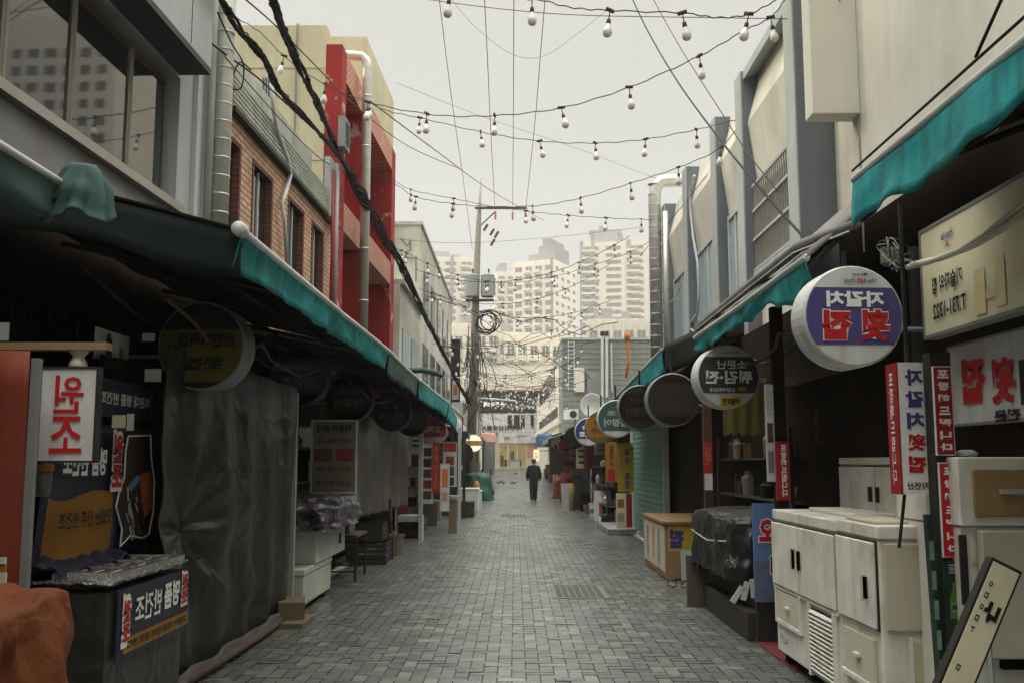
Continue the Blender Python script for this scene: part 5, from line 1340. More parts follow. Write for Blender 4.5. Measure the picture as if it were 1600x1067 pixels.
K['paleyellow'] = mat('faded_yellow_ink', (214, 198, 150), .1, 6, .5, 0)
b.ms = [K['paleyellow']]; b.build('faded_letter', r)
for y_ in (3.6, 4.8, 6.0): b = MB(); b.box(2.685, 3.3, y_ - .02, y_ + .02, 2.86, 2.9, 'dark'); b.build('wall_bracket', r)
b = MB(); c = sg(1481, 366); write(b, 'Haeundae', c, u, UZ, .16, .05, 'blueface', .02, .01); write(b, 'ㅅ', c - UZ * .06, u, UZ, .07, .04, 'gold', .05, .01); b.build('emblem', r)
r = panel_side('shop_sign', 'white shop sign with large dark red mirrored letters behind the red strips', 'sign', 1487, 1680, 2.32, 1.84, 2.78, 'signwhite', t=.05, frame=('greymetal', .015))
b = MB(); X27 = 2.78
def sg2(px, py): p = onX(px, py, X27); return Vector((X27, p.y, p.z))
for y_ in (4.6, 5.9): q_ = MB(); q_.box(2.835, 3.3, y_ - .02, y_ + .02, 2.2, 2.24, 'dark'); q_.build('wall_bracket', r)
for s, x0_, x1_, yc, hp, k in (('집', 1506, 1542, 594, 70, 'red_ink'), ('횟', 1551, 1588, 594, 70, 'red_ink'), ('전문', 1556, 1598, 648, 18, 'black_ink'), ('대', 1596, 1640, 594, 70, 'black_ink')):
    a, c = sg2(x0_, yc), sg2(x1_, yc); write(b, s, (a + c) / 2, u, UZ, (a - c).length, hp * a.y / F, k, .05, .01)
b.build('lettering', r)
# hanging beige cables in front of the signboard
b = MB()
for (dz, pts) in ((0, ((1418, 418), (1450, 410), (1500, 392), (1540, 368), (1600, 318), (1660, 270))), (0, ((1425, 414), (1470, 404), (1520, 385), (1560, 362), (1600, 338), (1660, 300)))):
    b.tube([onX(x, y, 2.45) for x, y in pts], .018, 'offwhite2', 8)
tag(b.build('beige_cables', smooth=True), 'pair of beige cables looping over the cream signboard', 'cable')
b = MB(); rs = random.Random(9)
for k in range(7):
    c = at(1400 + rs.uniform(-14, 14), 395 + rs.uniform(-10, 12), 6.0)
    pts = [c + Vector((rs.uniform(-.09, .09), rs.uniform(-.06, .06), rs.uniform(-.08, .08))) for _ in range(7)]; b.tube(catm_(pts), .003, 'silltan' if k % 2 else 'teal2', 5)
tag(b.build('wire_tangle', smooth=True), 'tangle of thin wires hanging beside the purple round sign', 'wires')
# tall vertical sign
a, c = at(1406, 668, 5.6), at(1454, 668, 5.6); zt, zb_ = at(1430, 566, 5.6).z, at(1435, 772, 5.6).z
r = thing('vertical_sign', 'tall white box sign with violet and red mirrored letters and red side', 'sign', ((a.x + c.x) / 2, 5.6, zb_))
b = MB(); b.box(a.x + .004, c.x, 5.6, 5.75, zb_, zt, 'signbright'); b.build('box', r)
b = MB(); b.box(a.x - .006, a.x + .002, 5.6, 5.76, zb_, zt, 'redstrip'); b.build('side_panel', r)
b = MB(); cx = (a.x + c.x) / 2 + .004; H = zt - zb_; W = c.x - a.x
for i, (s, k) in enumerate((('자', 'navy_ink'), ('갈', 'navy_ink'), ('치', 'navy_ink'), ('횟', 'red_ink'), ('집', 'red_ink'))):
    write(b, s, Vector((cx, 5.6, zt - H * (.115 + .165 * i))), UX, UZ, W * .58, H * .125, k, .05, .005)
write(b, '·자연산', Vector((cx, 5.6, zb_ + H * .065)), UX, UZ, W * .75, H * .055, 'black_ink', .03, .005)
write(b, '포\n장\n해\n드\n립\n니\n다', Vector((a.x - .006, 5.68, (zt + zb_) / 2)), -UY, UZ, .06, H * .85, 'white_ink', .02, .003)
b.build('lettering', r)
b = MB(); b.tube([(cx - .05, 5.68, zb_), (cx - .08, 5.72, zb_ - .3)], .01, 'dark', 5); b.build('stay', r); b = MB(); b.tube([(cx, 5.68, zt), (cx, 5.68, 3.1)], .014, 'dark', 5); b.build('bracket', r)
# signpost with red strips and bottle poster
pa, pc = at(1458, 640, 5.45), at(1487, 640, 5.45); px_ = (pa.x + pc.x) / 2 + .005
r = thing('sign_post', 'square post covered with red strip signs and green bottle posters', 'post', (px_, 5.5, 0))
b = MB(); b.box(px_ - .055, px_ + .055, 5.455, 5.56, 0, 2.2, 'dark'); b.build('post', r)
for (y0_, y1_, kk, nl) in ((572, 711, 'redstrip', 0), (722, 870, 'red_ink', 1)):
    z1_, z0_ = at(1470, y0_, 5.45).z, at(1478, y1_, 5.45).z; q = MB()
    q.box(px_ - .052 + .006 * nl, px_ + .05, 5.44 - .001 * nl, 5.4545, z0_, z1_, 'white_ink'); q.box(px_ - .047 + .006 * nl, px_ + .045, 5.436 - .001 * nl, 5.44 - .001 * nl, z0_ + .005, z1_ - .005, kk)
    s_ = q.build('strip_sign', r)
    q = MB(); H = z1_ - z0_
    for i, ch in enumerate('포장해드립니다'): write(q, ch, Vector((px_ + .002 * nl, 5.436 - .001 * nl, z1_ - H * (.09 + .137 * i))), UX, UZ, .062 - .012 * nl, H * (.095 - .015 * nl), 'white_ink', .05, .003)
    q.build('lettering', s_)
b = MB(); zt = at(1480, 876, 5.45).z; b.box(px_ - .05, px_ + .05, 5.44, 5.4545, .05, zt, 'sojud'); ps_ = b.build('bottle_poster', r)
b = MB()
for i in range(3):
    z = zt - .30 - i * .225; k = .028
    pts = [(-k, 0), (k, 0), (k, .1), (.012, .155), (.01, .19), (-.01, .19), (-.012, .155), (-k, .1)]
    b.add([Vector((px_ + .004 + x, 5.437, z + y)) for x, y in pts], [tuple(range(8))], 'soju'); b.quad(Vector((px_ + .004, 5.436, z + .06)), UX, UZ, .05, .05, 'sojul'); b.quad(Vector((px_ + .004, 5.435, z + .06)), UX, UZ, .03, .022, 'sojud')
for k in range(4): b.quad(Vector((px_ + .01, 5.437, zt - .02 - k * .013)), UX, UZ, .06, .006, 'palegrey')
b.build('bottle_print', ps_)
b = MB()
for (xo, h_) in ((-.075, 1.32),):
    b.hexa([(px_ - .062, 5.45, .05), (px_ - .056, 5.45, .05), (px_ - .056, 5.56, .05), (px_ - .062, 5.56, .05), (px_ - .12, 5.45, h_), (px_ - .09, 5.45, h_), (px_ - .09, 5.5, h_), (px_ - .12, 5.5, h_)], 'sojud')
for k in range(7): b.quad(Vector((px_ - .067 - .006 * k, 5.447, .2 + k * .155)), UX, UZ, .024, .1, 'sojul')
b.build('leaning_strip', r)

# white cabinets
def handle(mb, x, y, z, axis, l=.11, k='offwhite', vertical=True):
    if vertical:
        if axis == 'X': mb.box(x - .028, x - .001, y - .012, y + .012, z - l / 2, z + l / 2, k)
        else: mb.box(x - .012, x + .012, y - .028, y - .001, z - l / 2, z + l / 2, k)
    else: mb.box(x - l / 2, x + l / 2, y - .03, y - .001, z - .012, z + .012, k)
X0 = 2.13
f0, f1 = onX(1312, 930, X0).y, onX(1213, 930, X0).y
r = thing('refrigerated_cabinet', 'long white double door refrigerated cabinet with louvred vent facing the alley', 'cabinet', (2.5, (f0 + f1) / 2, 0))
H = 1.22
b = MB(); b.box(X0, 2.85, f0, f1, .1, H - .08, 'offwhite'); b.build('body', r, bevel=.012)
b = MB(); b.box(X0 - .012, 2.87, f0 - .006, f1 + .01, H - .078, H, 'offwhite'); b.box(X0 + .2, 2.6, f0 + .2, f1 - .3, H + .001, H + .03, 'offwhite'); b.build('top', r, bevel=.01)
md = (f0 + f1) / 2 + .05
for (a, c, hy) in ((f0 + .02, md - .01, md - .07), (md + .01, f1 - .02, md + .07)):
    b = MB(); b.box(X0 - .032, X0 - .009, a, c, .63, H - .1, 'offwhite'); dr = b.build('door', r, bevel=.008); b = MB(); b.box(X0 - .0085, X0 - .001, a - .007, c + .007, .622, H - .092, 'dark'); b.build('gasket', dr)
    b = MB(); handle(b, X0 - .032, hy, .88, 'X', .14, 'dark'); handle(b, X0 - .04, hy, .88, 'X', .16, 'offwhite2'); b.build('handle', dr)
b = MB(); b.box(X0 - .02, X0 - .002, f0, f1, .6, .625, 'offwhite'); b.build('rail', r)
for (a, c) in ((f1 - .72, f1 - .08),):
    b = MB(); b.box(X0 - .018, X0 - .002, a, c, .36, .585, 'offwhite2'); 
    for (p, q, z0_, z1_) in ((a - .03, a - .001, .33, .6), (c + .001, c + .03, .33, .6)): b.box(X0 - .026, X0 - .002, p, q, z0_, z1_, 'offwhite')
    b.box(X0 - .026, X0 - .002, a, c, .33, .358, 'offwhite'); b.box(X0 - .04, X0 - .019, (a + c) / 2 - .05, (a + c) / 2 + .05, .47, .485, 'offwhite'); b.build('drawer', r)
b = MB(); va, vc = f0 + .1, f0 + .62
b.box(X0 - .012, X0 - .002, va, vc, .14, .57, 'dark')
for k in range(14):
    z = .15 + k * .03; b.hexa([(X0 - .034, va, z), (X0 - .013, va, z + .012), (X0 - .013, vc, z + .012), (X0 - .034, vc, z), (X0 - .034, va, z + .006), (X0 - .013, va, z + .02), (X0 - .013, vc, z + .02), (X0 - .034, vc, z + .006)], 'offwhite')
for (p, q, z0_, z1_) in ((va - .04, va - .001, .1, .6), (vc + .001, vc + .04, .1, .6)): b.box(X0 - .03, X0 - .002, p, q, z0_, z1_, 'offwhite')
b.build('vent_grille', r)
for k in range(4):
    b = MB(); x = (2.2, 2.75)[k % 2]; y = (f0 + .1, f1 - .1)[k // 2]; b.box(x - .03, x + .03, y - .03, y + .03, 0, .099, 'dark'); b.build('foot', r)
g1 = f0 - .015; g0 = onX(1376, 930, X0).y
r = thing('refrigerated_cabinet', 'narrower white cabinet at the corner, handles on two faces, next to the sign post', 'cabinet', (2.5, (g0 + g1) / 2, 0))
b = MB(); b.box(X0, 2.95, g0, g1, .1, H - .07, 'offwhite'); b.build('body', r, bevel=.012)
b = MB(); b.box(X0 - .014, 2.97, g0 - .02, g1 + .005, H - .068, H + .012, 'offwhite'); b.box(X0 + .02, 2.4, g0 + .1, g1 - .1, H + .013, H + .035, 'offwhite2'); b.build('top', r, bevel=.01)
b = MB(); b.box(X0 - .03, X0 - .009, g0 + .03, g1 - .02, .63, H - .09, 'offwhite'); dr = b.build('door', r, bevel=.008); b = MB(); b.box(X0 - .0085, X0 - .001, g0 + .022, g1 - .012, .622, H - .082, 'dark'); b.build('gasket', dr); b = MB(); handle(b, X0 - .03, g0 + .14, .86, 'X', .13, 'dark'); handle(b, X0 - .038, g0 + .14, .86, 'X', .16, 'offwhite2'); b.build('handle', dr)
b = MB(); b.box(X0 + .02, 2.93, g0 - .03, g0 - .009, .63, H - .09, 'tandoor'); K['beigedoor'] = mat('beige_enamel_door', (190, 182, 160), .08, 3, .5, .03, dirt=(132, 112, 72), ds=1.5, da=.5, streak=True); b.ms = [K['beigedoor']]; dr = b.build('door', r, bevel=.008)
b = MB(); handle(b, X0 + .32, g0 - .03, .87, 'Y', .15, 'offwhite2'); handle(b, X0 + .31, g0 - .045, .88, 'Y', .1, 'offwhite'); b.build('handle', dr)
b = MB(); b.box(X0 - .02, X0 - .002, g0 + .1, g1 - .1, .3, .56, 'offwhite2'); b.box(X0 - .045, X0 - .021, (g0 + g1) / 2 - .04, (g0 + g1) / 2 + .04, .42, .44, 'offwhite')
b.box(X0 - .03, X0 - .002, g0 + .06, g1 - .06, .27, .298, 'offwhite'); b.build('drawer', r)
b = MB(); b.box(X0 + .17, 2.9, g0 - .02, g0 - .002, .3, .56, 'beige'); b.box(X0 + .14, X0 + .165, g0 - .03, g0 - .002, .27, .6, 'offwhite'); b.box(X0 + .166, 2.9, g0 - .03, g0 - .002, .27, .298, 'offwhite'); b.box(X0 + .48, X0 + .58, g0 - .04, g0 - .021, .42, .46, 'offwhite'); b.build('drawer', r)
b = MB(); b.lathe((X0 + .28, g0 - .012, .2), [(.0, 0), (.16, 0), (.15, .008)], 'palegrey', 24, 'Y')
for v_ in b.v: v_.z = .2 + (v_.z - .2) * .28
b.build('badge', r)
b = MB(); b.lathe((X0 - .001, f1 - .2, .22), [(.0, 0), (.11, 0), (.1, -.006)], 'palegrey', 20, 'X')
for v_ in b.v: v_.z = .22 + (v_.z - .22) * .35
b.build('badge', [o for o in bpy.data.objects if o.name == 'refrigerated_cabinet'][0])
b = MB(); b.tube([(2.56, g0 - .04, .72), (2.5, g0 - .07, .68), (2.48, g0 - .07, .6), (2.53, g0 - .06, .54)], .006, 'black', 5); tag(b.build('loose_cord', smooth=True), 'loop of black cord in front of the corner cabinet', 'cord')
# cabinet behind, higher
X1 = 2.72; h0, h1 = onX(1403, 760, X1).y, onX(1289, 760, X1).y; zt = onX(1345, 714, X1).z
r = thing('refrigerated_cabinet', 'taller white cabinet behind the long one, upper doors only visible', 'cabinet', (3.0, (h0 + h1) / 2, 0))
b = MB(); b.box(X1 + .15, 3.28, h0, h1, 0, zt - .06, 'offwhite'); b.build('body', r)
b = MB(); b.box(X1 + .13, 3.28, h0, h1, zt - .058, zt, 'offwhite'); b.box(X1 + .2, 3.2, h0 + .1, h1 - .2, zt + .001, zt + .025, 'offwhite'); b.build('top', r, bevel=.008)
hm = (h0 + h1) / 2 - .05
for (a, c, hy) in ((h0 + .02, hm - .01, hm - .08), (hm + .01, h1 - .02, hm + .08)):
    b = MB(); b.box(X1 + .12, X1 + .141, a, c, .95, zt - .075, 'offwhite'); dr = b.build('door', r, bevel=.006); b = MB(); b.box(X1 + .1415, X1 + .149, a - .006, c + .006, .944, zt - .069, 'dark'); b.build('gasket', dr)
    b = MB(); handle(b, X1 + .12, hy, 1.35, 'X', .12, 'dark'); b.build('handle', dr)
# cabinet stack at far right
xa = at(1494, 760, 5.35).x; zt = at(1540, 712, 5.3).z; zm = at(1540, 822, 5.3).z
r = thing('stacked_cabinet', 'white cabinet stack with tan upper door and horizontal handle', 'cabinet', (xa + .5, 5.7, 0))
b = MB(); b.box(xa, xa + 1.2, 5.32, 6.2, zm, zt - .005, 'offwhite'); b.build('upper_case', r, bevel=.008)
b = MB(); b.box(xa + .07, xa + 1.1, 5.295, 5.318, zm + .05, zt - .07, 'tandoor'); dr = b.build('door', r, bevel=.006)
b = MB(); b.box(xa + .2, xa + .36, 5.255, 5.294, (zm + zt) / 2 - .015, (zm + zt) / 2 + .01, 'steel'); b.build('handle', dr)
b = MB(); b.box(xa + .01, xa + 1.2, 5.36, 6.2, .0, zm - .004, 'offwhite'); b.build('lower_case', r, bevel=.008)
z1_, z0_ = at(1506, 836, 5.3).z, at(1506, 946, 5.3).z; b = MB(); b.box(at(1502, 890, 5.34).x, at(1513, 890, 5.34).x, 5.34, 5.358, z0_, z1_, 'dark'); b.build('vent_slot', r)
b = MB(); x_ = at(1534, 900, 5.3).x; b.box(x_, xa + 1.2, 5.28, 5.34, at(1550, 1010, 5.3).z - .06, at(1550, 828, 5.3).z, 'offwhite2'); dr = b.build('lower_door', r, bevel=.01)
b = MB(); b.box(at(1566, 1000, 5.3).x, xa + 1.15, 5.3, 5.345, at(1566, 1046, 5.3).z, at(1566, 985, 5.3).z - .02, 'interior'); b.build('dark_window', r)
b = MB(); b.tube([at(1545, 1000, 5.2), at(1551, 1067, 5.2), Vector((at(1551, 1067, 5.2).x, 5.2, 0))], .012, 'palegrey', 6); b.build('pipe', r)
q = at(1510, 712, 5.5); b = MB(); b.lathe((q.x, 5.5, zt), [(.05, 0), (.06, .02), (.03, .035)], 'palegrey', 12); tag(b.build('small_bowl', smooth=True), 'small pale bowl upside down on the tan cabinet stack', 'bowl')
# leaning lettered board
tc_ = at(1573, 886, 4.6); ang = R(27)
r = thing('leaning_sign', 'long white sign board with black mirrored letters leaning over the bottle poster', 'sign', (tc_.x - math.tan(ang) * tc_.z, 4.6, 0))
dl = Vector((math.sin(ang), .04, math.cos(ang))).normalized(); du = Vector((math.cos(ang), 0, -math.sin(ang))); Ln = tc_.z / math.cos(ang) * .985
top = Vector((tc_.x, 4.6, tc_.z)); nrm = du.cross(dl).normalized()
base = top - dl * Ln; mid_ = (top + base) / 2
b = MB(); b.quad(mid_, du, dl, .125, Ln, 'signcream', 0, .006); b.build('board', r)
b = MB(); b.quad(mid_ - nrm * .007, du, dl, .15, Ln + .03, 'dark', 0, .06); b.build('case', r)
b = MB(); write(b, '나', top - dl * .22 + du * .012, du, dl, .07, .1, 'black_ink', .09, .006, R(0))
for k, ch in enumerate('ㅇㅁㅇㅁㅜ'): write(b, ch, top - dl * (.1 + .055 * k) - du * .038, du, dl, .018, .026, 'black_ink', .03, .006)
write(b, '나', top - dl * .62 + du * .012, du, dl, .07, .1, 'black_ink', .09, .006); write(b, 'ㅁ', top - dl * .5 - du * .03, du, dl, .018, .026, 'black_ink', .03, .006)
b.build('lettering', r)

# blue sea poster board
C0 = at(1178, 862, 9.1); x1_ = at(1240, 862, 9.1).x; zt, zb_ = at(1190, 786, 9.1).z, at(1190, 940, 9.1).z
r = thing('sea_poster', 'blue sea poster board with red outlined letter behind the white cabinet', 'poster', ((C0.x + x1_) / 2, 9.1, zb_))
b = MB(); w_ = x1_ - C0.x; cx = (C0.x + x1_) / 2; Hh = zt - zb_
b.box(C0.x, x1_, 9.1, 9.13, zb_, zb_ + Hh * .42, 'seablue'); b.box(C0.x, x1_, 9.1, 9.13, zb_ + Hh * .42 + .0005, zt, 'skyblue'); b.build('board', r)
b = MB(); q = at(1199, 828, 9.09); outlined(b, '오', Vector((q.x, 9.1, q.z)), UX, UZ, .15, .2, 'red_ink', 'white_ink', .06, .006, .12); q = at(1212, 882, 9.09); outlined(b, 'ㅁ', Vector((q.x, 9.1, q.z)), UX, UZ, .09, .15, 'black_ink', 'signcream', .06, .006, .16); b.build('lettering', r)
b = MB(); b.box(C0.x + .02, x1_, 9.14, 9.2, 0, zb_ + .2, 'dark'); b.build('stand', r)
# black tarp on base, planks
heap('black_tarpaulin', 'shiny black tarpaulin tied over goods beside the blue sea poster', 'tarpaulin', 2.55, 10.6, .5, .53, 1.2, .6, 'blacktarp', 6, wr=.06, folds=15, flare=.03, topn=.1, sq=8, nu=140, nv=50)
b = MB(); b.tube([(2.02, 9.7, .85), (1.99, 10.5, .8), (2.02, 11.6, .84)], .008, 'palegrey', 5); tag(b.build('tarp_rope', smooth=True), 'pale rope round the black tarpaulin', 'rope')
b = MB(); b.box(2.2, 3.0, 9.4, 11.6, .26, .5, 'darkplank'); b.box(2.1, 3.0, 9.25, 11.4, .0, .255, 'darkplank'); tag(b.build('timber_platform', bevel=.01), 'dark wet timber platform under the black tarpaulin', 'platform')
q = gnd(1093, 948); b = MB()
for k in range(2): b.box(q.x - .13 + k * .13, q.x - .01 + k * .13, q.y, q.y + .05, 0, .56, 'plank', 0, ('X', R(-4)))
tag(b.build('leaning_planks'), 'two grey brown planks standing against the black tarpaulin', 'planks')
b = MB(); q = at(1150, 905, 9.5)
for k in range(3): b.box(q.x - .1 + k * .1, q.x - .05 + k * .1, 9.33, 9.345, .33 + .02 * k, .5 + .02 * k, 'styro', 0, ('Y', R(35 - 20 * k)))
tag(b.build('plastic_scraps'), 'crumpled pale plastic scraps on the timber platform', 'scraps')
# wooden box
c0 = gnd(1041, 906); c1 = gnd(1009, 880)
bx0, by0, by1 = c0.x, c0.y, c1.y
r = thing('plywood_box', 'plywood box with yellow lettered panel on its near end', 'box', (bx0 + .4, (by0 + by1) / 2, 0)); zt = at(1041, 818, by0).z
b = MB(); b.box(bx0, bx0 + .8, by0, by1, .02, zt, 'wood'); K['palewood'] = mat('bleached_board', (182, 172, 150), .12, 4, .8, .1, dirt=(130, 110, 84), da=.5, streak=True)
b.box(bx0 - .012, bx0 - .001, by0 + .03, by1 - .03, .1, zt - .03, K['palewood']); b.build('body', r)
b = MB(); b.box(bx0 - .04, bx0 + .84, by0 - .04, by1 + .04, zt + .002, zt + .035, 'wood'); b.build('lid', r)
b = MB(); b.quad(Vector((bx0 + .21, by0 - .004, zt - .2)), UX, UZ, .34, .34, 'yellow', 0, .003); write(b, '집', Vector((bx0 + .16, by0 - .004, zt - .2)), UX, UZ, .2, .25, 'navy_ink', .06, .004); b.build('yellow_panel', r)
b = MB()
for k, (s, kk) in enumerate((('방문을', 'skyblue'), ('환영합니다', 'rosy'), ('활어회', 'greymetal'))): write(b, s.replace('', '\n').strip(), Vector((bx0 - .012, by0 + .55 + k * .6, .42)), -UY, UZ, .18, .46, kk, .03, .003)
b.build('lettering', r)
b = MB(); q = gnd(1064, 905, 0); b.box(q.x - .02, q.x + .24, q.y - .2, q.y - .17, 0.0, .42, 'palegrey', 0, ('X', R(-8))); tag(b.build('leaning_board'), 'small pale board leaning beside the plywood box', 'board')
q = gnd(1050, 917)
for k in range(2):
    b = MB(); cx, cy = q.x + .02 + k * .16, q.y + .1 - k * .14
    pr = [(cx + .06 * math.cos(a) * (1.1 if math.sin(a) > 0 else .85), cy + .15 * math.sin(a)) for a in [i * math.pi / 8 for i in range(16)]]
    b.prism(pr, .004, .03, 'card', 'Z'); b.tube([(cx - .06, cy + .05, .03), (cx - .03, cy + .05, .08), (cx + .03, cy + .05, .08), (cx + .06, cy + .05, .03)], .016, 'plank', 6)
    tag(b.build('slipper'), ('pale slipper lying beside the plywood box', 'brown slipper beside the leaning planks')[k], 'slipper', 'slippers on the paving')
# green shutter
b = MB(); y0_, y1_ = onX(1040, 700, 2.72).y, onX(990, 700, 2.72).y
b.box(2.72, 2.78, y0_, y1_, 0, 2.5, 'shutgreen')
z = .05
while z < 2.45: b.box(2.705, 2.719, y0_, y1_, z, z + .09, 'shutgreen'); z += .11
r = b.build('shutter'); tag(r, 'closed green roller shutter beside the plywood box', 'shutter')
b = MB(); b.box(2.66, 2.76, y0_ - .1, y0_ - .01, 0, 2.6, 'palegrey'); tag(b.build('shutter_post'), 'pale post at the near edge of the green shutter', 'post')
b = MB(); b.box(2.66, 2.76, y1_ + .01, y1_ + .12, 0, 2.6, 'whitemetal'); tag(b.build('shutter_post'), 'white post between the green shutter and the yellow banner', 'post')
# boxes of dark stall behind black tarp
panel_px('strip_sign', 'faded red and white strip sign behind the black tarpaulin', 'sign', 1100, 690, 1113, 765, 11.6, 'redstrip', quads=((0, -.33, .95, .34, 'signwhite'),), texts=(('국내산', 0, .2, .7, .4, 'rosy', .02, None),))
panel_px('strip_sign', 'narrow red strip sign with white mirrored letters near the yellow curtain', 'sign', 1214, 690, 1232, 780, 8.6, 'redstrip', frame=('redstrip', .006), texts=(('포\n장\n해\n드\n립\n니\n다', .1, 0, .5, .9, 'white_ink', .03, None),))
panel_px('strip_sign', 'worn white strip sign hanging beside the yellow curtain', 'sign', 1197, 600, 1210, 752, 8.7, 'signwhite', quads=((0, .3, .7, .25, 'palegrey'), (0, 0, .7, .2, 'food1'), (0, -.3, .7, .22, 'greymetal')))
a, c = at(1130, 640, 10.5), at(1198, 640, 10.5); zt, zb_ = at(1160, 590, 10.5).z, at(1160, 679, 10.5).z
b = MB(); K['oldyellow'] = mat('dirty_yellow_cloth', (142, 132, 78), .15, 5, .9, .1, dirt=(90, 80, 46), da=.5)
b.grid(lambda u, v: Vector((a.x + (c.x - a.x) * u, 10.5 + .012 * math.sin(u * 22), zt + (zb_ - zt) * v * (1 + .025 * math.sin(u * 31) + .02 * math.sin(u * 67)))), 40, 8, 'oldyellow'); tag(b.build('yellow_curtain', solid=.006, smooth=True), 'ragged dirty yellow curtain under the charcoal round sign', 'curtain')
r = panel_side('price_board', 'faded price board with dim writing behind the purple round sign', 'price board', 1316, 1212, onX(1214, 530, 2.75).z + .02, onX(1214, 600, 2.75).z - .05, 2.75, 'plank', t=.04, texts=(('멍게 해삼\n개불 전복\n광어 우럭', -.1, 0, .7, .7, 'dark', .02, None),))
q = at(1225, 760, 8.9); b = MB(); b.box(q.x - .05, q.x + .05, 8.95, 9.05, 0, 3.0, 'interior2'); tag(b.build('timber_post'), 'dark timber post behind the narrow red strip sign', 'post')
q = at(1438, 560, 6.4); b = MB(); b.box(q.x - .03, q.x + .03, 6.4, 6.46, 0, 3.0, 'dark'); tag(b.build('stall_post'), 'grey steel post behind the tall white box sign', 'post')
q = at(1105, 740, 12); b = MB(); b.box(q.x - .05, q.x + .05, 11.9, 12.0, 0, 2.8, 'darkwood'); tag(b.build('timber_post'), 'brown timber post carrying the faded red and white strip', 'post')
# yellow banners etc
panel_px('vertical_banner', 'yellow vertical banner with violet mirrored letters beside the green shutter', 'banner', 965, 692, 990, 768, 21.5, 'yellow', t=.03, texts=(('국\n수\n·\n파\n전', .1, -.02, .35, .8, 'navy_ink', .03, None), ('옛날칼\n', -.28, .1, .1, .5, 'red_ink', .01, None)))
panel_px('vertical_banner', 'amber vertical banner with red stain behind the yellow one', 'banner', 946, 690, 964, 753, 23, 'gold', t=.03, texts=(('칼\n국\n수', .05, .15, .4, .55, 'black_ink', .02, None),), quads=((0, -.32, .6, .28, 'redstrip'),))
panel_px('menu_board', 'pale yellow and red menu board below the yellow banner', 'menu board', 963, 770, 988, 824, 22, 'signcream', t=.03, quads=((.3, 0, .36, .96, 'redstrip'), (-.22, .2, .4, .25, 'gold'), (-.22, -.2, .4, .25, 'silltan')))
q0 = gnd(975, 836); b = MB(); b.box(q0.x - .35, q0.x + .35, q0.y, q0.y + 3.0, 0, .14, 'greymetal'); tag(b.build('doorstep', bevel=.012), 'low metal doorstep in front of the yellow banner', 'step')
b = MB(); q0 = gnd(1003, 837); b.lathe((q0.x, q0.y, 0), [(.14, 0), (.16, .04), (.1, .07), (.12, .1), (.03, .12)], 'styro', 12); tag(b.build('dish_stack', smooth=True), 'small stack of pale dishes on the ground by the green shutter', 'dishes')
# roofed stand
q = gnd(931, 797); y = q.y; x = q.x
r = thing('roofed_stand', 'small yellow framed stand with grey pyramid roof', 'stand', (x, y, 0)); zt = at(930, 768, y).z; zp = at(930, 750, y).z
b = MB()
for sx_ in (-1, 1):
    for sy_ in (0, 1): b.box(x + sx_ * .2 - .025 + .12, x + sx_ * .2 + .025 + .12, y + sy_ * .5, y + sy_ * .5 + .05, 0, zt, 'gold')
b.box(x - .1, x + .34, y, y + .55, zt * .55, zt * .6, 'gold'); b.build('frame', r)
b = MB(); b.add([(x - .2, y - .1, zt), (x + .42, y - .1, zt), (x + .42, y + .7, zt), (x - .2, y + .7, zt), (x + .1, y + .3, zp + .02)], [(3, 2, 1, 0), (0, 1, 4), (1, 2, 4), (2, 3, 4), (3, 0, 4)], 'sillgrey'); b.build('roof', r)
b = MB(); b.lathe((x + .3, y - .3, .35), [(.1, 0), (.16, .1), (.1, .18)], 'redstrip', 12); b.tube([(x + .3, y - .3, 0), (x + .3, y - .3, .36)], .08, 'dark', 8); tag(b.build('red_pot', smooth=True), 'red pot on a dark stand beside the yellow stand', 'pot')
q = gnd(929, 808); bucket('white bucket with green band in front of the yellow stand', q.x, q.y, .17, .42, 'signwhite', None, 'shutgreen')
q = at(952, 800, 25); b = MB(); b.box(q.x - .2, q.x + .3, 25, 25.8, 0, .3, 'darkplank'); b.box(q.x - .21, q.x - .201, 25.02, 25.7, .04, .26, 'styro'); tag(b.build('dark_crate', bevel=.01), 'low dark crate with pale side between bucket and doorstep', 'crate')
for (px, d, h, k, lb) in ((873, 45, .95, 'orangered', 'orange red covered bin beyond the amber banner'), (884, 40, 1.15, 'redmat', 'dull red draped bundle behind the orange bin')):
    q = at(px, 740, d); heap('covered_bin', lb, 'covered bin', q.x + .1, d, gz(d), .28, .5, h, k, px, wr=.16, folds=7, flare=.12, topn=.2, nu=50, nv=20)
q = at(880, 770, 37); b = MB(); b.box(q.x - .05, q.x + .35, 37, 37.03, 0, .85, 'palegrey', R(10), ('X', R(-12))); tag(b.build('leaning_board'), 'white leaning board near the red draped bundle', 'board')
q = at(893, 757, 34); b = MB(); b.lathe((q.x, 34, 0), [(.08, 0), (.1, .4), (.14, .75), (.05, .9)], 'oldyellow', 8); tag(b.build('yellow_bag', smooth=True), 'yellow green bag hanging low near the red bundle', 'bag')
q = at(838, 711, 56); ww = 9 * 56 / F
r = thing('lit_sign', 'small glowing white vertical sign above the walking person', 'sign', (q.x, 56, q.z - .4))
b = MB(); b.box(q.x - .16, q.x + .16, 56, 56.12, q.z - .32, q.z + .32, 'litwarm'); b.build('rim', r)
b = MB(); b.box(q.x - .125, q.x + .125, 55.985, 55.999, q.z - .285, q.z + .285, 'litwhite'); b.build('face', r)
b = MB(); write(b, '식당\n영업', Vector((q.x, 55.985, q.z)), UX, UZ, .2, .42, 'brownface', .02, .004); b.build('lettering', r)
b = MB(); b.tube([(q.x + .16, 56.06, q.z + .25), (2.5, 56.06, q.z + .25)], .02, 'dark', 6); b.build('arm', r)
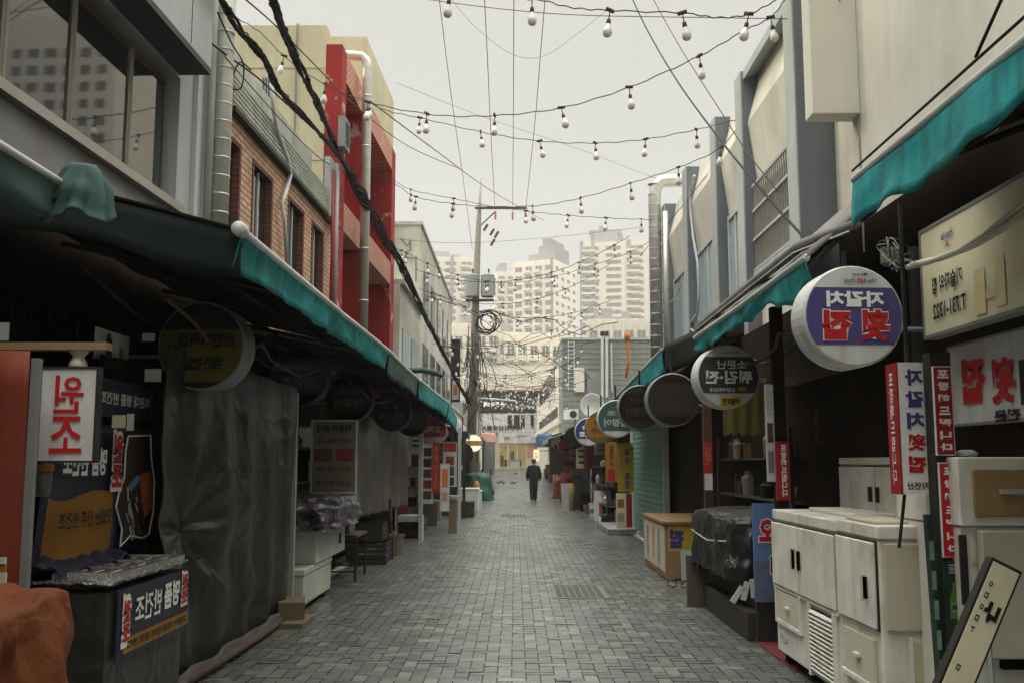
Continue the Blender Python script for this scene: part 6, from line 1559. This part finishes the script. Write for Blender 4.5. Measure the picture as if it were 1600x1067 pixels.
q = at(845, 690, 60); heap('blue_bundle', 'blue tarpaulin bundle hanging above the small glowing sign', 'tarpaulin', q.x + .2, 60, q.z - .3, .45, .5, .8, 'blueT', 9, wr=.1, folds=6, nu=36, nv=12)

# ---- clutter in the shade
b = MB(); yy = onX(392, 600, -2.5).y
b.tube([onX(x, y, -2.5) for x, y in ((375, 606), (430, 612), (485, 622))], .012, 'dark', 5); tag(b.build('lamp_wire'), 'wire carrying small lamp holders above the grey vinyl sheet', 'wire')
for i, px in enumerate((392, 408, 421, 434, 447, 460)):
    p = onX(px, 606 + (px - 380) * .14, -2.5); b = MB(); b.lathe((p.x, p.y, p.z - .1), [(.012, 0), (.03, .02), (.034, .06), (.02, .1), (.016, .13)], 'porcelain', 10)
    tag(b.build('lamp_holder', smooth=True), 'small pale lamp holder in the row above the grey vinyl sheet', 'lamp holder', 'lamp holders above the vinyl sheet')
def shelf(label, x0, x1, y0, y1, levels, n, seed, kind='shelf_rack'):
    r = thing(kind, label, 'shelf', ((x0 + x1) / 2, (y0 + y1) / 2, 0)); rs = random.Random(seed)
    for z in levels: b = MB(); b.box(x0, x1, y0, y1, z - .02, z, 'darkplank'); b.build('shelf_board', r)
    for (x, y) in ((x0, y0), (x1, y0), (x0, y1), (x1, y1)): b = MB(); b.box(x - .018, x + .018, y - .018, y + .018, 0, levels[-1] + .3, 'dark'); b.build('upright', r)
    return r
RS = random.Random(77)
GOODS = ['card', 'darkplank', 'greymetal', 'plank', 'shadecream', 'interior2', 'food1', 'navy', 'steel', 'darkteal']
def goods(where, x0, x1, y0, y1, z, n):
    for i in range(n):
        y = y0 + (y1 - y0) * (i + RS.uniform(.2, .8)) / n; x = RS.uniform(x0 + .1, x1 - .1); k = RS.choice(GOODS); h = RS.uniform(.12, .3); w = RS.uniform(.06, .13)
        b = MB()
        if RS.random() < .5: b.box(x - w, x + w, y - w, y + w, z + .001, z + h, k, RS.uniform(-.3, .3)); b.box(x - w * 1.05, x + w * 1.05, y - w * 1.05, y + w * 1.05, z + h + .001, z + h + .02, k)
        else: b.lathe((x, y, z + .001), [(w * .8, 0), (w, h * .7), (w * .6, h * .85), (w * .62, h)], k, 12)
        tag(b.build('stored_goods'), 'dim box or jar stored on ' + where, 'goods', 'goods on ' + where)
shelf('dark shelf rack at the back of the stall behind the black tarpaulin', 2.75, 3.1, 10.0, 13.6, (.75, 1.2, 1.65), 0, 1)
for z in (.75, 1.2, 1.65): goods('the dark rack behind the black tarpaulin', 2.72, 3.1, 10.1, 13.5, z, 7)
shelf('dark shelf rack behind the foam boxes', -3.0, -2.72, 11.4, 15.2, (.9, 1.35, 1.8), 0, 2)
for z in (.9, 1.35, 1.8): goods('the dark rack behind the foam boxes', -3.0, -2.7, 11.5, 15.0, z, 6)
shelf('dark shelf rack in the brown stall past the amber banner', 2.3, 2.7, 25, 31, (.5, 1.0, 1.5), 0, 3)
for z in (.5, 1.0, 1.5): goods('the dark rack past the amber banner', 2.28, 2.66, 25.2, 30.8, z, 8)
shelf('dark shelf rack past the menu boards and red banner', -2.8, -2.3, 25, 33, (.5, 1.0, 1.5), 0, 4)
for z in (.5, 1.0, 1.5): goods('the dark rack past the menu boards', -2.75, -2.3, 25.3, 32.7, z, 9)
for i, (x, y0_, y1_, z) in enumerate(((-2.2, 6.2, 11.0, 2.62), (-2.6, 5.8, 12.0, 2.75), (2.3, 6.6, 10.4, 2.7), (2.7, 7.0, 11.5, 2.8), (2.1, 12.9, 20, 2.65), (-2.0, 12, 20, 2.6))):
    b = MB(); b.tube([Vector((x + .04 * math.sin(k * 1.9 + i), y0_ + (y1_ - y0_) * k / 10, z - .16 * abs(math.sin(k * math.pi / 5)))) for k in range(11)], .014, ('plank', 'black')[i % 2], 5)
    tag(b.build('sagging_cable', smooth=True), ('pale cable sagging under the long teal awning', 'black cable sagging deep under the long teal awning', 'pale cable sagging under the torn teal awning', 'black cable sagging deep under the torn teal awning', 'pale cable under the pleated teal awning', 'black cable under the awnings below the red house')[i], 'cable')
for i, (px, py, d, k, lb) in enumerate(((1276, 660, 8.8, 'plank', 'crumpled strip of pale plastic hanging in the dark doorway behind the cabinets'), (1392, 398, 6.2, 'shadecream', 'small pale socket box under the scalloped teal awning'))):
    p = at(px, py, d); b = MB()
    if i == 0: b.grid(lambda u, v: p + Vector((.03 * (u - .5) * (1.2 - v) + .012 * math.sin(v * 14), .02 * math.sin(v * 9 + u), .12 - .3 * v)), 4, 16, k)
    else: b.box(p.x - .05, p.x + .05, d, d + .05, p.z - .05, p.z + .05, k); b.box(p.x - .02, p.x + .02, d - .012, d - .001, p.z - .03, p.z + .03, 'dark')
    tag(b.build(('plastic_strip', 'socket_box')[i]), lb, ('plastic', 'socket box')[i])

# small clutter along the far stalls
def clutter(side, y0, y1, n, lab, grp, seed):
    rs = random.Random(seed)
    for i in range(n):
        y = y0 + (y1 - y0) * (i + rs.uniform(.1, .9)) / n; z = gz(y); x = side * rs.uniform(2.2, 2.65); t = rs.random(); b = MB(); k = rs.choice(['darkplank', 'card', 'greymetal', 'plank', 'shadecream', 'styro', 'interior2', 'darkteal', 'redmat'])
        w, l, h = rs.uniform(.12, .26), rs.uniform(.15, .4), rs.uniform(.2, .6)
        if t < .45:
            b.box(x - w, x + w, y - l, y + l, z, z + h, k, rs.uniform(-.2, .2)); b.box(x - w - .015, x + w + .015, y - l - .015, y + l + .015, z + h + .001, z + h + .03, k, 0)
        elif t < .7: b.lathe((x, y, z), [(w * .8, 0), (w, h * .9), (w * 1.06, h), (w * .9, h), (w * .7, h * .5)], k, 14)
        else:
            b.box(x - w, x + w, y, y + .03, z, z + h * 2.2, k, rs.uniform(-.3, .3), ('X', R(-8)))
        tag(b.build('stall_clutter', bevel=.008), lab, 'clutter', grp)
clutter(-1, 22, 44, 20, 'small dim box, tub or board on the ground before the utility pole', 'clutter between the menu boards and the utility pole', 5)
clutter(1, 24, 48, 20, 'small dim box, tub or board on the ground past the yellow banners', 'clutter past the yellow banners', 6)
clutter(-1, 46, 74, 14, 'tiny dim box or tub on the ground near the pink parasol', 'clutter near the pink parasol', 7)
clutter(1, 50, 76, 14, 'tiny dim box or tub on the ground near the glowing white sign', 'clutter near the glowing white sign', 8)
for i, (side, y, k, w, h, z) in enumerate(((-1, 25.5, 'signcream', .7, .5, 1.9), (-1, 28, 'redstrip', .5, .9, 1.3), (-1, 32, 'shadecream', .8, .6, 1.7), (-1, 37, 'yellow', .5, .8, 1.4), (-1, 42, 'signwhite', .6, .9, 1.3), (1, 26.5, 'shadecream', .7, .5, 1.8), (1, 30, 'redmat', .6, .9, 1.4), (1, 34.5, 'signcream', .6, .8, 1.4), (1, 39, 'shadecream', .7, .6, 1.7), (1, 44, 'redstrip', .5, .9, 1.3))):
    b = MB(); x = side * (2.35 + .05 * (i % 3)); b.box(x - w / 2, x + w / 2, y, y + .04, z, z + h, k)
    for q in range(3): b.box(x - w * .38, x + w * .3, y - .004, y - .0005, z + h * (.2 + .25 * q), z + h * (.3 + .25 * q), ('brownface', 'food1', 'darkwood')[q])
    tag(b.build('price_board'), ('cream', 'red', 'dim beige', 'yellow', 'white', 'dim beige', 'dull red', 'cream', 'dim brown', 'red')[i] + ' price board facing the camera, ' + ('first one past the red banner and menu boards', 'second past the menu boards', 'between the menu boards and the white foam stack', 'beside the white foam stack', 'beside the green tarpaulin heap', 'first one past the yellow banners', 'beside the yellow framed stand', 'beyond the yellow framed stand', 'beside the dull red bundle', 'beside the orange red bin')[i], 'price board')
# ================================================================== UTILITY POLE
PD = 45.0
pb = at(735, 735, PD); pt = at(752, 279, PD)
r = thing('utility_pole', 'tall concrete utility pole with crossarm and two grey transformers', 'utility pole', (pb.x, PD, 0))
pm = at(744, 440, PD)
b = MB(); b.tube([(pb.x, PD, -.1), tuple(pm), tuple(at(748, 345, PD)), tuple(pt)], [.23, .17, .12, .03], 'poleconc', 14); b.build('pole', r, smooth=True)
a, c = at(742, 326, PD - .12), at(823, 326, PD - .12)
b = MB(); b.box(a.x, c.x, PD - .2, PD - .12, a.z - .05, a.z + .05, 'rust'); b.tube([at(752, 352, PD - .1), at(775, 330, PD - .14)], .03, 'rust', 6); b.build('crossarm', r)
for px in (774, 801, 821):
    b = MB(); t = at(px, 328, PD - .16); b.lathe((t.x, PD - .16, t.z - .48), [(.02, 0), (.06, .05), (.03, .1), (.06, .16), (.03, .22), (.06, .28), (.02, .4)], 'fruit_orange', 8); b.build('insulator', r)
b = MB()
for (x_, y_) in ((766, 362), (773, 366), (767, 378), (756, 355)): t = at(x_, y_, PD - .3); b.box(t.x - .05, t.x + .05, PD - .35, PD - .25, t.z - .18, t.z + .16, 'rust', 0, ('Y', R(30)))
b.build('fuse', r)
for (px, nm) in ((737, 0), (762, 1)):
    t = at(px, 465, PD - .25); h = at(px, 432, PD).z - t.z; q = MB()
    q.lathe((t.x, PD - .3, t.z), [(.26, 0), (.31, .03), (.31, h - .05), (.33, h - .04), (.3, h), (.1, h + .06)], 'transf', 16)
    for k in range(8): an = k * math.pi / 4; q.box(t.x + .3 * math.cos(an) - .02, t.x + .3 * math.cos(an) + .05, PD - .3 + .3 * math.sin(an) - .02, PD - .3 + .3 * math.sin(an) + .02, t.z + .1, t.z + h - .15, 'transf')
    w = q.build('transformer', r)
    q = MB(); q.lathe((t.x + .05, PD - .3, t.z + h), [(.05, .05), (.02, .1), (.05, .18), (.02, .3)], 'rust', 8); q.build('bushing', w)
b = MB(); t = at(750, 468, PD - .3); b.box(at(728, 468, PD).x, at(772, 468, PD).x, PD - .5, PD - .1, t.z - .08, t.z - .01, 'rust'); b.build('bracket', r)
b = MB(); rs = random.Random(3)
for k in range(7):
    c = at(763 + rs.uniform(-6, 6), 500 + rs.uniform(-6, 8), PD - .5 + .1 * k); rad = rs.uniform(.35, .55)
    b.tube([c + Vector((rad * math.cos(q), .05 * math.sin(3 * q), rad * math.sin(q))) for q in [i * 2 * math.pi / 20 for i in range(21)]], .025, 'black', 5)
tag(b.build('cable_coil', smooth=True), 'coils of black cable hung on the utility pole', 'cable coil')
b = MB()
for k in range(16):
    p0 = at(738 + rs.uniform(-8, 14), 520 + rs.uniform(-20, 40), PD - .4); p1 = at(735 + rs.uniform(-14, 40), 640 + rs.uniform(-60, 40), PD - .4)
    m1 = p0.lerp(p1, .5) + Vector((rs.uniform(-.5, .5), rs.uniform(-.3, .1), rs.uniform(-.5, .2))); b.tube([p0, p0.lerp(m1, .6), m1, m1.lerp(p1, .5) + Vector((rs.uniform(-.2, .2), 0, 0)), p1], .018, 'black', 4)
tag(b.build('pole_cables', smooth=True), 'messy black cables hanging down around the utility pole', 'cables')
r = thing('banner_sign', 'tall dark banner sign with pale picture panel beside the utility pole', 'banner', at(711, 640, 42))
b = MB(); a, c = at(705, 530, 42), at(719, 580, 42); b.box(a.x, c.x, 42, 42.06, at(711, 588, 42).z, a.z, 'brownface'); b.build('upper_panel', r)
b = MB(); b.box(a.x, c.x, 42, 42.06, at(711, 628, 42).z, at(711, 590, 42).z, 'navy'); b.quad(Vector(((a.x + c.x) / 2, 41.99, at(711, 609, 42).z)), UX, UZ, (c.x - a.x) * .7, .8, 'palegrey', .003); b.quad(Vector(((a.x + c.x) / 2, 41.98, at(711, 609, 42).z)), UX, UZ, (c.x - a.x) * .4, .45, 'gold', .003); b.build('picture_panel', r)
b = MB(); b.tube([at(706, 525, 42.1), Vector((a.x, 42.1, 2.0))], .035, 'greymetal', 6); b.build('pole', r)
q = at(747, 612, 50); r = thing('slim_pole', 'slim grey steel pole with horizontal arm before the end building', 'pole', (q.x, 50, gz(50)))
b = MB(); b.tube([(q.x, 50, gz(50)), at(749, 600, 50)], .05, 'greymetal', 8); b.build('shaft', r)
b = MB(); b.tube([at(738, 621, 50), at(772, 623, 50), at(806, 626, 50)], .045, 'whitemetal', 7); b.build('arm', r)

# ================================================================== OVERHEAD CABLES
def catm(p, n=8):
    out = []; N = len(p)
    for i in range(N - 1):
        a, b_, c, d = p[max(i - 1, 0)], p[i], p[i + 1], p[min(i + 2, N - 1)]
        for k in range(n):
            t = k / n; out.append(.5 * ((2 * b_) + (c - a) * t + (2 * a - 5 * b_ + 4 * c - d) * t * t + (3 * b_ - a - 3 * c + d) * t ** 3))
    out.append(p[-1]); return out
def bundle(label, pts, n, spread, r_, seed):
    rs = random.Random(seed); base = catm([at(*p) for p in pts], 14); b = MB()
    for k in range(n):
        ph = rs.random() * 6.28; ww = rs.uniform(.5, 1.4); sp = spread * rs.uniform(.3, 1)
        b.tube([p + Vector((sp * math.cos(ph + i * .21 * ww) + rs.uniform(-.006, .006), 0, sp * math.sin(ph + i * .27 * ww))) for i, p in enumerate(base)], r_ * rs.uniform(.6, 1.3), 'black', 5)
    for k in range(0, len(base), 9):
        b.tube([base[k] + Vector((spread * 1.1 * math.cos(q), 0, spread * 1.1 * math.sin(q))) for q in [i * math.pi / 4 for i in range(9)]], r_ * .5, 'black', 4)
    return tag(b.build('cable_bundle', smooth=True), label, 'cables')
joint = [(545, 268, 16.6), (572, 318, 18.2), (600, 372, 20.4), (622, 405, 22.2), (660, 487, 26.5), (690, 545, 32), (716, 598, 40), (734, 630, 44.5)]
bundle('thick black cable bundle sagging past the red house to the utility pole', joint, 14, .085, .019, 1)
bundle('thinner black cable bundle crossing in front of the brick parapet', [(330, -30, 9.0), (372, 42, 10.2), (408, 88, 11.0), (438, 142, 12.0), (480, 188, 13.4), (522, 236, 15.4), (548, 274, 16.7)], 7, .035, .016, 2)
bundle('thick cable bundle dropping in front of the beige wall to the red house', [(416, -30, 10.0), (436, 30, 10.8), (463, 92, 12), (490, 150, 13.4), (508, 192, 14.6), (530, 240, 15.8), (546, 272, 16.7)], 9, .045, .018, 3)
def wire(label, pts, r_, k='black', group=None, nm='overhead_wire'):
    b = MB(); b.tube(catm([at(*p) for p in pts], 8), r_, k, 5); return tag(b.build(nm, smooth=True), label, 'wire', group)
wire('thin black wire crossing the grey metal house overhang', [(240, -20, 8.2), (285, 15, 8.9), (330, 68, 9.9), (400, 120, 11.0), (450, 165, 12.5)], .011)
wire('black wire looping from the duct to the cable bundle', [(340, 20, 9.6), (362, 68, 10.2), (380, 100, 10.5), (378, 135, 10.5), (366, 140, 10.5), (364, 122, 10.5), (375, 98, 10.6), (392, 110, 11)], .009)
wire('dark wire slanting across the beige wall to the red house', [(372, -10, 10), (430, 40, 11.5), (490, 100, 14), (560, 170, 18), (640, 230, 24), (720, 265, 32)], .01, 'rust')
wire('long dark wire from the red house corner down towards the far towers', [(580, 160, 16), (680, 235, 24), (770, 300, 36), (850, 345, 55)], .012, 'rust')
wire('thin wire over the brick parapet', [(352, 90, 10), (450, 200, 13), (500, 248, 15), (525, 262, 16.5)], .007)
for (x0, x1, x2, lb) in ((757, 766, 773, 'power line ending at the crossarm end nearer the pole top'), (803, 802, 801, 'middle one of three power lines running overhead to the crossarm'), (852, 836, 822, 'power line ending at the free outer end of the crossarm')):
    wire(lb, [(x0 - (2 if x0 < 800 else 0 if x0 == 803 else -3), -40, 23), (x0 * .5 + x1 * .5, 90, 27), (x1, 190, 33), (x2, 322, PD)], .012, 'rust')
wire('slanting power line that ends at the pole below the crossarm', [(684, -20, 22), (705, 150, 28), (725, 290, 38), (738, 390, 44)], .01, 'rust')
wire('thick dark cable running down to the awning with torn teal cloth', [(975, -30, 17), (1010, 45, 15), (1060, 130, 12.8), (1130, 225, 10.4), (1205, 315, 8.6), (1262, 378, 7.6)], .012, 'black')
wire('thin wire running beside the thick dark cable to the grille', [(1010, -20, 17), (1060, 70, 15), (1120, 165, 13), (1165, 235, 12), (1215, 300, 11)], .008, 'rust')
wire('thin stay wire from the blank box sign down towards the elbow duct', [(1330, -20, 9), (1240, 90, 11), (1150, 215, 14), (1060, 330, 17.5), (1000, 400, 22)], .007, 'rust')
wire('pale wire hanging in front of the elbow duct', [(1078, 410, 18), (1060, 455, 18.5), (1035, 490, 19.5), (1020, 520, 21)], .012, 'whitemetal')
wire('thin wire across the sky above the string lights', [(600, -10, 12), (760, 12, 11.5), (900, 24, 11), (1100, 28, 10.5), (1230, 30, 10.2)], .005, 'rust')
wire('faint drooping wire loop high above the alley', [(690, -20, 14), (740, 40, 14), (800, 85, 14), (850, 88, 14), (900, 55, 14), (950, 15, 14)], .004, 'greymetal')
wire('faint straight wire crossing the pale sky behind the third bulb string', [(620, 130, 22), (760, 185, 25), (900, 232, 28), (1040, 285, 30)], .006, 'greymetal')
wire('faint wire crossing above the crossarm', [(600, 372, 26), (720, 380, 30), (850, 372, 34), (1000, 356, 30)], .006, 'rust')
for i in range(12):
    rs = random.Random(50 + i); d = 26 + i * 4.5; zl, zr = rs.uniform(4.4, 7.5), rs.uniform(4.4, 7.5)
    b = MB(); b.tube([Vector((-2.3 + 5 * t, d + rs.uniform(-1, 3) * t, zl + (zr - zl) * t - .8 * t * (1 - t))) for t in [k / 12 for k in range(13)]], .012, 'black', 4)
    tag(b.build('overhead_wire', smooth=True), 'thin dark wire strung across the far half of the alley', 'wire', 'thin wires across the far alley')

# ================================================================== STRING LIGHTS
# one bulb with its socket, copied
def bulb_mesh(parent, near=True):
    b = MB()
    b.lathe((0, 0, 0), [(.016, -.135), (.022, -.14), (.024, -.155), (.03, -.172), (.041, -.195), (.0455, -.215), (.043, -.24), (.033, -.258), (.016, -.268), (.003, -.27)], 'bulb', 16 if near else 8)
    o = b.build('bulb', parent, smooth=True)
    s = MB(); s.tube([(0, 0, 0), (0, 0, -.09)], .006, 'socket', 5); s.lathe((0, 0, 0), [(.012, -.085), (.02, -.092), (.022, -.12), (.022, -.143), (.012, -.146)], 'socket', 10 if near else 6)
    s.box(-.045, .045, -.01, .01, -.012, .02, 'socket')
    q = s.build('socket', o, smooth=True)
    return o
_proto = {}
class _F: pass
def string(label, knots, bulbs, group='string lights across the alley', r_=.0065, near=True, tilt=1.0, seed=0, sc=1.0):
    rs = random.Random(seed)
    pts = catm([Vector(k) for k in knots], 8)
    t = thing('string_light', label, 'string light', pts[len(pts) // 2], group); O = ORG[t]
    b = MB(); b.tube([p + Vector((0, 0, .008 * math.sin(i * 1.7))) for i, p in enumerate(pts)], r_, 'socket', 5); b.build('cable', t, smooth=True)
    for p in bulbs:
        p = Vector(p)
        if near not in _proto:
            sv = ORG[t]; ORG[t] = Vector((0, 0, 0)); o = bulb_mesh(t, near); ORG[t] = sv; _proto[near] = o
        else: o = dup(_proto[near], None, t)
        o.location = p - O
        o.scale = (sc, sc, sc)
        o.rotation_euler = (rs.uniform(-.12, .12) * tilt, rs.uniform(-.22, .22) * tilt, rs.uniform(0, 6.28))
    return t
def string_px(label, pts, bulbpx, seed, sc=1.0):
    """pts: (px, py, depth) along the cable; bulbpx: px of each bulb along it"""
    P = [at(*p) for p in pts]; cm = catm(P, 8); bl = []
    xs = []
    for p in cm:
        v = RM.transposed() @ (p - Vector((0, 0, CAMZ))); xs.append(800 + F * v.x / -v.z)
    for bx in bulbpx:
        for i in range(len(cm) - 1):
            if (xs[i] - bx) * (xs[i + 1] - bx) <= 0 and abs(xs[i + 1] - xs[i]) > 1e-6:
                bl.append(cm[i].lerp(cm[i + 1], (bx - xs[i]) / (xs[i + 1] - xs[i]))); break
    return string(label, P, bl, seed=seed, sc=sc)
string_px('string of large milky bulbs ending above the slate fins, highest of all', [(560, -75, 9.6), (703, -14, 9.4), (829, -2, 9.2), (890, 12, 9.1), (951, 17, 9), (1065, 21, 8.9), (1120, 28, 8.9), (1169, 23, 9), (1215, 0, 9.2), (1300, -40, 9.5)], (703, 831, 953, 1066, 1170), 1)
string_px('second string of bulbs sagging from the cable bundle to the slate fin', [(368, 28, 12.6), (405, 50, 12.9), (444, 88, 13.2), (500, 128, 13.2), (575, 160, 13), (680, 180, 12.5), (773, 181, 12.2), (877, 169, 11.8), (983, 137, 11.2), (1093, 88, 10.6), (1160, 50, 10.3), (1204, 28, 10.1), (1226, 0, 10.2)], (444, 508, 575, 667, 773, 877, 983, 1093, 1204), 2)
string_px('third string of bulbs just below the second one', [(560, 150, 16), (600, 172, 15.8), (662, 186, 15.6), (753, 207, 15.2), (843, 221, 14.8), (930, 224, 14.4), (1009, 218, 14), (1088, 203, 13.5), (1140, 190, 13.1), (1160, 185, 13)], (577, 656, 751, 843, 930, 1009, 1088, 1160), 3)
string_px('fourth string of bulbs reaching from the red house up to the second fin', [(570, 272, 20), (612, 285, 19.5), (650, 308, 19), (708, 319, 18.4), (765, 323, 17.8), (838, 322, 17), (907, 310, 16.2), (985, 287, 15.3), (1060, 262, 14.4), (1125, 232, 13.6), (1160, 187, 13)], (650, 708, 832, 907, 985, 1060, 1127), 4)
string_px('fifth string of bulbs reaching from the red house to the last fin', [(572, 268, 21), (612, 280, 21), (642, 297, 21), (710, 311, 20.6), (765, 322, 20.4), (838, 332, 20), (888, 337, 19.8), (947, 341, 19.6), (1002, 343, 19.4), (1055, 344, 19.6), (1066, 344, 19.8)], (642, 709, 822, 888, 947, 1002, 1055), 5)
string_px('sixth string of bulbs in front of the transformers', [(612, 385, 24), (640, 398, 24), (670, 413, 24), (715, 430, 24), (763, 440, 24), (800, 442, 23.8), (868, 432, 23), (925, 415, 22.4), (985, 394, 21.6), (1036, 366, 20.6)], (627, 636, 668, 685, 715, 763, 783, 866, 930, 985, 1032), 6)
far = []
for i in range(27):
    rs = random.Random(100 + i)
    d = 23.5 + i * 2.1 + rs.uniform(-.5, .5); cross = 1.8 * (1 if i % 2 else -1)
    zl = 4.9 + rs.uniform(-.4, .9) + (1.2 if i < 3 else 0) + gz(d) + max(0, (d - 45)) * .035; zr = 4.9 + rs.uniform(-.4, .9) + (1.2 if i < 4 else 0) + gz(d) + max(0, (d - 45)) * .035
    sag = rs.uniform(.35, .75); x0, x1 = -2.45, 2.6
    f = lambda t: Vector((x0 + (x1 - x0) * t, d + cross * (t - .5), zl + (zr - zl) * t - sag * 4 * t * (1 - t)))
    nb = rs.choice((5, 6, 7))
    string('string of small bulbs across the far half of the alley' if i > 7 else 'string of bulbs in the middle distance beyond the red house', [f(k / 8) for k in range(9)], [f((k + .5 + rs.uniform(-.12, .12)) / nb) for k in range(nb)],
           group='far string lights' if i > 7 else 'middle string lights', near=False, seed=200 + i, r_=.008, sc=1.0 if i < 8 else .95)

for i in range(22):
    rs = random.Random(300 + i); d = 44 + i * 2.2 + rs.uniform(-.6, .6)
    zl, zr = rs.uniform(4.4, 9.4) + gz(d), rs.uniform(4.2, 9.0) + gz(d); sag = rs.uniform(.3, .8); sk = rs.uniform(-2.5, 2.5)
    f = lambda t: Vector((-2.5 + 5.1 * t, d + sk * (t - .5), zl + (zr - zl) * t - sag * 4 * t * (1 - t)))
    nb = rs.choice((6, 7, 8))
    string('string of small bulbs across the far half of the alley', [f(k / 8) for k in range(9)], [f((k + .5 + rs.uniform(-.2, .2)) / nb) for k in range(nb)], group='far string lights', near=False, seed=400 + i, r_=.007, sc=1.05)

# ================================================================== PERSON AND PIGEONS
def skin_mesh(verts, edges, radii, mats_fn, name, parent, sub=2, mats=()):
    me = bpy.data.meshes.new(name); me.from_pydata(verts, edges, []); ob = bpy.data.objects.new(name, me); COL.objects.link(ob)
    ob.modifiers.new('s', 'SKIN'); sm = ob.modifiers.new('d', 'SUBSURF'); sm.levels = sub; sm.render_levels = sub
    for i, rr in enumerate(radii): me.skin_vertices[0].data[i].radius = rr if isinstance(rr, tuple) else (rr, rr)
    me.skin_vertices[0].data[0].use_root = True
    bpy.context.view_layer.update(); dg = bpy.context.evaluated_depsgraph_get()
    m2 = bpy.data.meshes.new_from_object(ob.evaluated_get(dg)); bpy.data.objects.remove(ob)
    for k in mats: m2.materials.append(K[k])
    for p in m2.polygons: p.material_index = mats_fn(p.center); p.use_smooth = True
    o = bpy.data.objects.new(name, m2); COL.objects.link(o); o.parent = parent; ORG[o] = ORG[parent]
    return o
pf = gnd(834, 782); ph = pf.y
r = thing('person', 'person in dark jacket and trousers walking away down the middle of the alley', 'person', (pf.x, pf.y, 0))
# walking away (+Y); left foot planted behind, right foot ahead
V_ = [(0, 0, .90), (0, .01, 1.06), (0, .02, 1.24), (0, .03, 1.40), (0, .05, 1.485), (0, .055, 1.54), (0, .065, 1.62), (0, .065, 1.70),
      (-.185, .03, 1.395), (-.255, -.03, 1.13), (-.262, .04, .90), (-.26, .065, .81), (.185, .03, 1.395), (.258, .0, 1.13), (.26, .11, .91), (.255, .15, .83),
      (-.085, 0, .86), (-.085, -.04, .48), (-.08, -.20, .12), (-.08, -.15, .05), (-.08, -.07, .03),
      (.085, 0, .86), (.07, .14, .5), (.06, .10, .1), (.06, .18, .04), (.06, .25, .03)]
E_ = [(0, 1), (1, 2), (2, 3), (3, 4), (4, 5), (5, 6), (6, 7), (3, 8), (8, 9), (9, 10), (10, 11), (3, 12), (12, 13), (13, 14), (14, 15), (0, 16), (16, 17), (17, 18), (18, 19), (19, 20), (0, 21), (21, 22), (22, 23), (23, 24), (24, 25)]
RR = [(.205, .14), (.215, .15), (.215, .15), (.17, .12), (.075, .07), (.062, .062), (.085, .1), (.07, .08), .1, .088, .066, .045, .1, .088, .066, .045, (.125, .12), .105, .085, .055, .042, (.125, .12), .105, .085, .055, .042]
def pm_(c):
    if c.z > 1.5: return 0
    if c.z < .1: return 2
    if c.z < .93 and abs(c.x) > .225: return 0
    return 1
skin_mesh(V_, E_, RR, pm_, 'body', r, 2, ('skin', 'suit', 'shoe'))
hair = MB(); hair.lathe((0, .045, 1.58), [(.075, 0), (.098, .03), (.105, .08), (.098, .125), (.07, .16), (.02, .175)], 'hair', 16)
for v_ in hair.v: v_ += Vector((0, -.015 if v_.y < .06 else 0, 0))
sv = ORG[r]; ORG[r] = Vector((0, 0, 0)); hair.build('hair', r, smooth=True); ORG[r] = sv
def pigeon(label, x, y, rz, first=[]):
    if first: return dup(first[0], (x, y, gz(y)), None, label, None, rz)
    t = thing('pigeon', label, 'pigeon', (0, 0, 0), 'pigeons on the far paving')
    b = MB(); b.tube([(-.17, 0, .12), (-.1, 0, .13), (-.04, 0, .14), (.03, 0, .15), (.08, 0, .17), (.105, 0, .21), (.115, 0, .245), (.135, 0, .25), (.155, 0, .243)], [.012, .03, .058, .066, .052, .032, .028, .02, .004], 'pigeon', 10)
    b.tube([(0, .02, .1), (.01, .022, .005), (.035, .022, .003)], .006, 'redstrip', 5); b.tube([(0, -.02, .1), (.0, -.022, .005), (.03, -.022, .003)], .006, 'redstrip', 5)
    b.build('body', t, smooth=True); t.location = (x, y, gz(y)); t.rotation_euler = (0, 0, rz); first.append(t); return t
def pg(px, py):
    a, c = ray(px, py); y = 50.0
    for _ in range(60):
        y = (gz(y) - CAMZ) / c * .5 + y * .5
    return a * y, y
for (px, py, rz, lb) in ((779, 757, .3, 'grey pigeon of the flock nearest the black weighted base'), (786, 757, 2.6, 'grey pigeon facing its neighbour at the flock edge by the black base'), (799.5, 757, 1.0, 'grey pigeon standing sideways in the middle of the flock'), (804, 757.5, .2, 'grey pigeon of the flock nearest the walking person'), (806, 742, 2.9, 'lone grey pigeon apart from the flock, in front of the lit shop')):
    x, y = pg(px, py); pigeon(lb, x, y, rz)

# ================================================================== HAZE
hz = MB(); hz.box(-240, 240, -30, 470, -1.2, 128, 'bulb')
hz.ms = []
hm = bpy.data.materials.new('pale_haze'); hm.use_nodes = True
nt = hm.node_tree; nt.nodes.clear()
ho = nt.nodes.new('ShaderNodeOutputMaterial'); hv = nt.nodes.new('ShaderNodeVolumePrincipled')
hv.inputs['Color'].default_value = (.93, .92, .89, 1); hv.inputs['Density'].default_value = .0008; hv.inputs['Anisotropy'].default_value = .35
nt.links.new(hv.outputs[0], ho.inputs['Volume'])
hz.ms = [hm]
o = hz.build('haze', loc=(0, 0, -1.2)); tag(o, 'thin pale haze over the alley', None, None, 'stuff')
